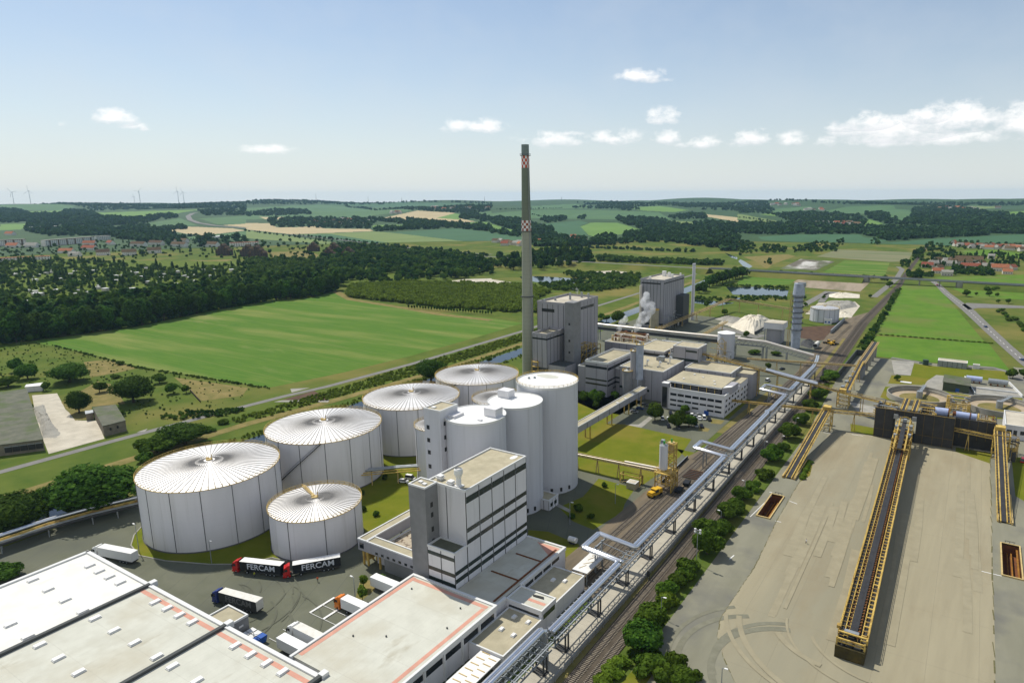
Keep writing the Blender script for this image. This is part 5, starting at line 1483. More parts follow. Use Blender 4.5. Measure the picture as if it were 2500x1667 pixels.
for x_ in (-247, -232, -212, -190, -165, -138.5, -119.2, -116.6, -103, -86.2):
 l_ = MB()
 zz_ = zt(x_) - 2.6 if x_ > -118 else 9
 for yy in (455, 458):
  l_.bar((x_, yy, 0), (x_, yy, zz_), .5)
 l_.bar((x_, 455, zz_ / 2), (x_, 458, zz_ * .9), .2)
 l_.obj('leg', K['galv'], t)
# ================================================================== PIPE BRIDGE ALONG THE TRACKS
t = thing('pipe_bridge', 'long silver twin-pipe bridge with three side loops running beside the railway', 'pipe bridge', (-79, 240, 0))
zp = 8.0
def run(pts, r=.52):
 MB().tube(pts, r, 12).obj('silver_pipe', K['pipe'], t, smooth=True)
# southern piece, a little higher and to the left
for dx in (0, 1.15):
 run([(-80.9 + dx, 58, 9.2), (-80.9 + dx, 119.8, 9.2), (-80.9 + dx, 120.6, 8.9), (-80.8 + dx, 120.9, 5.5)])
def loop(y0, y1, xl, z2):
 for k_, (dx, dl, dy) in enumerate(((0, 0, 0), (1.15, 1.15, 1.15))):
  MB().tube([(-79.6 + dx, y0 - .9 + dy, zp), (-79.6 + dx, y0 - .2 + dy, zp), (-80.0 + dx, y0 + dy * .6, zp + .2), (xl + .6 + dl * .5, y0 + dy * .6, z2), (xl + dl * .7, y0 + .6 + dy * .6, z2), (xl + dl * .7, y1 - .6 - dy * .6, z2),
                   (xl + .6 + dl * .5, y1 - dy * .6, z2), (-80 + dx, y1 - dy * .6, zp + .2), (-79.6 + dx, y1 + .3 - dy * .2, zp), (-79.6 + dx, y1 + 1.4, zp)], .52, 12).obj('pipe_loop', K['pipe'], t, smooth=True)
loop(158.8, 169.4, -91.6, 9.2)
loop(252.6, 262.0, -92.4, 9.2)
loop(352.4, 364.0, -92.6, 9.2)
for a, b in ((122, 158), (170.8, 251.8), (263.4, 351.6), (365.4, 424)):
 for dx in (0, 1.15):
  if a > 260 and b < 360:
   run([(-79.6 + dx, a, zp), (-79.6 + dx, 318, zp), (-80.5 + dx, 320, zp), (-79.6 + dx, 323, zp), (-79.6 + dx, b, zp)])
  else:
   run([(-79.6 + dx, a, zp), (-79.6 + dx, b, zp)])
for dx in (0, 1.15):
 run([(-79.6 + dx, 424, zp), (-81 + dx, 440, zp), (-83.5 + dx, 456, zp - .5)], .5)
tr = MB()
arms = MB()
for (ya, yb) in ((60, 120), (121, 424)):
 for x_ in (-80.4, -77.4):
  for z_ in (6.9, 4.9):
   tr.bar((x_, ya, z_), (x_, yb, z_), .26)
 y_ = ya
 while y_ < yb - 3:
  for x_ in (-80.4, -77.4):
   tr.bar((x_, y_, 4.9), (x_, y_ + 1.6, 6.9), .14)
   tr.bar((x_, y_ + 1.6, 6.9), (x_, y_ + 3.2, 4.9), .14)
  tr.bar((-80.4, y_, 6.9), (-77.4, y_, 6.9), .16)
  y_ += 3.2
 y_ = ya + 1
 while y_ < yb:
  arms.bar((-81.2, y_, 7.25), (-75.9, y_, 7.25), .17, .2)
  y_ += 2.05
 arms.bar((-76.9, ya, 7.3), (-76.9, yb, 7.3), .26, .22)
 arms.bar((-77.5, ya, 7.3), (-77.5, yb, 7.3), .14, .2)
tr.obj('truss', mat('painted truss', (.26, .29, .30), (.20, .22, .23), .6, rough=.6), t)
arms.obj('cross_arm', K['galv'], t)
for y_ in list(range(66, 118, 17)) + [127, 144, 161, 178, 197, 216, 236, 255, 272, 290, 309, 328, 347, 366, 385, 404, 421]:
 l_ = MB()
 for x_ in (-80.4, -77.4):
  l_.bar((x_, y_ - .7, .1), (x_, y_ - .7, 4.9), .34).bar((x_, y_ + .7, .1), (x_, y_ + .7, 4.9), .34)
 l_.bar((-80.4, y_, 1), (-77.4, y_, 4.5), .2).box(-80.9, -76.9, y_ - 1.1, y_ + 1.1, 0, .5)
 l_.obj('leg', K['gunmetal'], t)
MB().box(-81.6, -79.2, 119.6, 121.4, 0, 8.2).obj('pipe_pier', K['galv'], t)
for (y0, y1) in ((158.8, 169.4), (252.6, 262), (352.4, 364)):
 l_ = MB()
 ym = (y0 + y1) / 2 - 2
 l_.bar((-88.6, ym, 0), (-88.6, ym, 9.0), .4).bar((-88.6, ym + 4, 0), (-88.6, ym + 4, 9), .4).bar((-88.6, y0, 8.5), (-88.6, y1, 8.5), .35)
 l_.bar((-88.6, ym, 3), (-88.6, ym + 4, 8), .22).bar((-88.6, ym, 8.2), (-80, ym, 7), .22).bar((-88.6, ym + 4, 8.2), (-80, ym + 4, 7), .22)
 l_.obj('loop_support', K['galv'], t)
# concrete strip beside the rails with its wall
b = MB().box(-81.5, -74.6, 60, 212, 0, .35).box(-82, -75.6, 212, 420, 0, .35)
struct('platform', b, mat('platform concrete', (.46, .425, .34), (.38, .35, .285), .25, lines=[((0, 1, 0), 2.0, .03, (.15, .14, .12), .5)]))
t = thing('track_wall', 'low pale concrete panel wall between pipe bridge and railway', 'wall', (-74.2, 200, 0))
for i in range(60):
 y0 = 60 + i * 4.0
 dx = -.015 * max(0, y0 - 180)
 MB().box(-74.6 + dx, -74.2 + dx, y0, y0 + 3.96, 0, 1.5).obj('wall_panel', K['concrete'], t)
fb = MB()
for i in range(62):
 y0 = 60 + i * 4
 fb.bar((-73.9 - .015 * max(0, y0 - 180), y0, 0), (-73.9 - .015 * max(0, y0 - 180), y0, 2.3), .09)
for z in (1.7, 2.2):
 fb.bar((-73.9, 60, z), (-73.9, 180, z), .05).bar((-73.9, 180, z), (-75.6, 300, z), .05)
tag(fb.obj('wire_fence', K['galv'], base=(-73.9, 180, 0)), 'thin wire fence on the railway side of the low concrete wall', 'fence')
# ================================================================== BEET YARD MACHINES
def belt(t, p, q, w=2.6, side=1.0, hand=1.1, m='yellow'):
 p, q = Vector(p), Vector(q)
 d = (q - p).normalized()
 r = d.cross(Vector((0, 0, 1))).normalized()
 fr_, bl = MB(), MB()
 up = Vector((0, 0, 1))
 for s_ in (-1, 1):
  o = r * s_ * w / 2
  fr_.bar(p + o, q + o, .34, .7)
  o2 = r * s_ * (w / 2 + side)
  fr_.bar(p + o2, q + o2, .22, .3)
  fr_.bar(p + o2 + up * hand, q + o2 + up * hand, .1)
  fr_.bar(p + o2 + up * hand * .5, q + o2 + up * hand * .5, .07)
  L = (q - p).length
  for i in range(int(L / 2.2) + 1):
   a = p + d * min(L, i * 2.2)
   fr_.bar(a + o2, a + o2 + up * hand, .09)
   fr_.bar(a + o, a + o2, .12)
 bl.bar(p + up * .2, q + up * .2, w - .5, .16)
 fr_.obj('frame', K[m], t)
 bl.obj('belt', K['belt'], t)
 wk = MB()
 for s_ in (-1, 1):
  wk.bar(p + r * s_ * (w / 2 + side / 2 + .12) - up * .1, q + r * s_ * (w / 2 + side / 2 + .12) - up * .1, side - .35, .06)
 wk.obj('walkway', K['gunmetal'], t)
 return d, r
def trestle(t, x0, x1, y0, y1, h, step=3.0, m='yellow', name='tower_frame'):
 b = MB()
 for x_ in (x0, x1):
  for y_ in (y0, y1):
   b.bar((x_, y_, 0), (x_, y_, h), .35)
 z = 0.0
 while z < h - .5:
  z2 = min(h, z + step)
  for y_ in (y0, y1):
   b.bar((x0, y_, z2), (x1, y_, z2), .25).bar((x0, y_, z), (x1, y_, z2), .18)
  for x_ in (x0, x1):
   b.bar((x_, y0, z2), (x_, y1, z2), .25).bar((x_, y0, z), (x_, y1, z2), .18)
  z = z2
 return b.obj(name, K[m], t)
# the big reclaim conveyor
t = thing('beet_conveyor', 'huge yellow conveyor boom lying across the empty beet yard', 'conveyor', (-16.2, 160, 0))
def cl_(y): return -16.2 - 3.6 * (y - 160) / 165      # slightly skewed centre line
def q_(dx, y, z): return (cl_(y) + dx, y, z)
fr_ = MB()
YA, YB = 163.0, 326.0
for dx, w_, h_ in ((-3.3, .35, 1.1), (3.3, .45, 1.3), (-1.15, .22, .5), (1.15, .22, .5), (1.9, .25, .6), (-2.1, .2, .4)):
 fr_.bar(q_(dx, YA, 4.0), q_(dx, YB, 6.6), w_, h_)
def zc(y): return 4.0 + 2.6 * (y - YA) / (YB - YA)
for dx in (-3.45, 3.5):
 for k_ in (1.5, 1.0):
  fr_.bar(q_(dx, YA, 4.0 + k_), q_(dx, YB, 6.6 + k_), .1)
y_ = YA
i = 0
while y_ < YB:
 z_ = zc(y_)
 fr_.bar(q_(1.9, y_, z_ + .35), q_(3.3, y_, z_ + .35), .42 if i % 2 else .2, .25)
 fr_.bar(q_(-3.3, y_, z_ + .2), q_(-2.1, y_, z_ + .2), .12)
 for dx in (-3.45, 3.5):
  fr_.bar(q_(dx, y_, z_ + .3), q_(dx, y_, z_ + 1.5), .1)
 fr_.bar(q_(-2.1, y_, z_ + .45), q_(-1.15, y_, z_ + .45), .16)
 y_ += 2.1
 i += 1
fr_.obj('frame', K['yellow'], t)
rl = MB()
y_ = YA
while y_ < YB:
 rl.bar(q_(.95, y_, zc(y_) + .55), q_(1.5, y_, zc(y_) + .75), .35, .3)
 rl.bar(q_(-1.5, y_ + .8, zc(y_) + .4), q_(-1.2, y_ + .8, zc(y_) + .6), .3, .3)
 y_ += 1.4
rl.obj('roller', K['rust'], t)['kind'] = 'stuff'
MB().bar(q_(-.35, YA, 4.15), q_(-.35, YB, 6.75), 1.4, .2).bar(q_(.55, YA + 2, 4.55), q_(.55, YB, 7.1), .55, .5).obj('belt', K['belt'], t)
MB().bar(q_(-2.7, YA, 3.95), q_(-2.7, YB, 6.5), .9, .06).bar(q_(2.6, YA, 3.8), q_(2.6, YB, 6.4), 1.3, .08).bar(q_(0, YA, 3.4), q_(0, YB, 6.0), 6.3, .12).obj('walkway', K['gunmetal'], t)
MB().bar(q_(-.35, YA, 3.6), q_(-.35, YB, 6.2), 2.1, .5).obj('trough', K['gunmetal'], t)
# trusses and legs of the boom
lg = MB()
y_ = 172.0
while y_ < 325:
 z_ = zc(y_) - .5
 for dx in (-2.9, 3.0):
  lg.bar(q_(dx, y_, z_), q_(dx, y_ + 5, z_ - 1.6), .16).bar(q_(dx, y_ + 5, z_ - 1.6), q_(dx, y_ + 10, z_), .16)
 y_ += 10
for dx in (-2.9, 3.0):
 lg.bar(q_(dx, 170, 2.4), q_(dx, 325, 4.6), .25)
for yy in (196, 236, 276, 312):
 for dx in (-2.6, 2.7):
  lg.bar(q_(dx, yy, 0), q_(dx, yy, zc(yy) - 2), .4)
lg.obj('underframe', K['yellow'], t)
e = MB()
e.box(-19.7, -12.9, 159.4, 160.0, 0, 3.4).box(-19.7, -19.2, 160.0, 165, 0, 3.4).box(-13.4, -12.9, 160, 165, 0, 3.4)
e.obj('end_bin', mat('grimy steel bin', (.075, .062, .022), (.045, .038, .02), .5, col3=(.16, .11, .03), sc3=.3), t)
eb = MB().box(-18.9, -13.7, 160.2, 164.5, 2.2, 2.6).box(-17.2, -16, 160.6, 162, 2.6, 4).box(-15.4, -14.0, 160.4, 162.4, 2.6, 3.6).cyl(-18, 161.3, 2.6, 3.6, .5, n=10)
eb.obj('drive_unit', K['gunmetal'], t)
eb = MB()
for x_ in (-19.5, -13.1):
 for y_ in (160.2, 164.6):
  eb.bar((x_, y_, 3.4), (x_, y_, 5.4), .3)
eb.bar((-19.6, 160.2, 5.0), (-13, 160.2, 5.0), .4).bar((-19.6, 162.8, 5.3), (-13, 162.8, 5.3), .5, .3).bar((-19.6, 160.2, 4.2), (-13, 160.2, 4.2), .25)
eb.box(-20.2, -19.5, 163.6, 164.8, 5.4, 6.2)
eb.obj('end_frame', K['yellow'], t)
MB().box(-18.4, -15.0, 163.4, 164.6, 4.7, 5.3).obj('tail_drum', K['galv'], t)
ca = MB()
for dx in (-2.2, 2.0):
 ca.bar(q_(dx, 296, 8.2), q_(dx, 331, 11), .55, .7)
 ca.bar(q_(dx, 296, 9.4), q_(dx, 331, 12.1), .14)
 for k_ in range(12):
  yy = 296 + k_ * 3
  ca.bar(q_(dx, yy, 8 + (yy - 296) * .08), q_(dx, yy, 9.5 + (yy - 296) * .08), .14)
for k_ in range(7):
 yy = 298 + k_ * 5
 ca.bar(q_(-3.6, yy, 8 + (yy - 296) * .08), q_(3.6, yy, 8 + (yy - 296) * .08), .35, .4)
for dx in (-3.6, 3.6):
 ca.bar(q_(dx, 308, 0.2), q_(dx, 308, 9), .5).bar(q_(dx, 316, 0.2), q_(dx, 316, 9.5), .5).bar(q_(dx, 308, 3), q_(dx, 316, 8), .3).bar(q_(dx, 304, 7), q_(dx, 330, 9.2), .4, .5)
for k_ in range(9):
 a = math.pi * k_ / 8
 a2 = math.pi * (k_ + 1) / 8
 if k_ < 8:
  ca.bar(q_(-2.6 * math.cos(a), 330, 10 + 2.6 * math.sin(a)), q_(-2.6 * math.cos(a2), 330, 10 + 2.6 * math.sin(a2)), .3)
ca.obj('carriage', K['yellow'], t)
MB().bar(q_(0, 297, 8.6), q_(-.2, 334, 11.4), 1.7, .2).obj('carriage_belt', K['belt'], t)
cm = MB()
for (dx, yy, z_) in ((-2.6, 311, 8.8), (2.7, 313, 9), (-2.8, 321, 9.6), (2.6, 322, 10), (0, 327, 11.2)):
 cm.box(cl_(yy) + dx - .7, cl_(yy) + dx + .7, yy - 1, yy + 1, z_, z_ + 1.3)
cm.obj('motor', K['galv'], t)
def pit(label, x0, x1, y0, y1):
 t = thing('loading_pit', label, 'pit', ((x0 + x1) / 2, (y0 + y1) / 2, 0))
 b = MB()
 d = -3.2
 for vs in ([(x0, y0, d), (x1, y0, d), (x1, y1, d), (x0, y1, d)], [(x0, y0, d), (x0, y1, d), (x0, y1, .4), (x0, y0, .4)], [(x1, y1, d), (x1, y0, d), (x1, y0, .4), (x1, y1, .4)],
               [(x0, y1, d), (x1, y1, d), (x1, y1, .4), (x0, y1, .4)], [(x1, y0, d), (x0, y0, d), (x0, y0, .4), (x1, y0, .4)]):
  b.add(vs, [(0, 1, 2, 3)])
 b.obj('shaft', K['rust'], t)
 r_ = MB().box(x0 - .4, x0, y0 - .4, y1 + .4, .05, .6).box(x1, x1 + .4, y0 - .4, y1 + .4, .05, .6).box(x0, x1, y0 - .4, y0, .05, .6).box(x0, x1, y1, y1 + .4, .05, .6)
 r_.obj('rim', K['palewood'], t)
 c_ = MB().bar(((x0 + x1) / 2 + .5, y0 + .8, -2.4), ((x0 + x1) / 2 + .5, y1 - .8, -2.4), .35, .4).bar(((x0 + x1) / 2 - .6, y0 + .8, -2.4), ((x0 + x1) / 2 - .6, y1 - .8, -2.4), .25, .3)
 c_.bar((x1 - .5, y0 + .3, -.9), (x1 - .5, y1 - .3, -.9), .5, .3)
 c_.obj('chain_conveyor', mat('orange steel', (.34, .16, .03), (.20, .09, .02), .8), t)
 k_ = MB()
 for i_ in range(3):
  k_.bar((x0 + 1 + i_ * 1.2, y1 + .6, 0), (x0 + 1 + i_ * 1.2, y1 + .6, 1.2), .12)
 k_.bar((x0 + .8, y1 + .6, 1.2), (x0 + 3.8, y1 + .6, 1.2), .12)
 k_.obj('guard_rail', K['gunmetal'], t)
pit('orange-rimmed loading pit on the left edge of the beet yard', *HOLES[0])
pit('orange-rimmed loading pit on the right edge of the beet yard', *HOLES[1])
# feeder conveyors left and right of the yard
t = thing('feeder_conveyor', 'sloping yellow feeder conveyor climbing along the hedge side of the yard', 'conveyor', (-55.2, 262, 0))
belt(t, (-55.2, 262.5, .5), (-54.3, 333, 9.6), 2.0, 1.0)
trestle(t, -56.4, -51.6, 328, 334, 9.2)
sb = MB().box(-57.8, -57.3, 262, 284, 0, 1.2).box(-53, -52.6, 262, 284, 0, 1.2)
sb.obj('side_wall', K['palewood'], t)
MB().box(-57.3, -56.3, 262.2, 276, .05, .1).obj('trough', K['gunmetal'], t)
MB().box(-56, -52.5, 331, 335, 9.8, 11.4).obj('head_house', K['yellow'], t)
t = thing('feeder_conveyor', 'sloping yellow feeder conveyor climbing on the right side of the yard', 'conveyor', (17.8, 262, 0))
belt(t, (17.8, 262.5, .5), (16.4, 336, 11.4), 1.9, 1.0)
trestle(t, 14.4, 20.4, 329, 336, 11)
MB().box(20.0, 20.5, 262, 288, 0, 1.2).box(16, 16.3, 262, 280, 0, 1.2).obj('side_wall', K['palewood'], t)
MB().box(14.8, 18.5, 334, 338, 11.4, 13).obj('head_house', K['yellow'], t)
clutter('pipe_cluster', 'rusty machinery frames around the head of the right feeder conveyor', 'machinery', 18, 24, 329, 342, 0, 10, 26, 21, ('yellow', 'gunmetal', 'palewood'))
# dark clad beet house
t = thing('beet_house', 'dark steel-clad beet house the big conveyor runs into', 'building', (-16, 340, 0))
w = MB().box(-33, -25.2, 332.8, 333.4, 0, 14.2).box(-15.6, -.6, 332.8, 333.4, 0, 14.2).box(-25.2, -15.6, 332.8, 333.4, 11.8, 14.2)
w.box(-33, -32.4, 333.4, 347, 0, 13.8).box(-1.2, -.6, 333.4, 338, 0, 14.2)
w.obj('wall', K['blackwall'], t)
MB().box(-.5, 15.4, 337.2, 337.8, 4.5, 13.4).box(-.5, 15.4, 338.4, 338.9, 0, 6).box(14.9, 15.4, 337.8, 350, 0, 13).obj('wall', K['blackwall'], t)
st = MB()
for i_ in range(9):
 x_ = -33 + i_ * 4.05
 st.box(x_, x_ + .22, 332.68, 332.8, 0 if not -25.2 < x_ < -15.6 else 11.8, 14.1)
for x0_, x1_ in ((-33, -25.3), (-15.5, -.7)):
 for z_ in (4.2, 0.2):
  st.box(x0_, x1_, 332.70, 332.8, z_, z_ + .18)
st.box(-33.1, -.5, 332.6, 333.5, 14.2, 14.4)
for i_ in range(5):
 st.box(1.5 + i_ * 3.4, 1.7 + i_ * 3.4, 337.1, 337.2, 4.5, 13.3)
st.obj('steel_frame', mat('dull ochre steel', (.17, .12, .045), (.10, .075, .035), .8), t)
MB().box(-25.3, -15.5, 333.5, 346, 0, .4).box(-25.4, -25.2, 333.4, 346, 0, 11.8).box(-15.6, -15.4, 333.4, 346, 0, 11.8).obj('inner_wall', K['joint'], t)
MB().box(-32.3, -1.3, 333.5, 349, 10.6, 10.9).obj('deck', K['gunmetal'], t)
ch = MB().box(-25.0, -23.2, 331.6, 332.6, 10.6, 12.6).box(-17.4, -15.6, 331.6, 332.6, 10.6, 12.6)
ch.obj('chute_cover', K['galv'], t)
for x_ in (-21.5, -17.1):
 p = thing('roof_conveyor', 'short yellow belt conveyor on the beet house roof, the left of the pair' if x_ < -20 else 'short yellow belt conveyor on the beet house roof, next to the blue drum', 'conveyor', (x_, 330, 11))
 belt(p, (x_, 334, 14.6), (x_ + .3, 350, 15.6), 1.5, .5, .6)
t = thing('washing_drum', 'long pale blue washing drum lying on the beet house roof', 'drum', (-1, 341, 12))
MB().tube([(-9, 341, 14.2), (-3.6, 341.3, 14.2)], 1.9, 24).tube([(-.6, 341.5, 13.9), (7.4, 342, 13.7)], 1.5, 24).obj('drum', K['drumblue'], t, smooth=True)
MB().tube([(-3.7, 341.3, 14.2), (-3.2, 341.3, 14.2)], 2.1, 24).tube([(-1.8, 341.4, 14.1), (-.6, 341.5, 14)], 1.2, 16).tube([(4.8, 341.8, 13.8), (5.2, 341.8, 13.8)], 1.7, 24).obj('drum_ring', K['rust'], t, smooth=True)
MB().box(-8, 7, 340.2, 342.6, 11.4, 12.3).obj('cradle', K['yellow'], t)
clutter('pipe_cluster', 'yellow machinery and catwalks on the beet house roof left of the drum', 'machinery', -15, -8.5, 335, 349, 11, 16, 44, 31, ('yellow', 'palewood', 'gunmetal'))
clutter('pipe_cluster', 'yellow pipes and pumps between the two round basins', 'machinery', -5, 5, 380, 402, 0, 9, 50, 32, ('yellow', 'galv', 'palewood'))
clutter('pipe_cluster', 'catwalks and pumps behind the drum on the beet house', 'machinery', 8, 15, 339, 350, 8, 14.5, 34, 33, ('yellow', 'palewood', 'rust'))
clutter('pipe_cluster', 'steel frames between the yellow tower and the beet house roof', 'machinery', -35, -24, 340, 350, 6, 14, 36, 34, ('yellow', 'gunmetal', 'galv'))
def beam(name, label, p, q, w_=1.6, legs=(), m='yellow', h_=1.2):
 t = thing(name, label, 'conveyor', ((p[0] + q[0]) / 2, (p[1] + q[1]) / 2, 0))
 p, q = Vector(p), Vector(q)
 b = MB()
 r = (q - p).normalized().cross(Vector((0, 0, 1))).normalized()
 for s_ in (-1, 1):
  for z_ in (0, h_):
   b.bar(p + r * s_ * w_ / 2 + Vector((0, 0, z_)), q + r * s_ * w_ / 2 + Vector((0, 0, z_)), .24)
 L = (q - p).length
 n = int(L / 2.4)
 for i_ in range(n):
  a, c = p + (q - p) * (i_ / n), p + (q - p) * ((i_ + 1) / n)
  for s_ in (-1, 1):
   b.bar(a + r * s_ * w_ / 2, c + r * s_ * w_ / 2 + Vector((0, 0, h_)), .13)
   b.bar(c + r * s_ * w_ / 2, c + r * s_ * w_ / 2 + Vector((0, 0, h_)), .13)
  b.bar(a + r * w_ / 2, a - r * w_ / 2, .13)
 b.obj('frame', K[m], t)
 MB().bar(p + Vector((0, 0, .3)), q + Vector((0, 0, .3)), w_ * .6, .12).obj('belt', K['belt'], t)
 for f_ in legs:
  c = p + (q - p) * f_
  MB().bar((c.x - .7, c.y, 0), (c.x, c.y, c.z), .3).bar((c.x + .7, c.y, 0), (c.x, c.y, c.z), .3).obj('leg', K[m], t)
 return t
beam('link_conveyor', 'level yellow link conveyor from the left feeder to the beet house', (-53.5, 334, 8.2), (-33, 337, 8.6), 1.4, (.55,))
beam('link_conveyor', 'yellow link conveyor from the beet house down to the right feeder', (-.4, 334.5, 8.4), (15.5, 332, 8.0), 1.3, (.35,))
beam('beam_bridge', 'yellow lattice bridge spanning the rails from the office corner', (-101.5, 333.5, 6.2), (-55.5, 339.5, 6.6), 1.1, (.19, .86), 'yellow', .8)
t = thing('belt_conveyor', 'very long yellow belt conveyor sloping over the tracks from the penthouse', 'conveyor', (-92, 371, 0))
belt(t, (-133, 372.2, 20.2), (-52, 368.8, 9.0), 2.0, .7)
cv = MB()
pz = lambda x: 20.2 - 11.2 * (x + 133) / 81
cv.tube([(-94, 369.6, pz(-94) + 1.2), (-66, 368.4, pz(-66) + 1.2)], 1.0, 12)
cv.obj('belt_cover', K['pipe'], t, smooth=True)
for x_ in (-98.5, -88, -70):
 l_ = MB()
 l_.bar((x_, 369.5, 0), (x_, 370.5, pz(x_) - .4), .35).bar((x_ + .1, 373.5, 0), (x_ + .1, 372, pz(x_) - .4), .35)
 for z_ in range(2, int(pz(x_)) - 2, 3):
  l_.bar((x_, 369.6, z_), (x_, 373.3, z_ + 2.4), .16)
 l_.obj('leg', K['yellow'], t)
t = thing('transfer_tower', 'yellow lattice transfer tower where two belt conveyors meet', 'tower', (-53, 373, 0))
trestle(t, -56, -50.2, 370.5, 376.5, 8.6, 2.2)
MB().box(-56.2, -50, 370.3, 376.7, 8.6, 8.8).obj('platform', K['gunmetal'], t)
MB().box(-54.8, -51.5, 367.5, 371, 8.9, 11).obj('head_house', K['yellow'], t)
t = thing('belt_conveyor', 'yellow belt conveyor running from the transfer tower to the beet house', 'conveyor', (-38, 360, 0))
belt(t, (-51, 368.2, 9.0), (-25.5, 350, 11.6), 1.9, .7)
for f_ in (.35,):
 MB().bar((-42, 362, 0), (-42, 362, 9.6), .3).bar((-43, 361, 0), (-43, 361, 9.6), .3).obj('leg', K['yellow'], t)
t = thing('belt_conveyor', 'narrow yellow belt conveyor rising from the transfer tower to the unloading ramp', 'conveyor', (-54, 400, 0))
belt(t, (-53, 378, 6.5), (-55, 448, 9.0), 1.7, .6)
for y_ in (392, 410, 430):
 MB().bar((-54.6, y_, 0), (-54, y_, 6.8), .3).bar((-53.0, y_, 0), (-53.6, y_, 6.8), .3).obj('leg', K['yellow'], t)
for y_ in (384, 396, 408, 420):
 MB().box(-56.5, -54.8, y_, y_ + 3, 7.4, 8.4).obj('drive_unit', K['galv'], t)
t = thing('unloading_ramp', 'inclined timber-coloured belt ramp on grey piers with long shadows', 'conveyor', (-54, 480, 0))
belt(t, (-55.0, 446, 7.8), (-54.2, 506, 10.4), 2.6, .9, .9, 'palewood')
for i_, y_ in enumerate((448, 461, 475, 490, 502)):
 MB().box(-56.2, -52.8, y_, y_ + 2, 0, 7.4 + i_ * .5).obj('pier', K['concrete'], t)
MB().box(-56.5, -52.5, 436, 448, 0, 6.2).obj('bunker', K['darkwall'], t)
t = thing('unloading_wall', 'dark L-shaped concrete wall along the tracks by the unloading ramp', 'wall', (-65.5, 465, 0))
MB().box(-66.2, -65.6, 428, 505, 0, 4).obj('long_wall', K['darktrim'], t)
MB().box(-65.6, -58, 504.4, 505, 0, 4).obj('short_wall', K['darktrim'], t)
beam('overhead_conveyor', 'thin ochre overhead conveyor crossing the tracks to the unloading ramp', (-118, 415, 9.5), (-57, 440, 7.2), 1.0, (.28, .5), 'palewood', .8)
# back conveyors in the plant, behind the truss gallery
beam('lime_conveyor', 'ochre conveyor bridge climbing past the farther grey block', (-216, 500, 4), (-203, 640, 11), 2.6, (.3, .5, .7, .9), 'palewood', 1.4)
beam('lime_conveyor', 'ochre conveyor bridge running on to the lime kiln', (-203, 640, 11), (-120, 604, 11), 2.2, (.15, .4, .7, .9), 'palewood', 1.4)
beam('lime_conveyor', 'short ochre conveyor on dark posts beside the cream lime heap', (-176, 475, 4), (-172, 540, 8), 2.0, (.3, .85), 'palewood', 1.2)
# round clarifier basins
def clarifier(label, x, y, r, bridge, ang):
 t = thing('clarifier', label, 'basin', (x, y, 0))
 w = MB()
 k_ = 72
 for (ra, za), (rb, zb) in (((r + .3, 0), (r + .3, 3.2)), ((r + .3, 3.2), (r - .25, 3.2)), ((r - .25, 3.2), (r - .25, 1.9)), ((r - .25, 1.9), (r - 1.1, 1.9)), ((r - 1.1, 1.9), (r - 1.1, .5))):
  b0 = len(w.v)
  for rr, zz_ in ((ra, za), (rb, zb)):
   for i_ in range(k_):
    a = 2 * math.pi * i_ / k_
    w.v.append((x + rr * math.cos(a), y + rr * math.sin(a), zz_))
  for i_ in range(k_):
   j_ = (i_ + 1) % k_
   w.f.append([b0 + i_, b0 + j_, b0 + k_ + j_, b0 + k_ + i_])
   w.m.append(0)
 w.obj('basin_wall', K['concrete'], t)
 MB().cyl(x, y, .4, .5, r - 1.1, n=72).obj('basin_floor', mat('sediment', (.42, .34, .24), (.34, .27, .18), .2), t)
 f = MB().cyl(x, y, .5, .6, r * .62, r * .60, 48)
 f.obj('inner_ring', K['drygrass'], t)
 b = MB().bar((x, y, 3.9), (x + (r + .6) * math.cos(ang), y + (r + .6) * math.sin(ang), 3.9), 1.6, .4)
 for s_ in (-.8, .8):
  n_ = Vector((-math.sin(ang), math.cos(ang))) * s_
  b.bar((x + n_.x, y + n_.y, 4.9), (x + n_.x + r * math.cos(ang), y + n_.y + r * math.sin(ang), 4.9), .1)
 b.obj('scraper_bridge', K['galv'], t)
 MB().cyl(x, y, .5, 4.6, 1.6, n=14).obj('centre_pier', K['galv'], t)
clarifier('round settling basin behind the beet house, left of the pair', -19.2, 410, 16.2, True, math.radians(85))
clarifier('round settling basin at the right edge behind the blue drum', 18.5, 411, 16, True, math.radians(70))
# buildings beyond the basins
building('long_shed', 'long low grey shed with a pale roof on the far lawn', 'shed', -14.8, 2.0, 497.5, 505, 4.0, wall='galv', roofm='pale', nx=6, ny=2, ph=.2)
building('small_hut', 'tiny white hut beside the long low shed', 'hut', 5.3, 9, 502, 504.6, 2.8, wall='wallw', roofm='pale', ph=.15)
t = thing('pump_hall', 'dark green pump hall with a sloping roof behind the basins', 'building', (-2, 442, 0))
MB().add([(-9.0, 435, 0), (4.2, 435, 0), (4.2, 453.5, 0), (-9.0, 453.5, 0), (-9.0, 435, 5.2), (4.2, 435, 4.6), (4.2, 453.5, 4.6), (-9, 453.5, 5.2)], [(0, 1, 5, 4), (1, 2, 6, 5), (2, 3, 7, 6), (3, 0, 4, 7)]).obj('wall', mat('green grey wall', (.10, .115, .075), (.075, .09, .06), .5), t)
MB().add([(-9.4, 434.6, 5.25), (4.6, 434.6, 4.65), (4.6, 453.9, 4.65), (-9.4, 453.9, 5.25), (-9.4, 434.6, 5.45), (4.6, 434.6, 4.85), (4.6, 453.9, 4.85), (-9.4, 453.9, 5.45)], [(3, 2, 1, 0), (4, 5, 6, 7), (0, 1, 5, 4), (1, 2, 6, 5), (2, 3, 7, 6), (3, 0, 4, 7)]).obj('roof', K['oldroof'], t)
MB().box(-2.5, -.6, 434.9, 435, 0, 2.4).obj('door', K['blue'], t)
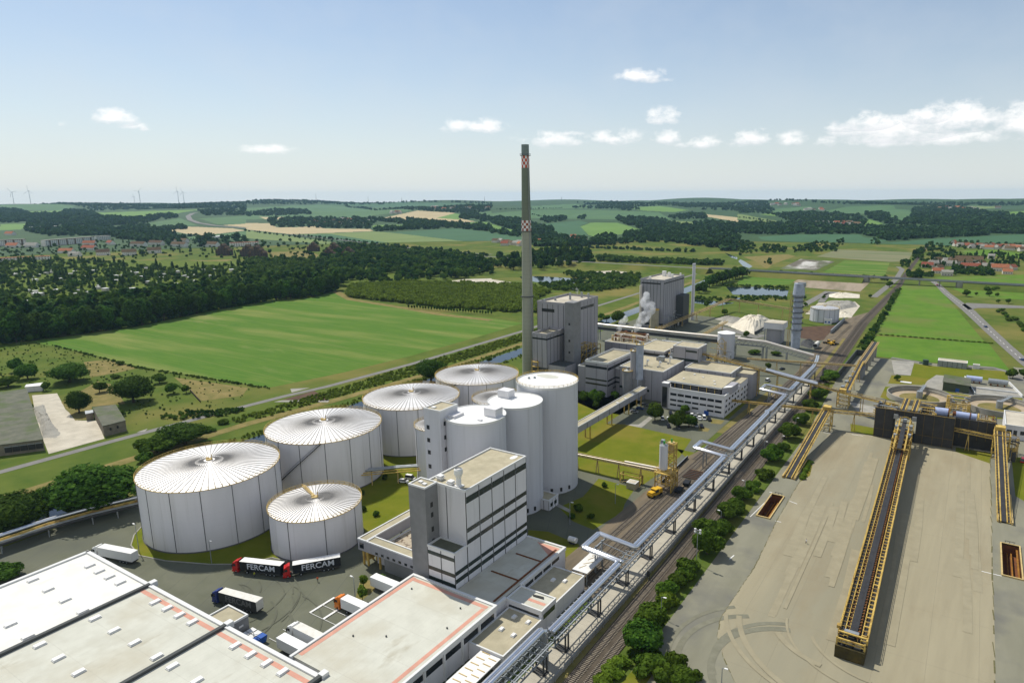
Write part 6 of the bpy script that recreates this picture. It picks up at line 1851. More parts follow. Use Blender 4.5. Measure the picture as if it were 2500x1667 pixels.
for (x0_, x1_, yy, m_, lb) in ((2.2, 10.5, 463, 'drumblue', 'pale lying tank behind the dark green hall'), (13.6, 23.4, 462, 'galv', 'grey lying tank with rusty belly, right of the pale lying tank')):
 t = thing('lying_tank', lb, 'tank', ((x0_ + x1_) / 2, yy, 0))
 MB().tube([(x0_, yy, 2.6), (x1_, yy, 2.6)], 1.7, 20).obj('shell', K[m_], t, smooth=True)
 for f_ in (.15, .5, .85):
  MB().box(x0_ + (x1_ - x0_) * f_ - .3, x0_ + (x1_ - x0_) * f_ + .3, yy - 1.6, yy + 1.6, 0, 1.6).obj('saddle', K['rust'], t)
t = thing('bund_wall', 'pale low wall round the tank yard', 'wall', (16, 455, 0))
MB().bar((1.4, 472, .8), (7.2, 434, .8), .5, 1.6).bar((24.4, 471, .8), (30, 442, .8), .5, 1.6).bar((8, 449.5, .5), (28, 449.5, .5), .7, 1).bar((7.4, 436, .3), (30, 441.5, .3), .4, .6).obj('wall', K['trim'], t)
building('control_house', 'white flat-roofed control house cut by the right edge of the photo', 'building', 19.6, 40, 361, 386, 6.4, wall='wallw', roofm='pale', bands=[('f', 2.8, 4.6, .04, .14), ('f', 2.0, 4.6, .17, .24), ('f', 2.8, 4.6, .3, .42)], band='glass')
o = MB().cyl(*G('Z8', 1440, 850)[:2], 0, 3.6, 1.8, n=16).box(G('Z8', 1440, 850).x - 4, G('Z8', 1440, 850).x + 3.5, 500, 503, 0, .5)
tag(o.obj('green_tank', mat('dark green tank', (.04, .07, .05), rough=.5), base=(G('Z8', 1440, 850).x, 501, 0)), 'small dark green tank on a white pad near the long shed', 'tank')
p = G('D', 995, 350)
tag(MB().box(p.x - 3, p.x + 3, p.y - 1.4, p.y + 1.4, .05, .5).obj('white_slab', K['white_p'], base=p), 'white slab lying on the grass near a round shrub', 'slab')
# unloading station for wagons: silo pair on yellow platform
t = thing('truck_loading_station', 'yellow platform carrying a slim grey silo above the siding', 'loading station', (-94, 228, 0))
trestle(t, -97.0, -90.4, 225, 231.5, 7.4, 3.7)
MB().box(-97.4, -90, 224.6, 232, 7.4, 7.7).obj('platform', K['yellow'], t)
r_ = MB()
for z_ in (8.3, 8.8):
 r_.bar((-97.4, 224.6, z_), (-90, 224.6, z_), .1).bar((-90, 224.6, z_), (-90, 232, z_), .1).bar((-97.4, 224.6, z_), (-97.4, 232, z_), .1)
r_.obj('railing', K['yellow'], t)
MB().cyl(-94.8, 227.6, 8.6, 18.2, 1.65, n=24).obj('silo_shell', K['silow'], t, smooth=True)
MB().cyl(-94.8, 227.6, 7.6, 8.6, .5, 1.65, 24).obj('silo_cone', K['silow'], t, smooth=True)
MB().cyl(-93.0, 231.0, 14.5, 18.6, 1.3, n=18).obj('filter', K['palewood'], t, smooth=True)
trestle(t, -94.6, -91.4, 229.6, 232.4, 18.4, 2.6, name='stair_frame')
tp = MB().ring(-94.8, 227.6, 19.2, 1.6, .1, 16).cyl(-94.8, 227.6, 18.2, 18.6, 1.6, 1.2, 16).box(-96.6, -95.2, 228.6, 230, 17.6, 19.6)
tp.obj('top_machine', K['galv'], t)
MB().cyl(-94.6, 227.4, 18.6, 19.8, .4, n=8).cyl(-93, 231, 18.6, 20, .35, n=8).obj('green_valve', mat('green machine', (.06, .32, .07), rough=.5), t)
MB().cyl(-91.3, 226.4, 7.8, 9.6, .6, n=12).obj('blower', K['palewood'], t)
t = beam('pipe_trestle', 'low yellow pipe trestle leading from the silos to the loading station', (-138, 228.4, 5.6), (-97.2, 228.2, 6.6), 1.5, (.1, .34, .58, .82), 'palewood', .8)
MB().tube([(-138, 227.9, 6.2), (-97, 227.9, 7.2)], .35, 8).tube([(-112, 229.0, 7.4), (-97, 229.0, 7.8)], .35, 8).obj('pipe', K['pipew'], t, smooth=True)
t = thing('pump_skid', 'yellow steel skid beside the little beige hut on the lawn', 'machinery', (-109, 226, 0))
trestle(t, -112, -103.5, 225, 228, 3.6, 3.6)
MB().box(-111, -104, 225.4, 227.6, 0, .6).obj('base', K['gunmetal'], t)
building('beige_hut', 'little beige hut on the lawn in front of the yellow skid', 'hut', -107.2, -103.4, 220.8, 224.2, 2.7, wall='copper', roofm='pale', ph=.1)
# siding ditch with machinery, dark wagons
t = thing('wagon_scales', 'dark sunken weighing platform between the siding rails under the loop', 'platform', (-88.5, 246, 0))
MB().box(-92.6, -84.5, 241.5, 250.5, .3, .45).obj('plate', K['joint'], t)
g_ = MB()
for i_ in range(6):
 g_.bar((-92.4, 242 + i_ * 1.6, .6), (-84.7, 242 + i_ * 1.6, .6), .2)
g_.obj('grating', K['rust'], t)
t = thing('retaining_rail', 'dark guard wall along the asphalt edge of the siding', 'wall', (-97.5, 250, 0))
MB().bar((-97.2, 232, .6), (-98.0, 262, .6), .4, 1.2).obj('wall', K['joint'], t)
MB().bar((-97.2, 232, 1.3), (-98.0, 262, 1.3), .3, .15).obj('handrail', K['galv'], t)
def loader(label, x, y, rz, col):
 """rail shunting loader / front loader: body, cab, arm, wheels"""
 t = thing('wheel_loader', label, 'wheel loader', (x, y, .2))
 MB().box(x - 1.1, x + 1.1, y - 3, y - .4, 1.0, 2.3).box(x - .9, x + .9, y - .4, y + 2.0, .9, 1.6).obj('body', K[col], t)
 MB().box(x - .8, x + .8, y - .6, y + .9, 1.7, 3.3).obj('cab', K['glass'], t)
 MB().box(x - .9, x + .9, y - .7, y + 1, 3.3, 3.45).obj('cab_roof', K[col], t)
 MB().bar((x - .6, y + 1, 1.8), (x - .6, y + 3.4, .9), .3).bar((x + .6, y + 1, 1.8), (x + .6, y + 3.4, .9), .3).obj('arm', K[col], t)
 MB().box(x - 1.4, x + 1.4, y + 3.2, y + 4.3, .3, 1.4).obj('bucket', K['gunmetal'], t)
 for sx in (-1, 1):
  for yy in (-1.9, 1.3):
   MB().tube([(x + sx * .75, y + yy, .95), (x + sx * 1.3, y + yy, .95)], .75, 14).obj('wheel', K['tyre'], t)
 t.rotation_euler = (0, 0, rz)
 return t
yel = K['bright_yellow'] = mat('bright yellow paint', (.66, .40, .03), (.55, .32, .03), .8, rough=.5)
p = G('Z8', 700, 690)
loader('yellow wheel loader at the brown soil yard', p.x, p.y, 1.2, 'bright_yellow')
p = G('Z8', 725, 690)
loader('second yellow wheel loader, half hidden beside the first, by the rails', p.x + 1.5, p.y - 3, -.6, 'bright_yellow')
t = thing('shunting_truck', 'bright yellow shunting truck on the siding below the loading station', 'truck', (-95, 220.5, 0))
x_, y_ = -95.0, 220.5
MB().box(x_ - 1.3, x_ + 1.3, y_ - 3.2, y_ + 3.2, .9, 1.7).box(x_ - 1.1, x_ + 1.1, y_ - 3.1, y_ - .9, 1.7, 2.4).box(x_ - 1.2, x_ + 1.2, y_ + .9, y_ + 3.1, 1.7, 2.8).obj('body', yel, t)
MB().box(x_ - 1.2, x_ + 1.2, y_ - .9, y_ + .9, 1.7, 2.9).obj('cab', K['glass'], t)
MB().box(x_ - 1.25, x_ + 1.25, y_ - 1, y_ + 1, 2.9, 3.15).obj('cab_roof', yel, t)
for sx in (-1, 1):
 for yy in (-2.1, 2.1):
  MB().tube([(x_ + sx * .85, y_ + yy, .65), (x_ + sx * 1.4, y_ + yy, .65)], .65, 14).obj('wheel', K['tyre'], t)
t.rotation_euler = (0, 0, -.25)
tk = thing('buffer_wagon', 'small dark rail trolley beside the yellow platform, nearer one', 'rail trolley', (-88.2, 228, 0))
MB().box(-89.3, -87.1, 226, 230, .9, 1.8).obj('body', K['tarp'], tk)
for sx in (-.72, .72):
 for yy in (226.8, 229.2):
  MB().tube([(-88.2 + sx - .1, yy, .75), (-88.2 + sx + .1, yy, .75)], .45, 12).obj('wheel', K['gunmetal'], tk)
dup(tk, (-88.0, 235.5, 0), .1, 'small dark rail trolley beside the yellow platform, farther one')
t = thing('freight_wagon', 'pale covered goods wagon parked near the black heap', 'wagon', (G('Z8', 605, 720).x, G('Z8', 605, 720).y, 0))
p = Vector(t.location)
MB().box(p.x - 1.4, p.x + 1.4, p.y - 5, p.y + 5, 1.1, 3.6).obj('body', K['galv'], t)
MB().tube([(p.x, p.y - 5, 3.2), (p.x, p.y + 5, 3.2)], 1.45, 12).obj('roof', K['trailertop'], t, smooth=True)
for yy in (-3.5, -2.2, 2.2, 3.5):
 for sx in (-.75, .75):
  MB().tube([(p.x + sx - .1, p.y + yy, .7), (p.x + sx + .1, p.y + yy, .7)], .46, 12).obj('wheel', K['gunmetal'], t)
# left pipe rack along the canal road
t = thing('pipe_rack', 'silver pipe on yellow trestles along the canal road at the left edge', 'pipe bridge', (-262, 120, 0))
pa = [G('Z1', -60, 760, 4.2), G('Z1', 0, 735, 4.2), G('Z1', 270, 645, 4.2), G('Z1', 520, 575, 4.2), G('Z1', 800, 510, 4.2)]
MB().tube([(p.x, p.y, 5.0) for p in pa], .65, 10).obj('pipe', K['pipe'], t, smooth=True)
MB().tube([(p.x + 1.6, p.y - .6, 4.4) for p in pa], .28, 8).tube([(p.x + 2.3, p.y - .9, 4.2) for p in pa], .22, 8).obj('pipe', K['yellow'], t, smooth=True)
MB().tube([(p.x + 3.2, p.y - 1.2, 3.2) for p in pa], .5, 8).obj('pipe', K['gunmetal'], t, smooth=True)
fr_ = MB()
for i_ in range(len(pa) - 1):
 a, c = pa[i_], pa[i_ + 1]
 n = int((c - a).length / 7)
 for j_ in range(n):
  q = a + (c - a) * j_ / n
  fr_.bar((q.x - .5, q.y + .2, 3.9), (q.x + 3.6, q.y - 1.3, 3.9), .3, .3)
  for f_ in (0, 3.2):
   fr_.bar((q.x + f_, q.y - f_ * .36, 0), (q.x + f_, q.y - f_ * .36, 3.9), .28)
 fr_.bar((a.x + 3.4, a.y - 1.2, 4.1), (c.x + 3.4, c.y - 1.2, 4.1), .2, .6)
fr_.obj('trestle', K['galv'], t)
t = thing('pipe_rack', 'dark pipe rack crossing the lawn between the storage tanks', 'pipe bridge', (-185, 180, 0))
pa = [(-206.5, 162.5), (-190, 179.5), (-170, 196.5)]
MB().tube([(*p, 6.2) for p in pa], .5, 8).tube([(p[0] + .9, p[1] - .7, 6.2) for p in pa], .4, 8).obj('pipe', K['galv'], t, smooth=True)
MB().tube([(p[0] + 1.7, p[1] - 1.2, 5.6) for p in pa], .2, 8).bar((-205, 161, 5.1), (-168.5, 195, 5.1), .3, .3).obj('pipe', K['yellow'], t, smooth=True)
for f_ in (.1, .3, .5, .7, .9):
 a = Vector(pa[0]) + (Vector(pa[2]) - Vector(pa[0])) * f_
 MB().bar((a.x + 1, a.y - .8, 0), (a.x + 1, a.y - .8, 5.5), .3).obj('leg', K['palewood'], t)
# ================================================================== VEHICLES
def text_mesh(name, s, size, mt, parent, M4, bold=.03):
 cu = bpy.data.curves.new(name, 'FONT')
 cu.body = s
 cu.size = size
 cu.offset = bold
 cu.align_x = 'CENTER'
 cu.align_y = 'CENTER'
 cu.extrude = .01
 cu.materials.append(mt)
 o = bpy.data.objects.new(name, cu)
 COL.objects.link(o)
 me = bpy.data.meshes.new_from_object(o.evaluated_get(bpy.context.evaluated_depsgraph_get()))
 bpy.data.objects.remove(o)
 me.materials.clear()
 me.materials.append(mt)
 o = bpy.data.objects.new(name, me)
 COL.objects.link(o)
 o.parent = parent
 o.matrix_local = M4
 return o
def lorry(label, front, heading, cab, body, top, text=None, tcol='letter', rear=None, group=None):
 """articulated lorry; front = ground point under the bumper, heading = direction it faces (radians from +X)"""
 t = thing('articulated_lorry', label, 'lorry', (0, 0, 0), group)
 c = MB().box(-1.9, -.05, -1.22, 1.22, .75, 2.1).add([(-1.9, -1.2, 2.1), (-.05, -1.2, 2.1), (-.05, 1.2, 2.1), (-1.9, 1.2, 2.1), (-2.0, -1.15, 3.55), (-.35, -1.15, 3.35), (-.35, 1.15, 3.35), (-2.0, 1.15, 3.55)],
              [(3, 2, 1, 0), (0, 1, 5, 4), (1, 2, 6, 5), (2, 3, 7, 6), (3, 0, 4, 7), (4, 5, 6, 7)])
 c.add([(-2.0, -1.1, 3.55), (-.7, -1.1, 3.4), (-.7, 1.1, 3.4), (-2.0, 1.1, 3.55), (-2.0, -1.05, 3.95), (-1.5, -1.05, 3.9), (-1.5, 1.05, 3.9), (-2.0, 1.05, 3.95)], [(0, 1, 5, 4), (1, 2, 6, 5), (2, 3, 7, 6), (3, 0, 4, 7), (4, 5, 6, 7)])
 c.box(-2.1, .08, -1.24, 1.24, .35, .8)
 c.obj('cab', cab, t)
 g = MB().add([(-.03, -1.08, 2.15), (-.03, 1.08, 2.15), (-.31, 1.05, 3.25), (-.31, -1.05, 3.25)], [(0, 1, 2, 3)])
 for s_ in (-1, 1):
  g.box(-1.3, -.45, s_ * 1.215 - .01, s_ * 1.215 + .01, 2.2, 2.95)
 g.obj('windscreen', K['glass'], t)
 for s_ in (-1, 1):
  MB().box(.08, .12, s_ * .9 - .2, s_ * .9 + .2, .85, 1.1).obj('headlight', K['white_p'], t)
  MB().box(-.35, -.15, s_ * 1.38 - .1, s_ * 1.38 + .1, 2.1, 2.9).obj('mirror', K['tyre'], t)
 MB().box(-6.4, -1.9, -.5, .5, .6, 1.0).obj('chassis', K['gunmetal'], t)
 tr_ = MB().box(-16.4, -2.8, -1.275, 1.275, 1.15, 3.92)
 tr_.obj('trailer', body, t)
 MB().box(-16.4, -2.8, -1.27, 1.27, 3.92, 4.0).obj('trailer_roof', top, t)
 MB().box(-16.46, -16.4, -1.25, 1.25, 1.15, 3.95).obj('rear_door', rear or body, t)
 MB().box(-16.2, -9, -1.2, 1.2, .55, 1.13).obj('underbody', K['gunmetal'], t)
 for x_ in (-1.3, -5.0, -11.5, -12.8, -14.1):
  for s_ in (-1, 1):
   o = MB().tube([(x_, s_ * .85, .5), (x_, s_ * 1.22, .5)], .5, 16).obj('wheel', K['tyre'], t)
   MB().tube([(x_, s_ * 1.2, .5), (x_, s_ * 1.24, .5)], .24, 10).obj('rim', K['galv'], o)
 if text:
  for s_ in (-1, 1):
   M4 = Matrix.Translation((-9.9, s_ * 1.285, 2.55)) @ Matrix.Rotation(math.pi if s_ > 0 else 0, 4, 'Z') @ Matrix.Rotation(math.pi / 2, 4, 'X')
   text_mesh('lettering', text, 2.55, K[tcol], t, M4, .035)
 t.location = (front[0], front[1], .12)
 t.rotation_euler = (0, 0, heading)
 return t
def lorry_px(label, v, pf, pr, *a, **k):
 """place by the ground points under its front and rear"""
 F_, R_ = G(v, *pf), G(v, *pr)
 h = math.atan2(F_.y - R_.y, F_.x - R_.x)
 return lorry(label, F_, h, *a, **k)
lorry_px('all-white articulated lorry driving past the biggest tank', 'Z1', (552, 838), (765, 880), K['truckwhite'], K['truckwhite'], K['white_p'])
lorry_px('red-cab lorry with a black lettered trailer, front one by the small tank', 'Z1', (1350, 922), (1615, 952), K['truckred'], K['tarp'], K['white_p'], text='FERCAM')
lorry_px('red-cab lorry with a black lettered trailer, parked aslant behind the first', 'Z1', (1628, 962), (1925, 908), K['truckred'], K['tarp'], K['white_p'], text='FERCAM')
lorry_px('blue-cab lorry with a dull dark trailer in mid yard', 'Z1', (1240, 1095), (1490, 1165), K['truckblue'], K['tarpgrey'], K['trailertop'], text='FERCAM', tcol='letterdim', rear=K['trailertop'])
lorry('orange-cab lorry docked at the dispatch hall', (-141.9, 110.2), math.pi, K['truckorange'], K['truckwhite'], K['white_p'])
lorry('white lorry docked at the hall with its cab showing', (-142.3, 95.3), math.pi, K['truckwhite'], K['truckwhite'], K['trailertop'])
t = thing('box_trailer', 'white box trailer docked beside the white lorry', 'trailer', (-133.5, 90.6, 0))
MB().box(-139.8, -126.2, 89.35, 91.9, 1.15, 3.95).obj('body', K['truckwhite'], t)
MB().box(-138, -127, 89.5, 91.7, .5, 1.1).obj('underbody', K['gunmetal'], t)
for x_ in (-129, -130.3, -131.6):
 for yy in (89.6, 91.4):
  MB().tube([(x_, yy - .2, .5), (x_, yy + .2, .5)], .5, 14).obj('wheel', K['tyre'], t)
t = thing('box_trailer', 'long white trailer parked behind the young trees', 'trailer', (-134, 122, 0))
MB().box(-140.6, -126.6, 120.9, 123.4, 1.15, 3.95).obj('body', K['truckwhite'], t)
MB().box(-139, -128, 121, 123.3, .5, 1.1).obj('underbody', K['gunmetal'], t)
for x_ in (-129, -130.3, -131.6):
 for yy in (121.1, 123.1):
  MB().tube([(x_, yy - .2, .5), (x_, yy + .2, .5)], .5, 14).obj('wheel', K['tyre'], t)
for i_, (x_, cc, lab) in enumerate(((-150.4, 'white_p', 'white-lidded rubbish container by the kiosk'), (-148.2, 'trim', 'grey rubbish container between a white and a blue one'), (-146.2, 'blue', 'blue rubbish container by the lorry yard'))):
 t = thing('rubbish_container', lab, 'container', (x_, 88.6, .1))
 MB().add([(x_ - .8, 87, .3), (x_ + .8, 87, .3), (x_ + .8, 90.2, .3), (x_ - .8, 90.2, .3), (x_ - .95, 86.6, 1.9), (x_ + .95, 86.6, 1.9), (x_ + .95, 90.6, 1.9), (x_ - .95, 90.6, 1.9)], [(3, 2, 1, 0), (0, 1, 5, 4), (1, 2, 6, 5), (2, 3, 7, 6), (3, 0, 4, 7)]).obj('body', K['gunmetal'] if i_ < 2 else K['blue'], t)
 MB().box(x_ - .9, x_ + .9, 86.7, 88.5, 1.9, 2.05).box(x_ - .9, x_ + .9, 88.7, 90.5, 1.9, 2.05).obj('lid', K[cc], t)
def car(label, x, y, rz, col, van=False, group=None):
 t = thing('parked_car', label, 'van' if van else 'car', (0, 0, 0), group)
 h = 2.0 if van else 1.45
 MB().add([(-2.15, -.85, .35), (2.15, -.85, .35), (2.15, .85, .35), (-2.15, .85, .35), (-2.15, -.85, .95), (2.1, -.82, .8), (2.1, .82, .8), (-2.15, .85, .95)], [(3, 2, 1, 0), (0, 1, 5, 4), (1, 2, 6, 5), (2, 3, 7, 6), (3, 0, 4, 7), (4, 5, 6, 7)]).obj('body', col, t)
 a, b = (-2.1, 1.5) if van else (-1.7, 1.0)
 MB().add([(a - .1, -.8, .9), (b + .2, -.8, .85), (b + .2, .8, .85), (a - .1, .8, .9), (a + .3, -.66, h - .06), (b - .7, -.66, h - .06), (b - .7, .66, h - .06), (a + .3, .66, h - .06)], [(0, 1, 5, 4), (1, 2, 6, 5), (2, 3, 7, 6), (3, 0, 4, 7)]).obj('windows', K['glass'], t)
 MB().box(a + .25, b - .65, -.68, .68, h - .06, h).obj('roof', col, t)
 for sx in (-1.3, 1.3):
  for sy in (-1, 1):
   MB().tube([(sx, sy * .65, .32), (sx, sy * .87, .32)], .32, 12).obj('wheel', K['tyre'], t)
 t.location = (x, y, .1)
 t.rotation_euler = (0, 0, rz)
 return t
CCOL = dict(white=K['truckwhite'], silver=mat('silver car paint', (.45, .46, .48), rough=.3, metal=.4), black=mat('black car paint', (.02, .02, .025), rough=.25), blue=mat('blue car paint', (.03, .06, .16), rough=.3), red=K['truckred'], grey=mat('grey car paint', (.12, .125, .13), rough=.3))
VW['P'] = (1540, 940, 7.127)
CARS = [((1065, 545), 'white', 0, 'white car first in the row below the office wall'), ((1130, 570), 'silver', 0, 'silver car between two white cars below the office wall'), ((1195, 595), 'white', 0, 'white car third in the row below the office wall'), ((1275, 595), 'white', 1, 'white van parked in the row below the office wall'), ((1365, 615), 'black', 0, 'black car at the end of the row below the office wall'),
  ((1135, 720), 'silver', 0, 'silver car beside the traffic island tree'), ((1230, 735), 'black', 0, 'black car on the tip of the traffic island'), ((550, 600), 'white', 0, 'white car under the parking lot trees, left'), ((655, 610), 'white', 0, 'white car under the parking lot trees, beside a dark one'), ((730, 655), 'blue', 0, 'dark blue car under the parking lot trees'),
  ((655, 730), 'black', 0, 'black car at the lawn edge under the trees'), ((830, 755), 'grey', 0, 'grey car at the lawn edge, half in tree shade'), ((690, 505), 'black', 0, 'black car parked alone near the office entrance'), ((60, 480), 'silver', 0, 'silver car in the sun beside the footbridge'), ((160, 425), 'blue', 0, 'dark blue car parked under the footbridge edge'), ((240, 360), 'grey', 0, 'grey car in the shade close to the footbridge')]
for (pp_, cc, vn, lab) in CARS:
 p = G('P', *pp_)
 car(lab, p.x, p.y, math.radians(-62) if pp_[0] > 300 else math.radians(10), CCOL[cc], vn, 'cars in the office car park')
p = G('Z7', 1835, 915)
car('white van waiting at the side road behind the office', p.x, p.y, 1.4, K['truckwhite'], True)
p = G('Z7', 1940, 830)
car('dark car on the plant road behind the office', p.x, p.y, 1.2, CCOL['black'])
for pp_, cc, lab in (((1900, 562), 'blue', 'blue car driving on the straight main road'), ((2180, 815), 'blue', 'dark blue car on the main road at the right edge'), ((1530, 240), 'red', 'red car on the main road under the bridge')):
 p = G('Z8', *pp_)
 car(lab, p.x, p.y, math.radians(112), CCOL[cc])
p = G('Z4', 1872, 300)
car('red and dark tractor unit at the right edge by the conveyor', p.x, p.y, 1.5, K['truckred'], True)
p = G('Z2', 945, 400)
car('white van between the tanks, near the stair core', p.x, p.y, .2, K['truckwhite'], True)
p = G('Z2', 905, 418)
car('white car partly shaded on the lawn between the tanks', p.x, p.y, .3, K['truckwhite'])
t = thing('small_tank', 'small white tank trailer on the grass by the road loop', 'tank', (-103.4, 173.6, 0))
MB().tube([(-104.8, 173.6, 1.5), (-102, 173.6, 1.5)], .95, 14).obj('shell', K['white_p'], t, smooth=True)
MB().box(-104.4, -102.4, 172.8, 174.4, .3, .8).obj('frame', K['gunmetal'], t)
# ================================================================== LAMP POSTS
def lamp(label, base, h, arm=(1, 0), flood=False, group=None):
 x, y = base[0], base[1]
 t = thing('street_lamp', label, 'lamp post', (x, y, 0), group)
 MB().tube([(x, y, 0), (x, y, h)], .14, 8, r2=.08).obj('pole', K['galv'], t)
 if flood:
  MB().bar((x - .9, y, h), (x + .9, y, h), .16).bar((x - .9, y, h - .9), (x + .9, y, h - .9), .16).obj('crossbar', K['galv'], t)
  for dx in (-.8, .8):
   for dz in (0, -.9):
    MB().box(x + dx - .3, x + dx + .3, y - .35, y + .1, h + dz, h + dz + .5).obj('floodlight', K['white_p'], t)
 else:
  a = Vector(arm).normalized()
  MB().bar((x, y, h), (x + a.x * .7, y + a.y * .7, h + .08), .09).obj('arm', K['galv'], t)
  MB().bar((x + a.x * .5, y + a.y * .5, h + .1), (x + a.x * 1.35, y + a.y * 1.35, h + .16), .42, .16).obj('lamp_head', K['white_p'], t)
 return t
def lamp_px(label, v, b, head, **k):
 p = G(v, *b)
 hy = VW[v][1] + head / VW[v][2]
 lo, hi = 2.0, 20.0
 for _ in range(40):
  m = (lo + hi) / 2
  d = RM.transposed() @ (Vector((p.x, p.y, m)) - Vector((0, 0, CAMH)))
  zf = d.y * math.cos(PIT) - d.z * math.sin(PIT)
  yy = (-d.y * math.sin(PIT) - d.z * math.cos(PIT)) / zf * FPX + CY
  if yy > hy:
   lo = m
  else:
   hi = m
 return lamp(label, p, max(3, min(14, lo)), **k)
lamp_px('lamp post at the bend of the hedge, its shadow on the yard', 'R1', (1000, 885), 675, arm=(1, 0))
lamp_px('tall floodlight mast rising from the hedge', 'R1', (1368, 330), -20, flood=True)
lamp_px('lamp post standing alone in the bottom corner of the yard', 'R1', (1630, 1570), 1415, arm=(1, 0))
lamp_px('lamp post in front of the bushy tree by the railway', 'R2', (345, 1420), 1258, arm=(-1, 0))
lamp_px('lamp post in the hedge beside the low shrubs', 'R2', (600, 1090), 940, arm=(-1, 0))
lamp_px('slender mast left of the round dark tree by the tracks', 'R2', (803, 690), 520, flood=False)
lamp_px('lamp post between two hedge trees, opposite the feeder', 'R2', (983, 610), 460, arm=(1, 0))
lamp_px('lamp post nearest the yellow lattice bridge', 'R2', (1138, 410), 270, arm=(1, 0))
lamp_px('lamp post on the grass tip next to the biggest tank', 'Z1', (800, 822), 650, arm=(-1, 0))
lamp_px('lamp post at the grass island with young trees', 'Z1', (2040, 1100), 957, arm=(-1, 0))
lamp_px('lamp post at the docks beside the warehouse roof', 'Z1', (1462, 1340), 1280, arm=(1, 0))
lamp_px('lamp post before the biggest tank wall, right seam', 'Z1', (1215, 880), 742, arm=(1, 0))
lamp_px('lamp post on the shaded loop lawn', 'Z3', (685, 660), 530, arm=(1, 0))
lamp_px('lamp post on the lawn near the beige hut', 'Z3', (945, 540), 428, arm=(1, 0))
lamp_px('lamp post standing in the office car park', 'P', (1130, 600), 500, arm=(1, 0))
# signal box post
p = G('R1', 866, 490)
t = thing('signal_post', 'small black railway signal box on the verge', 'signal', p)
MB().box(p.x - .35, p.x + .35, p.y - .2, p.y + .2, 1.2, 3.0).obj('box', K['joint'], t)
MB().bar((p.x, p.y, 0), (p.x, p.y, 1.2), .14).obj('post', K['galv'], t)
# ================================================================== PEOPLE (a few pixels tall, still whole figures)
def person(label, x, y, rz, top, legs, hair='hair', stride=.25):
 t = thing('person', label, 'person', (0, 0, 0))
 V_, E_, R_ = [], [], []
 def n(co, r, par=None):
  V_.append(co)
  R_.append(r)
  if par is not None:
   E_.append((par, len(V_) - 1))
  return len(V_) - 1
 pel = n((0, 0, .95), .145)
 che = n((0, 0, 1.22), .15, pel)
 sho = n((0, 0, 1.42), .13, che)
 nec = n((0, .01, 1.52), .062, sho)
 hd = n((0, .025, 1.62), .088, nec)
 hd2 = n((0, .03, 1.73), .085, hd)
 for s_ in (-1, 1):
  hip = n((s_ * .1, 0, .88), .10, pel)
  kn = n((s_ * .11, s_ * stride * .55 + .04, .50), .065, hip)
  an = n((s_ * .11, s_ * stride - .05, .10), .045, kn)
  n((s_ * .12, s_ * stride + .12, .045), .042, an)
  shl = n((s_ * .19, 0, 1.41), .065, sho)
  el_ = n((s_ * .27, -s_ * stride * .3 - .03, 1.13), .045, shl)
  wr = n((s_ * .27, -s_ * stride * .5 + .12, .90), .032, el_)
  pa_ = n((s_ * .265, -s_ * stride * .5 + .15, .83), .034, wr)
  for k_, (dx, l_) in enumerate(((-.025, .075), (-.008, .085), (.01, .08), (.026, .065))):
   f1 = n((s_ * .265 + dx * .4, -s_ * stride * .5 + .16 + dx, .83 - l_ * .55), .010, pa_)
   n((s_ * .26 + dx * .4, -s_ * stride * .5 + .185 + dx, .83 - l_), .009, f1)
  n((s_ * .235, -s_ * stride * .5 + .20, .80), .011, pa_)
 me = bpy.data.meshes.new('body')
 me.from_pydata(V_, E_, [])
 o = bpy.data.objects.new('body', me)
 COL.objects.link(o)
 o.parent = t
 md = o.modifiers.new('skin', 'SKIN')
 sv = me.skin_vertices[0].data
 for i_, r in enumerate(R_):
  sv[i_].radius = (r, r)
 sv[0].use_root = True
 o.modifiers.new('sub', 'SUBSURF').levels = 1
 dg = bpy.context.evaluated_depsgraph_get()
 m2 = bpy.data.meshes.new_from_object(o.evaluated_get(dg))
 o.modifiers.clear()
 o.data = m2
 m2.materials.clear()
 for m_ in (K['skin'], top, legs):
  m2.materials.append(m_)
 for f in m2.polygons:
  c = f.center
  f.material_index = 2 if c.z < .97 and abs(c.x) < .22 else (1 if c.z < 1.5 and c.z > .93 else 0)
  f.use_smooth = True
 hr = MB().cyl(0, .01, 1.74, 1.83, .092, .045, 12).cyl(0, -.02, 1.64, 1.74, .09, .092, 12)
 hr.obj('hair', K[hair], t, smooth=True)
 fc = MB()
 for s_ in (-1, 1):
  fc.box(s_ * .035 - .012, s_ * .035 + .012, .108, .116, 1.665, 1.68)
 fc.box(-.03, .03, .106, .112, 1.595, 1.605)
 fc.obj('eyes_and_mouth', K['joint'], t)
 MB().add([(-.014, .11, 1.625), (.014, .11, 1.625), (0, .135, 1.628), (0, .108, 1.66)], [(0, 1, 2), (1, 3, 2), (3, 0, 2)]).obj('nose', K['skin'], t)
 t.location = (x, y, .12)
 t.rotation_euler = (0, 0, rz)
 return t
p = G('Z4', 630, 770)
person('person in a white shirt and dark trousers walking alone across the beet yard', p.x, p.y, 2.4, K['cloth_white'], K['cloth_dark'])
p = G('Z1', 1824, 988)
person('person in an orange vest standing near the parked black trailer', p.x, p.y, 1.0, K['hivis_or'], K['cloth_dark'], stride=.1)
p = G('Z1', 1462, 960)
person('person in a yellow vest standing beside the red lorry', p.x, p.y, -1.0, K['hivis_ye'], K['cloth_dark'], stride=.12)
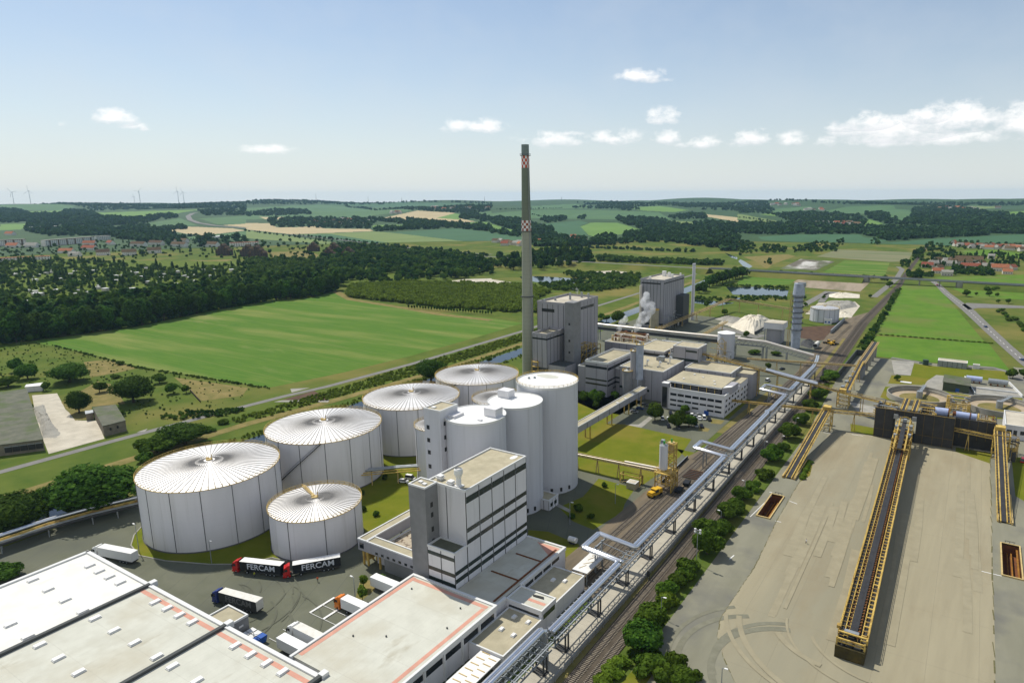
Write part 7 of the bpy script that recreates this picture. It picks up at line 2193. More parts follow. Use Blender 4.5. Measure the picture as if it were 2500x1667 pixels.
# ================================================================== OLD FARM BUILDINGS ON THE LEFT
def slabhouse(name, label, cat, pts, h, wallm, roofm, over=.4):
 c = sum((Vector(p[:2]) for p in pts), Vector((0, 0))) / len(pts)
 t = thing(name, label, cat, (c.x, c.y, 0))
 MB().prism(pts, 0, h).obj('wall', wallm, t)
 o = [c + (Vector(p[:2]) - c) * (1 + over / (Vector(p[:2]) - c).length) for p in pts]
 MB().prism(o, h, h + .35).obj('roof', roofm, t)
 return t, c
t, c = slabhouse('derelict_barn', 'large derelict barn with a mossy flat roof at the left edge', 'barn', [*Gs('Z5', [(-260, 1170), (310, 1098), (190, 735), (-260, 790)], 5)], 5, K['oldwall'], K['oldroof'])
a, b_ = G('Z5', -260, 1170, 5), G('Z5', 310, 1098, 5)
for i_ in range(5):
 q0, q1 = a + (b_ - a) * (.5 + i_ * .1), a + (b_ - a) * (.59 + i_ * .1)
 MB().bar((q0.x + .15, q0.y - .25, 2.4), (q1.x + .15, q1.y - .25, 2.4), .3, 2.2).obj('opening', K['joint'], t)
 MB().bar((q0.x + .15, q0.y - .45, 3.9), (q1.x + .15, q1.y - .45, 3.9), .2, .35).obj('lintel', K['galv'], t)
t, c = slabhouse('old_shed', 'long old masonry shed with a weathered roof beside the pale court', 'shed', [*Gs('Z5', [(738, 1002), (900, 962), (830, 850), (665, 868)], 5.2)], 5.2, K['oldwall'], K['oldroof'])
a, b_ = G('Z5', 738, 1002, 5.2), G('Z5', 900, 962, 5.2)
for f_ in (.3, .62):
 q = a + (b_ - a) * f_
 MB().box(q.x - .5, q.x + .5, q.y - .35, q.y + .3, 2.6, 3.7).obj('window', K['joint'], t)
t, c = slabhouse('brick_lean_to', 'small lean-to with a bluish roof behind the old masonry shed', 'shed', [*Gs('Z5', [(615, 915), (668, 905), (665, 888), (612, 895)], 3.5)], 3.5, K['oldwall'], K['galv'], .3)
t, c = slabhouse('white_roofed_shed', 'low white-roofed shed among trees beyond the derelict barn', 'shed', [*Gs('Z5', [(180, 722), (300, 712), (310, 690), (190, 705)], 3)], 3, K['wallw'], K['white_p'], .2)
R = random.Random(5)
hp = Gs('Z5', [(240, 860), (310, 840), (360, 960), (440, 1060), (400, 1090), (310, 1090)])
heap('rubble_heap', 'long heap of rubble on the pale court', hp, 1.5, K['concrete'], .3, 9)
t = thing('field_fence', 'short dark timber fence on the meadow near two small trees', 'fence', G('Z5', 1400, 790))
a, b_ = G('Z5', 1365, 750), G('Z5', 1440, 832)
MB().bar((a.x, a.y, 1.0), (b_.x, b_.y, 1.0), .3, .5).bar((a.x, a.y, .4), (b_.x, b_.y, .4), .2, .3).obj('rail', K['trunk'], t)
for f_ in (0, .25, .5, .75, 1):
 q = a + (b_ - a) * f_
 MB().bar((q.x, q.y, 0), (q.x, q.y, 1.3), .2).obj('post', K['trunk'], t)
# ================================================================== ROAD BRIDGE ACROSS THE VALLEY
t = thing('road_bridge', 'long flat road bridge over the railway and main road', 'bridge', (-85, 943, 0))
MB().box(-330, 130, 939.5, 948, 6.2, 7.2).obj('deck', K['roadgrey'], t)
MB().box(-330, 130, 939.2, 939.5, 6.8, 8.1).box(-330, 130, 948, 948.3, 6.8, 8.1).obj('parapet', K['galv'], t)
for x_ in (-116, -78, -58, -36, -18):
 MB().box(x_ - .7, x_ + .7, 941, 946.5, 0, 6.2).obj('pier', K['concrete'], t)
MB().box(-122, -116.8, 938.5, 948.5, 0, 6.2).box(-17.2, -11, 938.5, 948.5, 0, 6.2).obj('abutment', K['concrete'], t)
em = MB()
for x0_, x1_ in ((-800, -330), (-268, -122), (-11, 400)):
 em.add([(x0_, 926, .02), (x1_, 926, .02), (x1_, 939.4, 6.1), (x0_, 939.4, 6.1), (x0_, 948, 6.1), (x1_, 948, 6.1), (x1_, 962, .02), (x0_, 962, .02)], [(0, 1, 2, 3), (3, 2, 5, 4), (4, 5, 6, 7), (1, 6, 5, 2), (0, 3, 4, 7)])
struct('embankment', em, K['meadow'])
MB_ = MB().box(-800, -330, 940, 947.6, 6.12, 6.3).box(130, 400, 940, 947.6, 6.12, 6.3)
struct('embankment_road', MB_, K['roadgrey'])
# ================================================================== VEGETATION
RNG = np.random.default_rng(11)
def crown_arrays(n, lobes, rx, rz, z0, size, seed, squash=1.0, cone=False):
 """leaf-clump quads spread through a lumpy crown volume"""
 g = np.random.default_rng(seed)
 if cone:
  f = g.random(n) ** .75
  zc_ = z0 + (1 - f) * 2 * rz
  rad_ = rx * f * (.55 + .45 * g.random(n)) * (1 + .18 * np.sin(zc_ * 4))
  a = g.random(n) * 2 * np.pi
  C = np.stack([rad_ * np.cos(a), rad_ * np.sin(a), zc_], 1)
  N = np.stack([np.cos(a), np.sin(a), .6 + 0 * a], 1)
 else:
  ctr = g.normal(size=(lobes, 3))
  ctr /= np.linalg.norm(ctr, axis=1)[:, None]
  ctr *= (g.random((lobes, 1)) ** .4) * .66
  ctr[:, 2] = np.abs(ctr[:, 2]) * 1.0 - .32
  lr = .26 + .30 * g.random(lobes)
  ctr *= 1.12
  ctr[0] = (0, 0, -.05)
  lr[0] = .62
  w = lr ** 2 / (lr ** 2).sum()
  li = g.choice(lobes, n, p=w)
  d = g.normal(size=(n, 3))
  d /= np.linalg.norm(d, axis=1)[:, None]
  rr = lr[li] * (g.random(n) ** .34)
  C = ctr[li] + d * rr[:, None]
  N = d + C * .8
  C = C * np.array([rx, rx, rz]) + np.array([0, 0, z0 + rz])
 N += g.normal(size=(n, 3)) * .55
 N /= np.linalg.norm(N, axis=1)[:, None]
 t1 = np.cross(N, g.normal(size=(n, 3)))
 t1 /= np.linalg.norm(t1, axis=1)[:, None] + 1e-9
 t2 = np.cross(N, t1)
 s = size * (.6 + .8 * g.random((n, 1)))
 a_, b_ = t1 * s, t2 * s * (.55 + .4 * g.random((n, 1)))
 V = np.stack([C - a_ - b_ * .3, C + a_ * .3 - b_, C + a_ + b_ * .3, C - a_ * .3 + b_], 1).reshape(-1, 3)
 F = np.arange(4 * n).reshape(n, 4)
 return V, F
def trunk_mb(h, r, z_split, rx, seed, limbs=5):
 R = random.Random(seed)
 b = MB()
 b.tube([(0, 0, -.2), (R.uniform(-.1, .1), R.uniform(-.1, .1), z_split), (R.uniform(-.3, .3), R.uniform(-.3, .3), h * .8)], r, 8, r2=r * .25)
 for i in range(limbs):
  a = i * 2 * math.pi / limbs + R.uniform(-.4, .4)
  zs_ = z_split * R.uniform(.75, 1.25)
  l_ = rx * R.uniform(.5, .8)
  b.tube([(0, 0, zs_), (math.cos(a) * l_ * .5, math.sin(a) * l_ * .5, zs_ + l_ * .5), (math.cos(a) * l_, math.sin(a) * l_, zs_ + l_ * 1.0)], r * .5, 6, r2=r * .12)
 return b
PROTO = {}
def proto(kind, n, lobes, rx, rz, z0, size, trunk, leaf, cone=False, parts=True, nv=3, limbs=5):
 lst = []
 for v in range(nv):
  V, F = crown_arrays(n, lobes, rx, rz, z0, size, hash((kind, v)) % 9999 if False else (sum(map(ord, kind)) * 7 + v * 131), cone=cone)
  cm_ = np_mesh(kind + '_crown', V, F, [K[leaf]], smooth=False)
  tb = trunk_mb(z0 + rz * 1.2, trunk, max(.5, z0 + rz * .35), rx, v, limbs)
  tm = bpy.data.meshes.new(kind + '_trunk')
  tm.from_pydata(tb.v, [], tb.f)
  tm.materials.append(K['trunk'])
  if not parts:
   nvv = len(V)
   Vt = np.array(tb.v)
   me = bpy.data.meshes.new(kind)
   me.from_pydata(V.tolist() + Vt.tolist(), [], F.tolist() + [[i + nvv for i in f] for f in tb.f])
   me.materials.append(K[leaf])
   me.materials.append(K['trunk'])
   me.polygons.foreach_set('material_index', [0] * len(F) + [1] * len(tb.f))
   lst.append(me)
  else:
   lst.append((cm_, tm))
 PROTO[kind] = (parts, lst)
proto('oak', 7000, 20, 6.0, 5.0, .9, .55, .42, 'leafm')
proto('darkoak', 7000, 20, 6.0, 5.6, .9, .55, .42, 'leafd')
proto('young', 900, 8, 1.6, 2.2, 1.2, .26, .10, 'leafl', limbs=3)
proto('greatoak', 17000, 34, 6.0, 5.6, .6, .30, .42, 'leafd', nv=2)
proto('midtree', 2800, 14, 3.4, 3.2, .7, .44, .24, 'leafm')
proto('hedgebush', 2400, 14, 2.6, 2.1, -.3, .36, .12, 'leafm', limbs=4)
proto('brightbush', 2000, 13, 2.2, 1.7, -.3, .34, .10, 'leafl', limbs=4)
proto('poplar', 1000, 12, 5.2, 11.6, .2, 1.0, .45, 'leafd', parts=False)
proto('forest', 600, 10, 5.4, 7.0, .2, 1.05, .35, 'leafd', parts=False)
proto('conifer', 420, 1, 3.0, 6.5, 1.0, .8, .3, 'leafd', cone=True, parts=False)
proto('column', 160, 4, .9, 2.2, .6, .45, .10, 'leafd', parts=False)
proto('bush', 240, 6, 2.3, 1.9, 0, .6, .12, 'leafm', parts=False)
TCOUNT = [0]
TR = random.Random(2)
def tree(kind, name, label, p, h, w=None, group=None, cat='tree'):
 """h and w = height and crown width in metres"""
 parts, lst = PROTO[kind]
 me = lst[TCOUNT[0] % len(lst)]
 TCOUNT[0] += 1
 base = {'oak': (11.6, 12), 'darkoak': (12.6, 12), 'greatoak': (12.2, 12), 'young': (5.6, 3.2), 'midtree': (7.4, 6.8), 'hedgebush': (3.9, 5.2), 'brightbush': (3.1, 4.4), 'poplar': (23.5, 10.4), 'forest': (14.5, 10.8), 'conifer': (14, 6), 'column': (5, 1.8), 'bush': (3.8, 4.6)}[kind]
 sz = h / base[0]
 sx = (w / base[1]) if w else sz
 rot = TR.uniform(0, 6.28)
 z = p[2] if len(p) > 2 else 0
 if parts:
  t = thing(name, label, cat, (p[0], p[1], z), group)
  for nm, m_ in (('crown', me[0]), ('trunk', me[1])):
   o = bpy.data.objects.new(nm, m_)
   COL.objects.link(o)
   o.parent = t
 else:
  t = bpy.data.objects.new(name, me)
  COL.objects.link(t)
  t.location = (p[0], p[1], z)
  tag(t, label, cat, group)
 t.scale = (sx, sx * TR.uniform(.92, 1.08), sz)
 t.rotation_euler = (0, 0, rot)
 return t
def tpx(kind, name, label, v, x, y, h, w=None, group=None, cat='tree'):
 return tree(kind, name, label, G(v, x, y), h, w, group, cat)
# --- big trees near the plant
tpx('greatoak', 'broadleaf_tree', 'huge dark tree in front of the derelict barn, beside the biggest tank', 'Z1', 560, 575, 21, 33)
tpx('greatoak', 'broadleaf_tree', 'dark tree at the left photo edge, behind the silver pipe rack', 'Z1', 70, 700, 16, 24)
tpx('greatoak', 'broadleaf_tree', 'lower dark tree between the two big ones along the pipe rack', 'Z1', 270, 600, 12, 16)
tpx('greatoak', 'broadleaf_tree', 'spreading tree right behind the top of the biggest tank', 'Z5', 1330, 1130, 12, 24)
tpx('oak', 'broadleaf_tree', 'second crown behind the biggest tank, further left', 'Z5', 1130, 1190, 10, 16)
tpx('brightbush', 'shrub', 'bright round shrub between pipe rack and the big dark tree', 'Z1', 415, 590, 4, 7, cat='shrub')
tpx('hedgebush', 'shrub', 'grey-green shrub hanging over the canal near the tank', 'Z1', 820, 300, 5, 8, cat='shrub')
tpx('darkoak', 'broadleaf_tree', 'dark bush in the left corner above the white warehouse roof', 'Z1', 20, 985, 6, 10)
tpx('greatoak', 'broadleaf_tree', 'dense tree at the canal above the rear tank', 'Z6', 1330, 520, 16, 22)
tpx('greatoak', 'broadleaf_tree', 'big dark tree by the short timber fence on the meadow', 'Z5', 960, 830, 18, 24)
tpx('greatoak', 'broadleaf_tree', 'upright dark tree left of the old masonry shed', 'Z5', 570, 905, 15, 14)
tpx('greatoak', 'broadleaf_tree', 'broad tree beyond the barn, left of the tan meadow', 'Z5', 500, 685, 14, 25)
tpx('darkoak', 'broadleaf_tree', 'tree behind the mossy barn roof, near the left edge', 'Z5', 200, 660, 12, 13)
tpx('darkoak', 'broadleaf_tree', 'darkest tree behind the mossy barn roof', 'Z5', 110, 610, 11, 9)
tpx('midtree', 'broadleaf_tree', 'pale tree at the left edge above the mossy barn roof', 'Z5', 60, 720, 8, 14)
tpx('midtree', 'broadleaf_tree', 'small round tree on the meadow, left of two', 'Z5', 1245, 765, 8, 8)
tpx('midtree', 'broadleaf_tree', 'small round tree on the meadow, next to the timber fence', 'Z5', 1338, 762, 6, 5.5)
tpx('midtree', 'broadleaf_tree', 'dark low tree hugging the big dark meadow tree', 'Z5', 1145, 690, 7, 9)
tpx('midtree', 'broadleaf_tree', 'thin crowned tree beside the pale court', 'Z5', 715, 760, 8, 8)
tpx('midtree', 'broadleaf_tree', 'dark small tree at the white-roofed shed', 'Z5', 330, 745, 7, 6)
tpx('hedgebush', 'shrub', 'dark shrub leaning on the old masonry shed', 'Z5', 850, 930, 4.5, 7, cat='shrub')
tpx('hedgebush', 'shrub', 'shrub growing on the corner of the barn roof side', 'Z5', 205, 880, 4, 4, cat='shrub')
tpx('midtree', 'broadleaf_tree', 'small dark tree on the canal bank near the chimney', 'Z6', 1745, 395, 5, 6)
for i, (x, y) in enumerate(((830, 655), (860, 560), (1600, 985), (1500, 1040), (1150, 1170))):
 tpx('hedgebush', 'shrub', 'shrub on the grassy canal embankment', 'Z5', x, y, 3, 6, 'shrubs on the canal embankment', 'shrub')
for i, (x, y, h) in enumerate(((670, 1100, 6), (680, 1030, 5.5), (790, 1010, 4.6))):
 tpx('young', 'young_tree', ('tallest young tree on the dry grass island', 'slim young tree on the dry grass island behind the tallest', 'young tree next to the long white trailer')[i], 'Z2', x, y, h, h * .62)
for i, (v, x, y, lab) in enumerate((('Z2', 745, 610, 'round dark bush on the sunlit lawn between the tanks'), ('Z2', 675, 580, 'dark bush at the wall of the small tank'), ('Z2', 670, 490, 'dark bush in tank shadow behind the small tank'), ('Z3', 735, 580, 'dark bush in silo shade on the loop lawn'), ('Z3', 805, 625, 'round bush at the sunlit rim of the loop lawn'), ('Z3', 880, 445, 'small bush by the white path on the loop lawn'), ('Z3', 700, 625, 'dark bush at the lower end of the loop lawn'), ('Z2', 800, 400, 'dark bush under the tank pipe rack'))):
 tpx('hedgebush', 'shrub', lab, v, x, y, 2.6 if i != 3 else 3.6, 2.6 if i != 3 else 4, cat='shrub')
# --- trees round the office
tpx('oak', 'broadleaf_tree', 'full round tree left of the office car park', 'P', 420, 620, 11, 9.5)
tpx('oak', 'broadleaf_tree', 'broad dark tree on the car park island', 'P', 830, 730, 10, 10)
tpx('darkoak', 'broadleaf_tree', 'dark tree on the car park island, right half', 'P', 1010, 735, 8, 8.5)
tpx('midtree', 'broadleaf_tree', 'small tree close to the office front wall', 'P', 930, 500, 6, 6)
for i, (x, y, h) in enumerate(((510, 1070, 9), (590, 1080, 10), (640, 1060, 8), (740, 1050, 7), (600, 1110, 5))):
 tpx('midtree', 'broadleaf_tree', ('tree at the foot of the windowed factory block, leftmost', 'tallest tree at the foot of the windowed factory block', 'tree under the corner of the windowed factory block', 'tree tucked behind the footbridge roof', 'low tree before the windowed factory block')[i], 'Z7', x, y, h, h * .8)
for i, (v, x, y, h, w, lab) in enumerate((('Z7', 770, 495, 14, 13, 'big leafy tree at the canal between the two boiler blocks'), ('Z7', 680, 480, 7, 10, 'low dark tree beside the boiler house corner'), ('Z7', 640, 470, 7, 7, 'dark tree touching the boiler house corner'),
     ('Z7', 1686, 600, 7, 5.5, 'single small tree in front of the cream lime heap'), ('Z7', 1840, 830, 6, 5, 'tree by the lawn behind the long belt conveyor'), ('Z7', 1740, 720, 4, 10, 'dark hedge below the truss gallery'), ('Z7', 1900, 730, 4, 9, 'dark hedge under the sloping end of the truss gallery'), ('E', 980, 610, 8, 8, 'dark tree where the ochre conveyors meet'),
     ('E', 780, 520, 9, 6, 'tree between the thin stack and the pond'), ('E', 1245, 415, 5, 8, 'bushy tree between the two ponds'))):
 tpx('midtree', 'broadleaf_tree', lab, v, x, y, h, w)
# --- hedge row along the railway
HEDGE = [('R1', 1480, 225, 9.5, 7.5, 'oak', 'tall tree in the hedge beside the floodlight mast'), ('R1', 1560, 60, 7, 6, 'oak', 'tree in the hedge just above the floodlight mast'), ('R1', 1290, 420, 4.5, 6, 'hedgebush', 'bright hedge bush below the floodlight mast'), ('R1', 1220, 480, 4.0, 5.5, 'hedgebush', 'hedge bush, second below the floodlight mast'),
         ('R1', 1160, 560, 4.2, 5.5, 'hedgebush', 'hedge bush above the lamp post bend'), ('R1', 1090, 650, 4.5, 5.5, 'hedgebush', 'hedge bush just above the bend lamp post'), ('R1', 1040, 760, 4.2, 5.5, 'brightbush', 'bright hedge bush at the bend lamp post'), ('R1', 950, 850, 3.4, 5.5, 'brightbush', 'low bright shrub below the bend lamp post'),
         ('R1', 880, 1010, 7.0, 7.5, 'oak', 'upper of two big trees at the bottom of the hedge'), ('R1', 800, 1230, 8.0, 9, 'darkoak', 'biggest dark tree at the bottom of the hedge'), ('R1', 880, 1430, 4.5, 7, 'hedgebush', 'round bush at the bottom lawn, left'), ('R1', 1060, 1500, 4.0, 6, 'hedgebush', 'round bush at the bottom lawn, middle'), ('R1', 1160, 1440, 5.0, 5, 'hedgebush', 'taller pointed bush at the bottom lawn'), ('R1', 1250, 1560, 4, 6, 'hedgebush', 'bush at the bottom photo edge near the lone lamp post'),
         ('R1', 560, 1380, 2.4, 4.5, 'brightbush', 'bright clipped hedge piece at the bottom lawn, upper'), ('R1', 480, 1470, 2.4, 4.5, 'brightbush', 'bright clipped hedge piece at the bottom lawn, middle'), ('R1', 400, 1560, 2.4, 4.5, 'brightbush', 'bright clipped hedge piece at the bottom lawn, lower'),
         ('R2', 180, 1520, 7, 7, 'oak', 'hedge tree just above the floodlight mast tree'), ('R2', 350, 1460, 5, 6, 'hedgebush', 'hedge bush under the bushy-tree lamp post'), ('R2', 440, 1330, 7, 7, 'oak', 'dark hedge tree left of the orange-rimmed pit'), ('R2', 500, 1230, 5, 6, 'midtree', 'hedge tree between lamp post and pit'), ('R2', 570, 1130, 6, 6, 'oak', 'hedge tree beside the second lamp post'),
         ('R2', 690, 1030, 4, 5.5, 'hedgebush', 'hedge bush above the second lamp post'), ('R2', 790, 900, 4.6, 6.5, 'hedgebush', 'broad hedge bush left of the feeder trench'), ('R2', 890, 720, 8, 7.5, 'oak', 'round dark hedge tree left of the feeder conveyor'), ('R2', 1010, 600, 4, 5, 'hedgebush', 'hedge bush at the lamp post between two trees'), ('R2', 1060, 480, 8, 8, 'oak', 'big hedge tree opposite the feeder conveyor top'),
         ('R2', 1120, 420, 5, 5, 'hedgebush', 'hedge bush right of the big hedge tree'), ('R2', 1190, 330, 7, 6.5, 'oak', 'hedge tree below the lattice bridge'), ('R2', 1290, 190, 7, 7, 'oak', 'hedge tree above the lattice bridge'), ('R2', 1370, 60, 7, 8, 'oak', 'hedge tree near the transfer tower'), ('R2', 1440, -20, 5, 6, 'hedgebush', 'hedge bush at the transfer tower'),
         ('R3', 340, 1400, 6, 9, 'oak', 'dark tree clump by the long belt conveyor, at the unloading wall'), ('R3', 280, 1440, 5, 7, 'midtree', 'lower dark tree by the long belt conveyor')]
for v, x, y, h, w, kd, lab in HEDGE:
 tpx(kd, 'broadleaf_tree' if kd in ('oak', 'darkoak', 'midtree') else 'shrub', lab, v, x, y, h * 1.08, w * 1.3, cat='tree' if kd in ('oak', 'darkoak', 'midtree') else 'shrub')
for i in range(9):
 q = G('R2', 1240 + i * 16, 740 - i * 24)
 q.x = -50.6 - i * .12
 q.y = 265 + i * 2.4
 tree('brightbush', 'shrub', 'low grassy shrub in the shade of the left feeder conveyor', q, 1.6, 3, 'shrubs under the left feeder', 'shrub')
# --- trees in the meadow to the right
for i, (v, x, y, h, lab) in enumerate((('D', 895, 325, 4.5, 'round shrub alone on the lawn by the paved court'), ('D', 2220, 305, 8, 'round tree on the lawn at the right edge'), ('D', 2352, 300, 8, 'tree cut by the right photo edge beyond the lawn'), ('Z8', 1750, 325, 9, 'dark tree right of the main road, nearest the bridge'), ('Z8', 1930, 325, 8, 'slim dark tree on the far meadow'), ('Z8', 1830, 318, 5, 'small tree on the far meadow'), ('Z8', 1990, 325, 5, 'small round tree on the far meadow, right'),
     ('Z8', 2000, 375, 5, 'bright bush by the side road'), ('Z8', 2075, 380, 7, 'wide pale bush by the side road'), ('Z8', 1165, 255, 9, 'dark round tree beside the lane under the road bridge'), ('Z8', 1020, 335, 5, 'dark bush at the end of the siding lane'), ('Z8', 1045, 575, 4, 'dark bush at the edge of the long pasture'), ('Z8', 1245, 280, 4, 'small bush at the railway near the bridge'), ('Z8', 665, 345, 5, 'dark bush by the white heap lane'), ('Z8', 515, 350, 6, 'dark tree right of the lime kiln head'), ('Z8', 520, 400, 5, 'dark bush right of the lime kiln'))):
 tpx('midtree', 'broadleaf_tree', lab, v, x, y, h, h * .95)
for i in range(26):
 x = 1890 + (i % 9) * 30 + TR.uniform(-14, 14)
 y = 262 + (i // 9) * 9
 if i < 13:
  tpx('bush', 'shrub', 'bush in the dark thicket on the far meadow by the bridge', 'Z8', x, y + 10, 6, 9, 'thicket on the far meadow', 'shrub')
 else:
  tpx('bush', 'shrub', 'bush in the overgrown strip at the right edge of the photo', 'Z8', 2000 + (i - 13) * 17 + TR.uniform(-20, 20), 440 + (i - 13) * 11 + TR.uniform(-20, 30), 3.5, 7, 'overgrown strip by the main road', 'shrub')
for i in range(22):
 f = i / 21
 tpx('bush', 'shrub', 'bush in the ditch line across the pasture', 'Z8', 1010 + 930 * f, 612 + 72 * f, 1.0, 4, 'ditch bushes across the pasture', 'shrub')
for i in range(12):
 f = i / 11
 tpx('bush', 'shrub', 'bush along the railway side of the pasture', 'R3', 660 + 120 * f, 1020 - 160 * f, 1.2, 3, 'railway side bushes', 'shrub')
# --- row of little columnar trees along the big field
for i in range(30):
 f = i / 29
 p = G('F2', 1560 + f * 790, 1150 + f * 62)
 tree('column', 'columnar_tree', 'small columnar tree in the row along the top of the big crop field', p, 5.2 * TR.uniform(.8, 1.25), 2.2, 'row of small columnar trees')
# --- poplar clump by the canal, behind the thin stack
for i, (x, y) in enumerate(((690, 355), (740, 330), (810, 285), (850, 270), (890, 260), (930, 245), (960, 235), (1000, 225), (1040, 215), (1080, 200), (1110, 190), (1150, 180), (1190, 170))):
 tpx('poplar' if i > 1 else 'forest', 'poplar_tree', 'poplar in the dark grove between the canal and the ponds', 'E', x, y, 19 if i > 1 else 15, 15, 'poplar grove by the ponds')
# --- front row of the belt wood behind the big field
front = [*Gs('F1', [(-60, 1500), (180, 1470), (360, 1450), (800, 1390), (1300, 1320), (2000, 1172)]), *Gs('F2', [(250, 1072), (640, 1038), (870, 975)])]
fl = [Vector(p) for p in front]
tot = sum((fl[i + 1] - fl[i]).length for i in range(len(fl) - 1))
n_tree = 88
acc, k_ = 0.0, 0
for i in range(len(fl) - 1):
 L = (fl[i + 1] - fl[i]).length
 while acc < L:
  q = fl[i] + (fl[i + 1] - fl[i]) * (acc / L) + Vector((TR.uniform(-5, 1), TR.uniform(-3, 3)))
  big = TR.random() > .18
  tree('poplar' if big else 'forest', 'poplar_tree' if big else 'broadleaf_tree', 'tall dark poplar in the front row of the belt wood behind the crop field' if big else 'lower broadleaf tree in the front row of the belt wood', q, TR.uniform(23, 29) if big else TR.uniform(8, 14), TR.uniform(12, 16) if big else 11, 'front row of the belt wood')
  acc += tot / n_tree
 acc -= L
UND = np.array([tuple(fl[i] + (fl[i + 1] - fl[i]) * TR.random() + Vector((TR.uniform(-6, 2), TR.uniform(-2, 3)))) for i in range(len(fl) - 1) for _ in range(int((fl[i + 1] - fl[i]).length / 1.6))])
# --- everything else that reads as one mass: woods, gardens, scrub
def template(n, lobes, rx, rz, z0, size, seed, cone=False):
 return crown_arrays(n, lobes, rx, rz, z0, size, seed, cone=cone)
TPL = {'big': [template(150, 8, 5.5, 7.0, .2, 1.8, s) for s in range(4)], 'pop': [template(200, 8, 5.0, 11.6, .2, 1.95, s + 10) for s in range(4)], 'bush': [template(46, 5, 2.4, 2.1, 0, 1.1, s + 20) for s in range(4)],
       'con': [template(90, 1, 2.8, 6.2, .5, 1.3, s + 30, True) for s in range(3)], 'far': [template(16, 3, 7, 5.5, 0, 4.6, s + 40) for s in range(5)]}
def rnd_in(poly, n, g):
 P_ = np.array([tuple(p[:2]) for p in poly])
 mn, mx = P_.min(0), P_.max(0)
 out = np.zeros((0, 2))
 while len(out) < n:
  c = mn + g.random((n * 3, 2)) * (mx - mn)
  c = c[inpoly(c[:, 0], c[:, 1], [tuple(p) for p in P_])]
  if len(c) == 0:
   break
  out = np.vstack([out, c])
 return out[:n]
def mass(name, label, cat, items, leaf, kind='stuff'):
 """items: list of (template kind, points Nx2, (hmin,hmax) scale)"""
 Vs, Fs, off = [], [], 0
 g = np.random.default_rng(len(name) * 13 + len(label))
 for kd, pts, (s0, s1) in items:
  for (x, y) in pts:
   V, F = TPL[kd][g.integers(len(TPL[kd]))]
   s = s0 + (s1 - s0) * g.random()
   a = g.random() * 6.283
   c, q = np.cos(a) * s, np.sin(a) * s
   z = hill(x, y)
   Vn = np.stack([V[:, 0] * c - V[:, 1] * q + x, V[:, 0] * q + V[:, 1] * c + y, V[:, 2] * s * (.85 + .3 * g.random()) + z], 1)
   Vs.append(Vn)
   Fs.append(F + off)
   off += len(V)
 me = np_mesh(name, np.vstack(Vs), np.vstack(Fs), [K[leaf]], smooth=False)
 o = bpy.data.objects.new(name, me)
 COL.objects.link(o)
 return tag(o, label, cat, kind=kind)
g = np.random.default_rng(3)
A = lambda v, pts: Gs(v, pts)
K['leafs'] = mat('massed foliage', (.018, .058, .012), (.085, .150, .018), .07, rough=.75, spec=.03, transl=.35, lo=.42, hi=.66, det=2)
K['leafg'] = mat('garden foliage', (.022, .064, .012), (.12, .19, .026), .08, rough=.75, spec=.03, transl=.3, lo=.38, hi=.66, det=4)
K['leaffar'] = mat('far foliage', (.022, .058, .022), (.05, .10, .030), .02, rough=.8, spec=.02, transl=.2)
belt_poly = A('F1', [(-200, 1480), (360, 1430), (800, 1370), (1300, 1300), (2000, 1150), (2352, 1100), (2352, 1010), (1700, 1080), (1200, 1150), (600, 1240), (-200, 1330)])
belt2 = A('F2', [(0, 1070), (640, 1020), (870, 960), (960, 930), (900, 880), (500, 900), (0, 1010)])
mass('belt_wood', 'dense dark belt wood behind the crop field', 'wood', [('pop', rnd_in(belt_poly, 260, g), (.95, 1.25)), ('big', rnd_in(belt_poly, 160, g), (.7, 1.1)), ('bush', UND, (.8, 1.9)), ('pop', rnd_in(belt2, 90, g), (.85, 1.2)), ('big', rnd_in(belt2, 70, g), (.7, 1.1))], 'leafs')
gard = A('F1', [(-100, 700), (900, 700), (1700, 770), (2352, 730), (2352, 1040), (1700, 1110), (1200, 1180), (600, 1270), (-100, 1360)])
gard2 = A('F2', [(0, 690), (700, 690), (900, 680), (900, 900), (500, 920), (0, 1020)])
mass('garden_trees', 'patchwork of garden trees and bushes in the allotments on the left', 'trees', [('big', rnd_in(gard, 420, g), (.35, .75)), ('bush', rnd_in(gard, 900, g), (.7, 1.5)), ('con', rnd_in(gard, 130, g), (.7, 1.15)), ('big', rnd_in(gard2, 330, g), (.5, 1.0)), ('bush', rnd_in(gard2, 500, g), (.8, 1.8)), ('con', rnd_in(gard2, 30, g), (.7, 1.1))], 'leafg')
w4 = A('F2', [(900, 560), (1100, 560), (1700, 600), (2352, 690), (2352, 830), (1900, 880), (1500, 900), (960, 910), (880, 860), (700, 690)])
w5 = A('F3', [(0, 760), (420, 790), (1000, 740), (960, 650), (850, 600), (500, 620), (380, 640), (0, 700)])
w5b = A('F3', [(400, 560), (900, 540), (880, 500), (480, 480), (390, 520)])
mass('river_wood', 'broad river wood in the middle distance', 'wood', [('big', rnd_in(w4, 900, g), (.6, 1.15)), ('bush', rnd_in(w4, 300, g), (1, 2)), ('pop', rnd_in(w5, 90, g), (.8, 1.15)), ('big', rnd_in(w5, 120, g), (.7, 1.1)), ('big', rnd_in(w5b, 130, g), (.7, 1.1))], 'leafs')
sh1 = A('F2', [(965, 1020), (985, 950), (1500, 905), (2352, 930), (2352, 1165), (1900, 1150), (1550, 1105), (1000, 1045)])
sh2 = A('F3', [(0, 935), (290, 935), (560, 990), (430, 1060), (430, 1190), (0, 1180)])
mass('shrub_plantation', 'yellow-green shrub plantation beyond the crop field', 'shrubs', [('bush', rnd_in(sh1, 2300, g), (1.0, 1.7)), ('bush', rnd_in(sh2, 1000, g), (1.0, 1.7))], 'leafy')
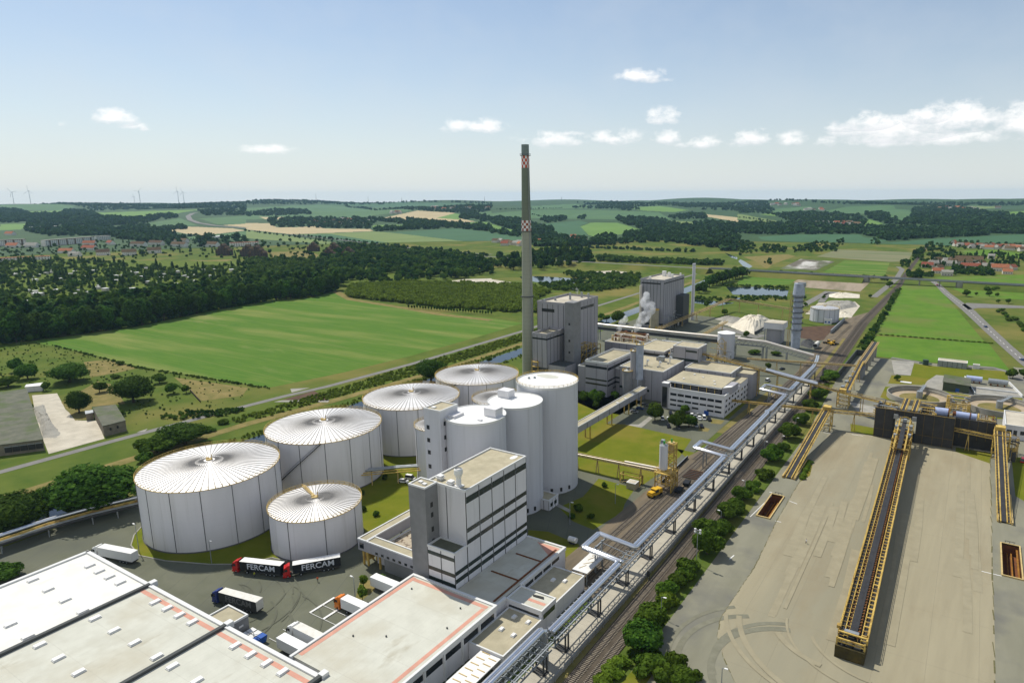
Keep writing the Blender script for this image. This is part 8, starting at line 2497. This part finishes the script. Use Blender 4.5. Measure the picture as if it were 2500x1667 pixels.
r1 = [(-316, 190), (-307, 190), (-298, 300), (-297, 480), (-312, 480), (-315, 320)]
r2_ = [(-270.8, 60), (-266, 60), (-266, 480), (-270.5, 480)]
r3 = [(-290, 60), (-285, 60), (-285, 480), (-289, 480)]
mass('canal_scrub', 'low yellow-green scrub filling the strip between farm track and canal', 'scrub', [('bush', rnd_in(r1, 1500, g), (.25, .5)), ('bush', rnd_in(r3, 700, g), (.18, .38)), ('bush', rnd_in(r2_, 300, g), (.2, .4))], 'leafy')
mass('bank_scrub', 'rough scrub along the canal banks', 'scrub', [('bush', rnd_in(A('Z5', [(1150, 950), (1350, 900), (1750, 880), (1700, 920), (1300, 960)]), 90, g), (.3, .6)),
     ('bush', rnd_in(A('F3', [(600, 980), (1080, 990), (1380, 930), (1420, 860), (900, 890), (430, 920)]), 380, g), (.6, 1.6)), ('bush', rnd_in(A('F3', [(1010, 660), (1500, 690), (2230, 710), (2200, 740), (1500, 720), (1020, 700)]), 420, g), (1, 2.2)), ('bush', rnd_in(A('F3', [(660, 810), (1420, 830), (1420, 870), (800, 870)]), 260, g), (.8, 1.6)),
     ('bush', rnd_in(A('E', [(640, 415), (1400, 400), (1700, 410), (1700, 440), (1100, 460), (640, 440)]), 110, g), (.5, 1.1)), ('bush', rnd_in(A('E', [(960, 262), (1720, 290), (1720, 312), (1000, 282)]), 90, g), (.5, .9)), ('bush', rnd_in(A('F4', [(60, 690), (1250, 745), (1250, 765), (60, 710)]), 90, g), (.8, 1.6)), ('bush', rnd_in([(-66, 520), (-62, 520), (-74, 900), (-77, 900)], 160, g), (.4, 1.1)), ('bush', rnd_in([(-64.5, 60), (-62.5, 60), (-62.8, 140), (-64.6, 140)], 30, g), (.25, .5))], 'leafg')
FARW = [('F1', [(0, 105), (700, 108), (1200, 125), (2352, 140), (2352, 190), (1700, 200), (1300, 205), (900, 215), (720, 165), (300, 125), (0, 140)], 1500), ('F1', [(0, 190), (200, 215), (330, 255), (600, 240), (650, 215), (900, 230), (930, 275), (1330, 290), (1700, 245), (1700, 280), (1290, 350), (900, 360), (560, 360), (330, 390), (200, 395), (320, 335), (0, 330)], 1300),
  ('F1', [(200, 400), (900, 390), (1390, 375), (1500, 400), (1650, 430), (1700, 480), (1500, 500), (1100, 490), (1060, 455), (440, 460)], 520), ('F1', [(1900, 215), (2020, 205), (2352, 205), (2352, 260), (1960, 262)], 130), ('F1', [(1500, 395), (1780, 375), (1780, 395), (1520, 405)], 40),
  ('F2', [(0, 130), (700, 122), (1000, 118), (1500, 132), (2000, 130), (2352, 140), (2352, 155), (1500, 140), (700, 150), (0, 165)], 700), ('F2', [(0, 235), (200, 220), (450, 205), (620, 220), (620, 250), (300, 262), (0, 268)], 240), ('F2', [(200, 305), (500, 290), (1000, 290), (1260, 300), (1200, 360), (1180, 390), (720, 380), (480, 372), (250, 375)], 330),
  ('F2', [(1240, 310), (1600, 308), (1960, 338), (2352, 372), (2352, 415), (2000, 385), (1560, 400), (1230, 415), (1210, 395), (1520, 390), (1550, 350)], 420), ('F2', [(1360, 190), (1800, 200), (2352, 165), (2352, 215), (2180, 240), (2350, 290), (2350, 330), (2050, 290), (2060, 240), (1650, 212)], 500), ('F2', [(960, 170), (1600, 205), (1600, 212), (960, 178)], 60),
  ('F3', [(820, 140), (1050, 132), (1700, 140), (2352, 140), (2352, 220), (2050, 210), (1880, 185), (1700, 165), (1300, 185), (1480, 220), (1300, 215), (1050, 195), (740, 185), (830, 175), (1100, 172)], 1100), ('F3', [(0, 285), (280, 300), (560, 400), (640, 470), (400, 480), (290, 420), (0, 340)], 260), ('F3', [(430, 335), (500, 295), (690, 275), (730, 305), (590, 330)], 70), ('F3', [(820, 295), (890, 270), (890, 298)], 16),
  ('F3', [(1170, 290), (1500, 290), (1660, 310), (1830, 370), (1800, 380), (2060, 330), (2352, 350), (2352, 600), (2200, 600), (2050, 560), (1540, 515), (1210, 550), (1300, 440), (1470, 410), (1250, 330)], 900), ('F3', [(930, 545), (1190, 550), (1180, 480), (1060, 470), (940, 510)], 90), ('F3', [(1690, 270), (1880, 250), (2050, 240), (2060, 295), (1880, 300), (1740, 295)], 110), ('F3', [(0, 410), (280, 450), (280, 470), (0, 430)], 30), ('F3', [(390, 480), (560, 470), (900, 500), (900, 560), (400, 560)], 160),
  ('F4', [(0, 120), (250, 115), (300, 190), (250, 205), (0, 205)], 300), ('F4', [(0, 118), (830, 122), (1500, 122), (2352, 120), (2352, 140), (1900, 145), (1500, 138), (830, 130)], 600), ('F4', [(190, 205), (350, 220), (620, 190), (640, 210), (980, 225), (1080, 290), (1000, 310), (700, 300), (500, 300), (420, 270)], 420), ('F4', [(1050, 205), (1160, 205), (1300, 250), (1330, 300), (1180, 290), (1050, 240)], 130),
  ('F4', [(1430, 165), (1700, 150), (1880, 170), (2060, 205), (2352, 220), (2352, 320), (1900, 320), (1340, 300), (1420, 250)], 1000), ('F4', [(0, 290), (500, 305), (1030, 320), (1040, 375), (500, 380), (200, 385), (0, 370)], 480), ('F4', [(1030, 380), (1060, 325), (1500, 330), (2060, 330), (2060, 390), (1420, 420), (1250, 440)], 420), ('F4', [(2060, 320), (2352, 330), (2352, 380), (2060, 370)], 90),
  ('F1', [(1900, 465), (2352, 480), (2352, 560), (1700, 560), (1200, 500), (1100, 490), (1700, 480)], 60)]
pts = [(rnd_in(A(v, pl), int(n * 1.25), g)) for v, pl, n in FARW]
mass('distant_woods', 'dark woods scattered over the far hills', 'woods', [('far', np.vstack(pts), (.75, 1.5))], 'leaffar')
hrow = np.vstack([np.array([tuple(G(v, a[0] + (b[0] - a[0]) * i / n, a[1] + (b[1] - a[1]) * i / n)[:2]) for i in range(n)]) for v, a, b, n in (('F3', (930, 570), (1940, 612), 60), ('F2', (450, 450), (2352, 650), 70), ('F3', (60, 205), (700, 190), 30), ('F3', (390, 250), (480, 275), 8), ('F4', (0, 240), (500, 300), 24), ('F1', (1700, 480), (1880, 450), 14), ('F2', (0, 410), (1000, 540), 30))])
mass('hedgerow_trees', 'loose rows of trees along far tracks and roads', 'trees', [('far', hrow + g.normal(size=hrow.shape) * 4, (.35, .7))], 'leaffar')
mid = [('F4', [(0, 440), (100, 440), (170, 480), (160, 530), (0, 560)], 40), ('F4', [(190, 480), (260, 465), (400, 490), (400, 530), (200, 530)], 40), ('F4', [(460, 490), (700, 440), (820, 480), (810, 520), (470, 530)], 60), ('F4', [(810, 430), (870, 420), (870, 475), (820, 475)], 8), ('F4', [(1090, 420), (1160, 410), (1160, 465), (1100, 465)], 9), ('F4', [(210, 590), (270, 590), (270, 640), (215, 640)], 3), ('F4', [(1560, 450), (1720, 470), (1820, 560), (2100, 520), (2352, 560), (2352, 640), (2100, 690), (1760, 680), (1500, 650), (1480, 560)], 120),
       ('F4', [(1350, 600), (1410, 600), (1410, 650), (1340, 650)], 9), ('F4', [(1400, 700), (1600, 700), (1600, 735), (1400, 735)], 26), ('F4', [(1780, 660), (2100, 670), (2100, 720), (1780, 710)], 60), ('F4', [(1720, 450), (1900, 440), (2352, 470), (2352, 510), (1820, 500)], 60), ('F4', [(1440, 540), (1500, 500), (1530, 520), (1440, 600)], 26)]
mass('village_trees', 'trees and hedges in and around the village on the right', 'trees', [('big', np.vstack([rnd_in(A(v, pl), n, g) for v, pl, n in mid]), (.4, .72)), ('bush', np.vstack([rnd_in(A(v, pl), n, g) for v, pl, n in mid]), (.8, 1.7)), ('con', rnd_in(A('F4', mid[6][1]), 40, g), (.7, 1.1))], 'leafs')
sub = A('F1', [(0, 560), (440, 540), (1060, 480), (1900, 490), (2352, 500), (2352, 690), (1700, 670), (1000, 690), (0, 720)])
mass('suburb_trees', 'trees standing between the apartment blocks and houses of the suburb', 'trees', [('big', rnd_in(sub, 190, g), (.35, .65)), ('bush', rnd_in(sub, 160, g), (.7, 1.3)), ('con', rnd_in(sub, 40, g), (.5, .9)), ('big', rnd_in(A('F2', [(0, 500), (600, 500), (900, 560), (1060, 640), (900, 690), (0, 690)]), 90, g), (.4, .8))], 'leafs')
# a few free-standing conifers and big crowns one can tell apart
for i, (v, x, y, h, kd, lab) in enumerate((('F1', 1190, 770, 15, 'conifer', 'pointed dark conifer at the left end of the tan mown meadow'), ('F1', 1500, 760, 15, 'conifer', 'broad dark conifer right below the tan mown meadow'), ('F1', 1455, 850, 16, 'conifer', 'tall conifer in the gardens under the mown meadow'), ('F1', 1080, 930, 18, 'conifer', 'very tall dark conifer in the middle of the gardens'), ('F1', 870, 880, 14, 'conifer', 'dark conifer left of the very tall one in the gardens'), ('F1', 540, 900, 15, 'conifer', 'slim dark conifer over the garden sheds on the left'), ('F1', 910, 1020, 14, 'conifer', 'dark conifer close to the belt wood'), ('F1', 720, 960, 16, 'forest', 'dark round tree in the gardens on the left'), ('F1', 270, 720, 15, 'forest', 'dark round tree before the long house row at the left'), ('F1', 550, 700, 14, 'forest', 'broad dark tree before the suburb houses'),
     ('F1', 1280, 720, 9, 'forest', 'small round tree on the tan mown meadow'), ('F1', 1360, 640, 14, 'forest', 'round dark tree between two white gabled blocks'), ('F2', 470, 690, 12, 'forest', 'round tree under the brown stepped houses'), ('F2', 640, 640, 7, 'forest', 'small tree between the brown stepped houses'), ('F2', 1830, 700, 22, 'forest', 'huge dome-shaped dark tree in the river wood'), ('F2', 1530, 800, 16, 'forest', 'dark tree by the pale lane in the river wood'), ('F3', 210, 780, 20, 'poplar', 'poplar left of the chimney by the pond'), ('F3', 900, 720, 21, 'forest', 'great bright crown at the right end of the pond grove'))):
 tpx(kd, 'conifer_tree' if kd == 'conifer' else 'broadleaf_tree', lab, v, x, y, h, h * (.5 if kd == 'conifer' else .95))
mass('meadow_weeds', 'tufts of taller weeds over the rough meadow on the left', 'weeds', [('bush', rnd_in(A('Z5', [(0, 420), (250, 400), (1000, 590), (1900, 740), (1300, 940), (900, 1010), (780, 720), (0, 700)]), 420, g), (.10, .34)), ('bush', rnd_in(A('Z5', [(280, 398), (640, 486), (1000, 580), (1940, 728), (1930, 738), (1000, 590), (640, 496)]), 260, g), (.2, .4))], 'leafg')
# ================================================================== HOUSES
def gable(name, label, cat, p, L, W_, h, rz, roofm='tile', wallm='plaster', group=None, parts=True, rh=None):
 rh = rh or W_ * .45
 z = hill(p[0], p[1])
 t = thing(name, label, cat, (0, 0, 0), group)
 w = MB().box(-L / 2, L / 2, -W_ / 2, W_ / 2, -1.5, h)
 w.add([(-L / 2, -W_ / 2, h), (-L / 2, W_ / 2, h), (-L / 2, 0, h + rh)], [(0, 2, 1)]).add([(L / 2, -W_ / 2, h), (L / 2, W_ / 2, h), (L / 2, 0, h + rh)], [(0, 1, 2)])
 w.obj('wall', K[wallm], t)
 e = .35
 rf = MB()
 for s_ in (-1, 1):
  rf.add([(-L / 2 - e, s_ * (W_ / 2 + e), h - e * .5), (L / 2 + e, s_ * (W_ / 2 + e), h - e * .5), (L / 2 + e, 0, h + rh + .1), (-L / 2 - e, 0, h + rh + .1),
    (-L / 2 - e, s_ * (W_ / 2 + e), h - e * .5 + .25), (L / 2 + e, s_ * (W_ / 2 + e), h - e * .5 + .25), (L / 2 + e, 0, h + rh + .35), (-L / 2 - e, 0, h + rh + .35)],
               [(0, 1, 2, 3), (7, 6, 5, 4), (0, 4, 5, 1), (0, 3, 7, 4), (1, 5, 6, 2)])
 r = rf.obj('roof', K[roofm], t)
 if parts:
  MB().box(L * .2 - .35, L * .2 + .35, -.35, .35, h + rh - .5, h + rh + 1.1).obj('chimney', K['tilebrown'], r)
  n = max(2, int(L / 3))
  wd = MB()
  for s_ in (-1, 1):
   for fl_ in range(max(1, int(h / 2.8))):
    for i in range(n):
     x_ = -L / 2 + L * (i + .5) / n
     wd.box(x_ - .5, x_ + .5, s_ * W_ / 2 - .04, s_ * W_ / 2 + .04, 1.0 + fl_ * 2.8, 2.3 + fl_ * 2.8)
  wd.obj('window', K['glass'], t)
 t.location = (p[0], p[1], z)
 t.rotation_euler = (0, 0, rz)
 return t
def housegroup(label, v, lst, group, h=5, roofs=('tile',), name='house', seed=1):
 R = random.Random(seed)
 for i, (x, y, L, W_, rz) in enumerate(lst):
  gable(name, label, 'house', G(v, x, y), L, W_, h * R.uniform(.85, 1.2), rz, roofs[i % len(roofs)], 'plaster', group)
# village on the right
VR = [(960, 545, 16, 9, .1), (1045, 535, 14, 9, .4), (1110, 630, 14, 9, .2), (1245, 665, 14, 6, .1), (1130, 580, 18, 8, 1.2), (1245, 520, 26, 9, .2), (1430, 510, 34, 9, .1), (1500, 560, 14, 9, 1.3), (1580, 570, 26, 9, .1), (1560, 470, 40, 12, .1), (1330, 470, 12, 9, .6), (1240, 480, 12, 8, .5), (1120, 470, 16, 9, .8), (2000, 600, 22, 11, .1), (2110, 640, 12, 8, .1), (2180, 580, 12, 9, 1.0), (1890, 565, 14, 9, .7), (1780, 560, 24, 9, .1), (1740, 530, 10, 8, .3), (1880, 425, 10, 7, .1)]
lab = {0: 'house with an orange roof nearest the railway in the right village', 2: 'small orange-roofed house at the lower edge of the right village', 7: 'pinkish tall-roofed house in the middle of the right village', 9: 'wide brown barn in the right village', 13: 'big white house with an orange roof at the right village edge', 6: 'long pale barn in the right village', 3: 'low grey shed on the meadow edge of the right village'}
R = random.Random(8)
for i, (x, y, L, W_, rz) in enumerate(VR):
 gable('village_house', lab.get(i, 'house among trees in the village on the right'), 'house', G('R4', x, y), L, W_, R.uniform(3.5, 6), rz, {0: 'tile', 2: 'tile', 7: 'tile', 8: 'tile', 13: 'tile', 14: 'tile', 15: 'tile', 9: 'tilebrown'}.get(i, 'concrete' if i % 2 else 'tilebrown'), 'plaster', None if i in lab else 'houses of the right village')
for i in range(24):
 x = 1350 + i * 42 + R.uniform(-18, 18)
 gable('village_house', 'small house in the far strip of the village on the right', 'house', G('R4', x, 235 + 70 * (i / 24) + R.uniform(-30, 25)), R.uniform(10, 17), 9, 4.5, R.uniform(-.3, 1.2), ('tile', 'tile', 'concrete', 'tilebrown')[i % 4], 'plaster', 'far strip of the right village', parts=False)
# villages on the hills
def hamlet(label, group, v, x0, x1, y0, y1, n, seed, s=1.0):
 R = random.Random(seed)
 for i in range(n):
  gable('hill_house', label, 'house', G(v, R.uniform(x0, x1), R.uniform(y0, y1)), R.uniform(11, 22) * s, 10 * s, 5.5 * s, R.uniform(-.6, 1.2), ('tile', 'concrete', 'tilebrown')[i % 3], 'plaster', group, parts=False)
hamlet('house in the hamlet on the hillside behind the chimney', 'hamlet behind the chimney', 'F3', 400, 900, 478, 535, 16, 1)
hamlet('house in the hamlet left of the chimney', 'hamlet left of the chimney', 'F3', 30, 280, 520, 555, 8, 2)
hamlet('house in the long village under the tan hill fields', 'long village under the tan hill fields', 'F2', 480, 1200, 300, 350, 20, 3)
hamlet('house on the ridge at the right horizon', 'houses on the right ridge', 'F4', 270, 520, 132, 148, 9, 4, 1.4)
hamlet('house in the valley below the right ridge', 'houses below the right ridge', 'F4', 650, 1000, 290, 312, 8, 5, 1.2)
hamlet('house on the slope with the pale field, right ridge', 'houses on the right slope', 'F4', 560, 730, 160, 192, 6, 6, 1.3)
hamlet('house at the wood edge near the right horizon', 'houses at the wood edge', 'F4', 1640, 2150, 165, 185, 8, 7, 1.5)
hamlet('house in the village on the middle ridge', 'village on the middle ridge', 'F2', 1780, 2352, 180, 210, 12, 8, 1.3)
hamlet('farm building on the far ridge', 'far ridge farms', 'F2', 1400, 1500, 235, 250, 4, 9, 1.6)
# apartment blocks and houses of the left suburb
def flats(label, v, a, b, h, depth, cols, floors, stripe=None, roofm='concrete'):
 A_, B_ = G(v, *a), G(v, *b)
 d = (B_ - A_)
 L = d.length
 rz = math.atan2(d.y, d.x)
 t = thing('apartment_block', label, 'apartment block', (0, 0, 0))
 MB().box(-L / 2, L / 2, 0, depth, 0, h).obj('wall', K['facade'], t)
 MB().box(-L / 2 - .3, L / 2 + .3, -.3, depth + .3, h, h + .5).obj('roof', K[roofm], t)
 for f in range(floors):
  w = MB()
  for c in range(cols):
   x_ = -L / 2 + L * (c + .5) / cols
   w.box(x_ - L / cols * .2, x_ + L / cols * .2, -.06, .02, h * (f + .35) / floors, h * (f + .78) / floors)
  w.obj('window_row', K['glass'], t)
 if stripe:
  s_ = MB()
  for i in range(stripe):
   x_ = -L / 2 + L * (i + .5) / stripe
   s_.box(x_ - 1.6, x_ + 1.6, -.5, -.02, 0, h)
  s_.obj('stair_bay', K['tilebrown'], t)
  MB().box(-L / 2, L / 2, -.1, -.02, h - .9, h - .02).obj('cornice', K['tilebrown'], t)
 t.location = ((A_.x + B_.x) / 2, (A_.y + B_.y) / 2, 0)
 t.rotation_euler = (0, 0, rz)
 return t
flats('long five-storey apartment block with brown stair bays', 'F1', (442, 560), (910, 520), 15, 12, 26, 5, 6)
flats('five-storey apartment block at the left photo edge', 'F1', (-60, 560), (255, 545), 15, 12, 18, 5, 4)
flats('shorter white apartment block behind the long one', 'F1', (925, 500), (1062, 492), 12, 11, 8, 4)
flats('white block with pinkish roof at the end of the suburb', 'F1', (2210, 562), (2480, 550), 9, 12, 12, 3, None, 'tile')
flats('low pale building with a flat roof among trees at the left edge', 'F1', (0, 702), (480, 680), 6, 11, 16, 2, None, 'tile')
SUBH = [(990, 640, 22, 12, .9, 'white-gabled brown-roofed block before the mown meadow, left one'), (1240, 640, 24, 12, 1.0, 'white-gabled brown-roofed block before the mown meadow, right one'), (1480, 620, 24, 12, .9, 'brown-roofed house behind the round dark tree'), (1330, 560, 40, 11, .1, 'long brown roof above the white-gabled blocks'), (1500, 545, 40, 11, .05, 'long brown roof in the middle of the suburb'), (1720, 560, 44, 11, .0, 'long brown roof near the stepped houses'), (1740, 525, 40, 11, .0, 'pale-fronted house row behind the suburb trees'), (2020, 560, 44, 12, .0, 'white-fronted brown-roofed row by the stepped houses'),
  (130, 570, 30, 13, .2, 'wide orange-roofed house before the left apartment block'), (310, 570, 30, 14, .3, 'grey-roofed house with white walls near the long apartment block'), (100, 450, 26, 13, .2, 'pale orange-roofed house above the left apartment block'), (640, 620, 30, 11, .3, 'low orange-roofed house before the long apartment block'), (860, 590, 36, 12, .1, 'orange-roofed house right of the long apartment block'), (860, 545, 26, 12, .6, 'orange-roofed house behind the garden trees'), (1060, 540, 30, 11, -.3, 'tan-roofed row house at the end of the long apartment block'), (720, 650, 24, 9, .2, 'grey low house before the suburb trees')]
for i, (x, y, L, W_, rz, lb) in enumerate(SUBH):
 gable('suburb_house', lb, 'house', G('F1', x, y), L, W_, 6.5 if i < 8 else 5, rz + .15, 'tilebrown' if i < 8 else ('concrete' if i in (9, 15) else 'tile'), 'facade')
def stepped(label, v, x, y, s=1.0):
 p = G(v, x, y)
 t = thing('stepped_house', label, 'house', (0, 0, 0))
 w, r = MB(), MB()
 for i, (dx, h) in enumerate(((-9, 8), (-4.5, 12), (0, 16), (4.5, 12), (9, 8))):
  w.box(dx - 2.25, dx + 2.24, -6, 6, 0, h)
  r.add([(dx - 2.3, -6.2, h), (dx + 2.3, -6.2, h), (dx + 2.3, 6.2, h), (dx - 2.3, 6.2, h), (dx, -6.2, h + 3), (dx, 6.2, h + 3)], [(0, 1, 4), (1, 2, 5, 4), (2, 3, 5), (3, 0, 4, 5)])
 w.obj('wall', K['brown_brick'], t)
 r.obj('roof', K['tilebrown'], t)
 g_ = MB()
 for i, (dx, h) in enumerate(((-9, 8), (-4.5, 12), (0, 16), (4.5, 12), (9, 8))):
  for z in range(2, h - 1, 3):
   g_.box(dx - 1.4, dx - .2, -6.08, -6, z, z + 1.4).box(dx - 2.33, dx - 2.26, -4, -2, z, z + 1.6)
 g_.obj('window', K['glass'], t)
 t.location = p
 t.rotation_euler = (0, 0, .5)
 t.scale = (s,) * 3
for v, x, y, s_, lb in (('F2', 650, 600, 1.0, 'dark brown stepped gable house, alone on the meadow left of the pair'), ('F2', 850, 615, 1.1, 'dark brown stepped gable house, rear one of the close pair'), ('F2', 800, 665, 1.0, 'dark brown stepped gable house, front one of the close pair'), ('F2', 985, 655, 1.0, 'dark brown stepped gable house at the right end of the suburb'), ('F2', 30, 650, 1.2, 'dark brown stepped gable house by the white block with pinkish roof'), ('F2', 120, 670, 1.3, 'biggest dark brown stepped gable house before the pinkish roof'), ('F1', 2150, 640, 1.2, 'dark brown stepped gable house next to the suburb rows')):
 stepped(lb, v, x, y, s_)
R = random.Random(21)
sp = rnd_in(A('F1', [(100, 760), (900, 760), (1700, 780), (2300, 740), (2300, 900), (1300, 1010), (900, 1050), (250, 1100)]), 70, np.random.default_rng(77))
shed_p = thing('garden_shed', 'small pale garden shed between the allotment trees', 'shed', (sp[0][0], sp[0][1], 0), 'garden sheds of the allotments')
MB().box(sp[0][0] - 2.5, sp[0][0] + 2.5, sp[0][1] - 2, sp[0][1] + 2, 0, 2.6).obj('wall', K['plaster'], shed_p)
MB().box(sp[0][0] - 2.8, sp[0][0] + 2.8, sp[0][1] - 2.3, sp[0][1] + 2.3, 2.6, 2.85).obj('roof', K['white_p'], shed_p)
for i in range(1, 70):
 dup(shed_p, (sp[i][0], sp[i][1], 0), R.uniform(0, 3), scale=R.uniform(.7, 1.3))
for i, (v, a, b) in enumerate((('F1', (360, 385), (540, 378)), ('F1', (270, 390), (310, 388)), ('F1', (2020, 490), (2140, 478)))):
 A_, B_ = G(v, *a), G(v, *b)
 tag(MB().bar((A_.x, A_.y, hill(*A_[:2]) + 3), (B_.x, B_.y, hill(*B_[:2]) + 3), 18, 7).obj('trade_hall', K['white_p'], base=(A_.x, A_.y, 0)), ('long white trade hall in the woods on the left', 'small white trade hall at the left edge of the woods', 'white trade hall behind the suburb')[i], 'hall')
# ================================================================== WIND TURBINES AND MASTS ON THE SKYLINE
def place_far(px, dist):
 d = ray('S', px, 490)
 h = math.hypot(d.x, d.y)
 x, y = d.x / h * dist, d.y / h * dist
 return x, y, hill(x, y)
def turbine(label, px, top, dist, rot):
 x, y, z = place_far(px, dist)
 d = ray('S', px, top)
 ht = CAMH + d.z / math.hypot(d.x, d.y) * dist - z
 t = thing('wind_turbine', label, 'wind turbine', (x, y, z))
 MB().tube([(x, y, z - 2), (x, y, z + ht)], 1.9, 10, r2=1.2).obj('mast', K['galv'], t)
 MB().box(x - 1.6, x + 1.6, y - 4, y + 4, z + ht - 1, z + ht + 2.5).obj('nacelle', K['galv'], t)
 for i in range(3):
  a = rot + i * 2.094
  c, s_ = math.cos(a), math.sin(a)
  bx = Vector((c * math.cos(ROT), c * math.sin(ROT), s_))
  h0 = Vector((x, y - 6, z + ht + 1))
  MB().bar(h0, h0 + bx * ht * .38, 1.7, .8).obj('blade', K['galv'], t)
turbine('wind turbine on the skyline at the far left edge', 33, 470, 6800, .2)
turbine('wind turbine on the skyline, second from the left edge', 74, 467, 6800, 1.6)
turbine('wind turbine with outstretched blade, third from the left edge', 342, 468, 6600, 2.9)
turbine('wind turbine at the right pair on the left skyline, left one', 436, 468, 6600, 1.6)
turbine('wind turbine at the right pair on the left skyline, right one', 449, 470, 6600, 1.9)
turbine('small half-hidden wind turbine left of the outstretched one', 328, 480, 7600, 1.6)
for i, (px, top, lb) in enumerate(((772, 474, 'thin radio mast on the skyline over the left hill fields'), (899, 480, 'short mast on the skyline left of the chimney'), (981, 482, 'faint mast on the skyline near the chimney'), (1183, 479, 'dark mast on the skyline just left of the chimney'), (1371, 480, 'thin mast on the skyline right of the chimney'), (1693, 486, 'faint mast above the wooded right ridge'))):
 x, y, z = place_far(px, 6300)
 d = ray('S', px, top)
 ht = CAMH + d.z / math.hypot(d.x, d.y) * 6300 - z
 tag(MB().tube([(x, y, z - 2), (x, y, z + ht)], 1.6, 6, r2=.8).obj('radio_mast', K['gunmetal'], base=(x, y, z)), lb, 'mast')
# ================================================================== STEAM
def steam(label, path, name='steam', dens=.35, nsc=.35, seed=1):
 """path: (point, radius) list along the plume; a closed hull filled with a noisy white vapour"""
 b = bmesh.new()
 R = random.Random(seed)
 me = bpy.data.meshes.new(name)
 mb = []
 for i in range(len(path) - 1):
  (p, r), (q, r2) = path[i], path[i + 1]
  n = max(2, int((Vector(q) - Vector(p)).length / (min(r, r2) * .55)))
  for j in range(n):
   f = j / n
   c = Vector(p).lerp(Vector(q), f)
   rr = r + (r2 - r) * f
   mb.append((c + Vector((R.uniform(-.4, .4), R.uniform(-.4, .4), R.uniform(-.3, .3))) * rr, rr * R.uniform(.7, 1.1)))
 for c, r in mb:
  bmesh.ops.create_icosphere(b, subdivisions=2, radius=r, matrix=Matrix.Translation(c))
 b.to_mesh(me)
 b.free()
 o = bpy.data.objects.new(name, me)
 COL.objects.link(o)
 rm = o.modifiers.new('r', 'REMESH')
 rm.mode = 'VOXEL'
 rm.voxel_size = .8
 dg = bpy.context.evaluated_depsgraph_get()
 m2 = bpy.data.meshes.new_from_object(o.evaluated_get(dg))
 o.modifiers.clear()
 o.data = m2
 m = bpy.data.materials.new('steam vapour')
 m.use_nodes = True
 t = m.node_tree
 t.nodes.remove(t.nodes['Principled BSDF'])
 pv = nd(t, 'ShaderNodeVolumePrincipled')
 pv.inputs['Color'].default_value = (.97, .97, .98, 1)
 pv.inputs['Anisotropy'].default_value = .2
 ge = nd(t, 'ShaderNodeNewGeometry')
 n = nd(t, 'ShaderNodeTexNoise', inp={'Scale': nsc, 'Detail': 4.0, 'Roughness': .6})
 t.links.new(ge.outputs['Position'], n.inputs['Vector'])
 t.links.new(mth(t, 'MULTIPLY', mth(t, 'SUBTRACT', n.outputs[0], .45, clamp=True), dens * 4.5), pv.inputs['Density'])
 t.links.new(pv.outputs[0], t.nodes['Material Output'].inputs['Volume'])
 m2.materials.clear()
 m2.materials.append(m)
 return tag(o, label, 'steam', kind='stuff')
def sp_(v, x, y, yw):
 """point on the view ray of a photo pixel where it crosses the upright plane y = yw"""
 d = ray(v, x, y)
 return tuple(Vector((0, 0, CAMH)) + d * (yw / d.y))
steam('narrow white steam plume rising from the evaporators', [(sp_('Z7', 742, 600, 385), .7), (sp_('Z7', 768, 545, 386), 1.6), (sp_('Z7', 795, 495, 388), 2.4), (sp_('Z7', 828, 450, 392), 2.2)], dens=.6)
steam('wide billowing steam plume before the farther grey block', [(sp_('Z7', 885, 560, 395), 1.0), (sp_('Z7', 905, 505, 396), 2.8), (sp_('Z7', 950, 445, 398), 4.2), (sp_('Z7', 990, 385, 400), 4.4), (sp_('Z7', 965, 330, 402), 3.8), (sp_('Z7', 968, 280, 404), 2.6)], dens=.5, nsc=.28, seed=3)
steam('faint double steam wisp over the boiler house roof', [(sp_('Z7', 428, 280, 366), .4), (sp_('Z7', 440, 245, 366), .8), (sp_('Z7', 452, 225, 367), .8)], dens=.3, nsc=.8, seed=4)
steam('small steam puff over the boiler house roof', [(sp_('Z7', 470, 290, 372), .8), (sp_('Z7', 468, 258, 372), 1.1), (sp_('Z7', 460, 235, 372), .7)], dens=.4, nsc=.8, seed=5)
# ================================================================== HAZE
hz = MB().box(-9000, 9000, -600, 13200, -1.2, 165)
m = bpy.data.materials.new('haze')
m.use_nodes = True
t_ = m.node_tree
t_.nodes.remove(t_.nodes['Principled BSDF'])
pv = nd(t_, 'ShaderNodeVolumePrincipled')
pv.inputs['Color'].default_value = (.46, .72, 1.0, 1)
pv.inputs['Density'].default_value = HAZE_D
pv.inputs['Anisotropy'].default_value = .25
t_.links.new(pv.outputs[0], t_.nodes['Material Output'].inputs['Volume'])
if HAZE_D > 0:
 tag(hz.obj('haze', m), 'thin summer haze in the air over the whole valley', 'haze', kind='stuff')
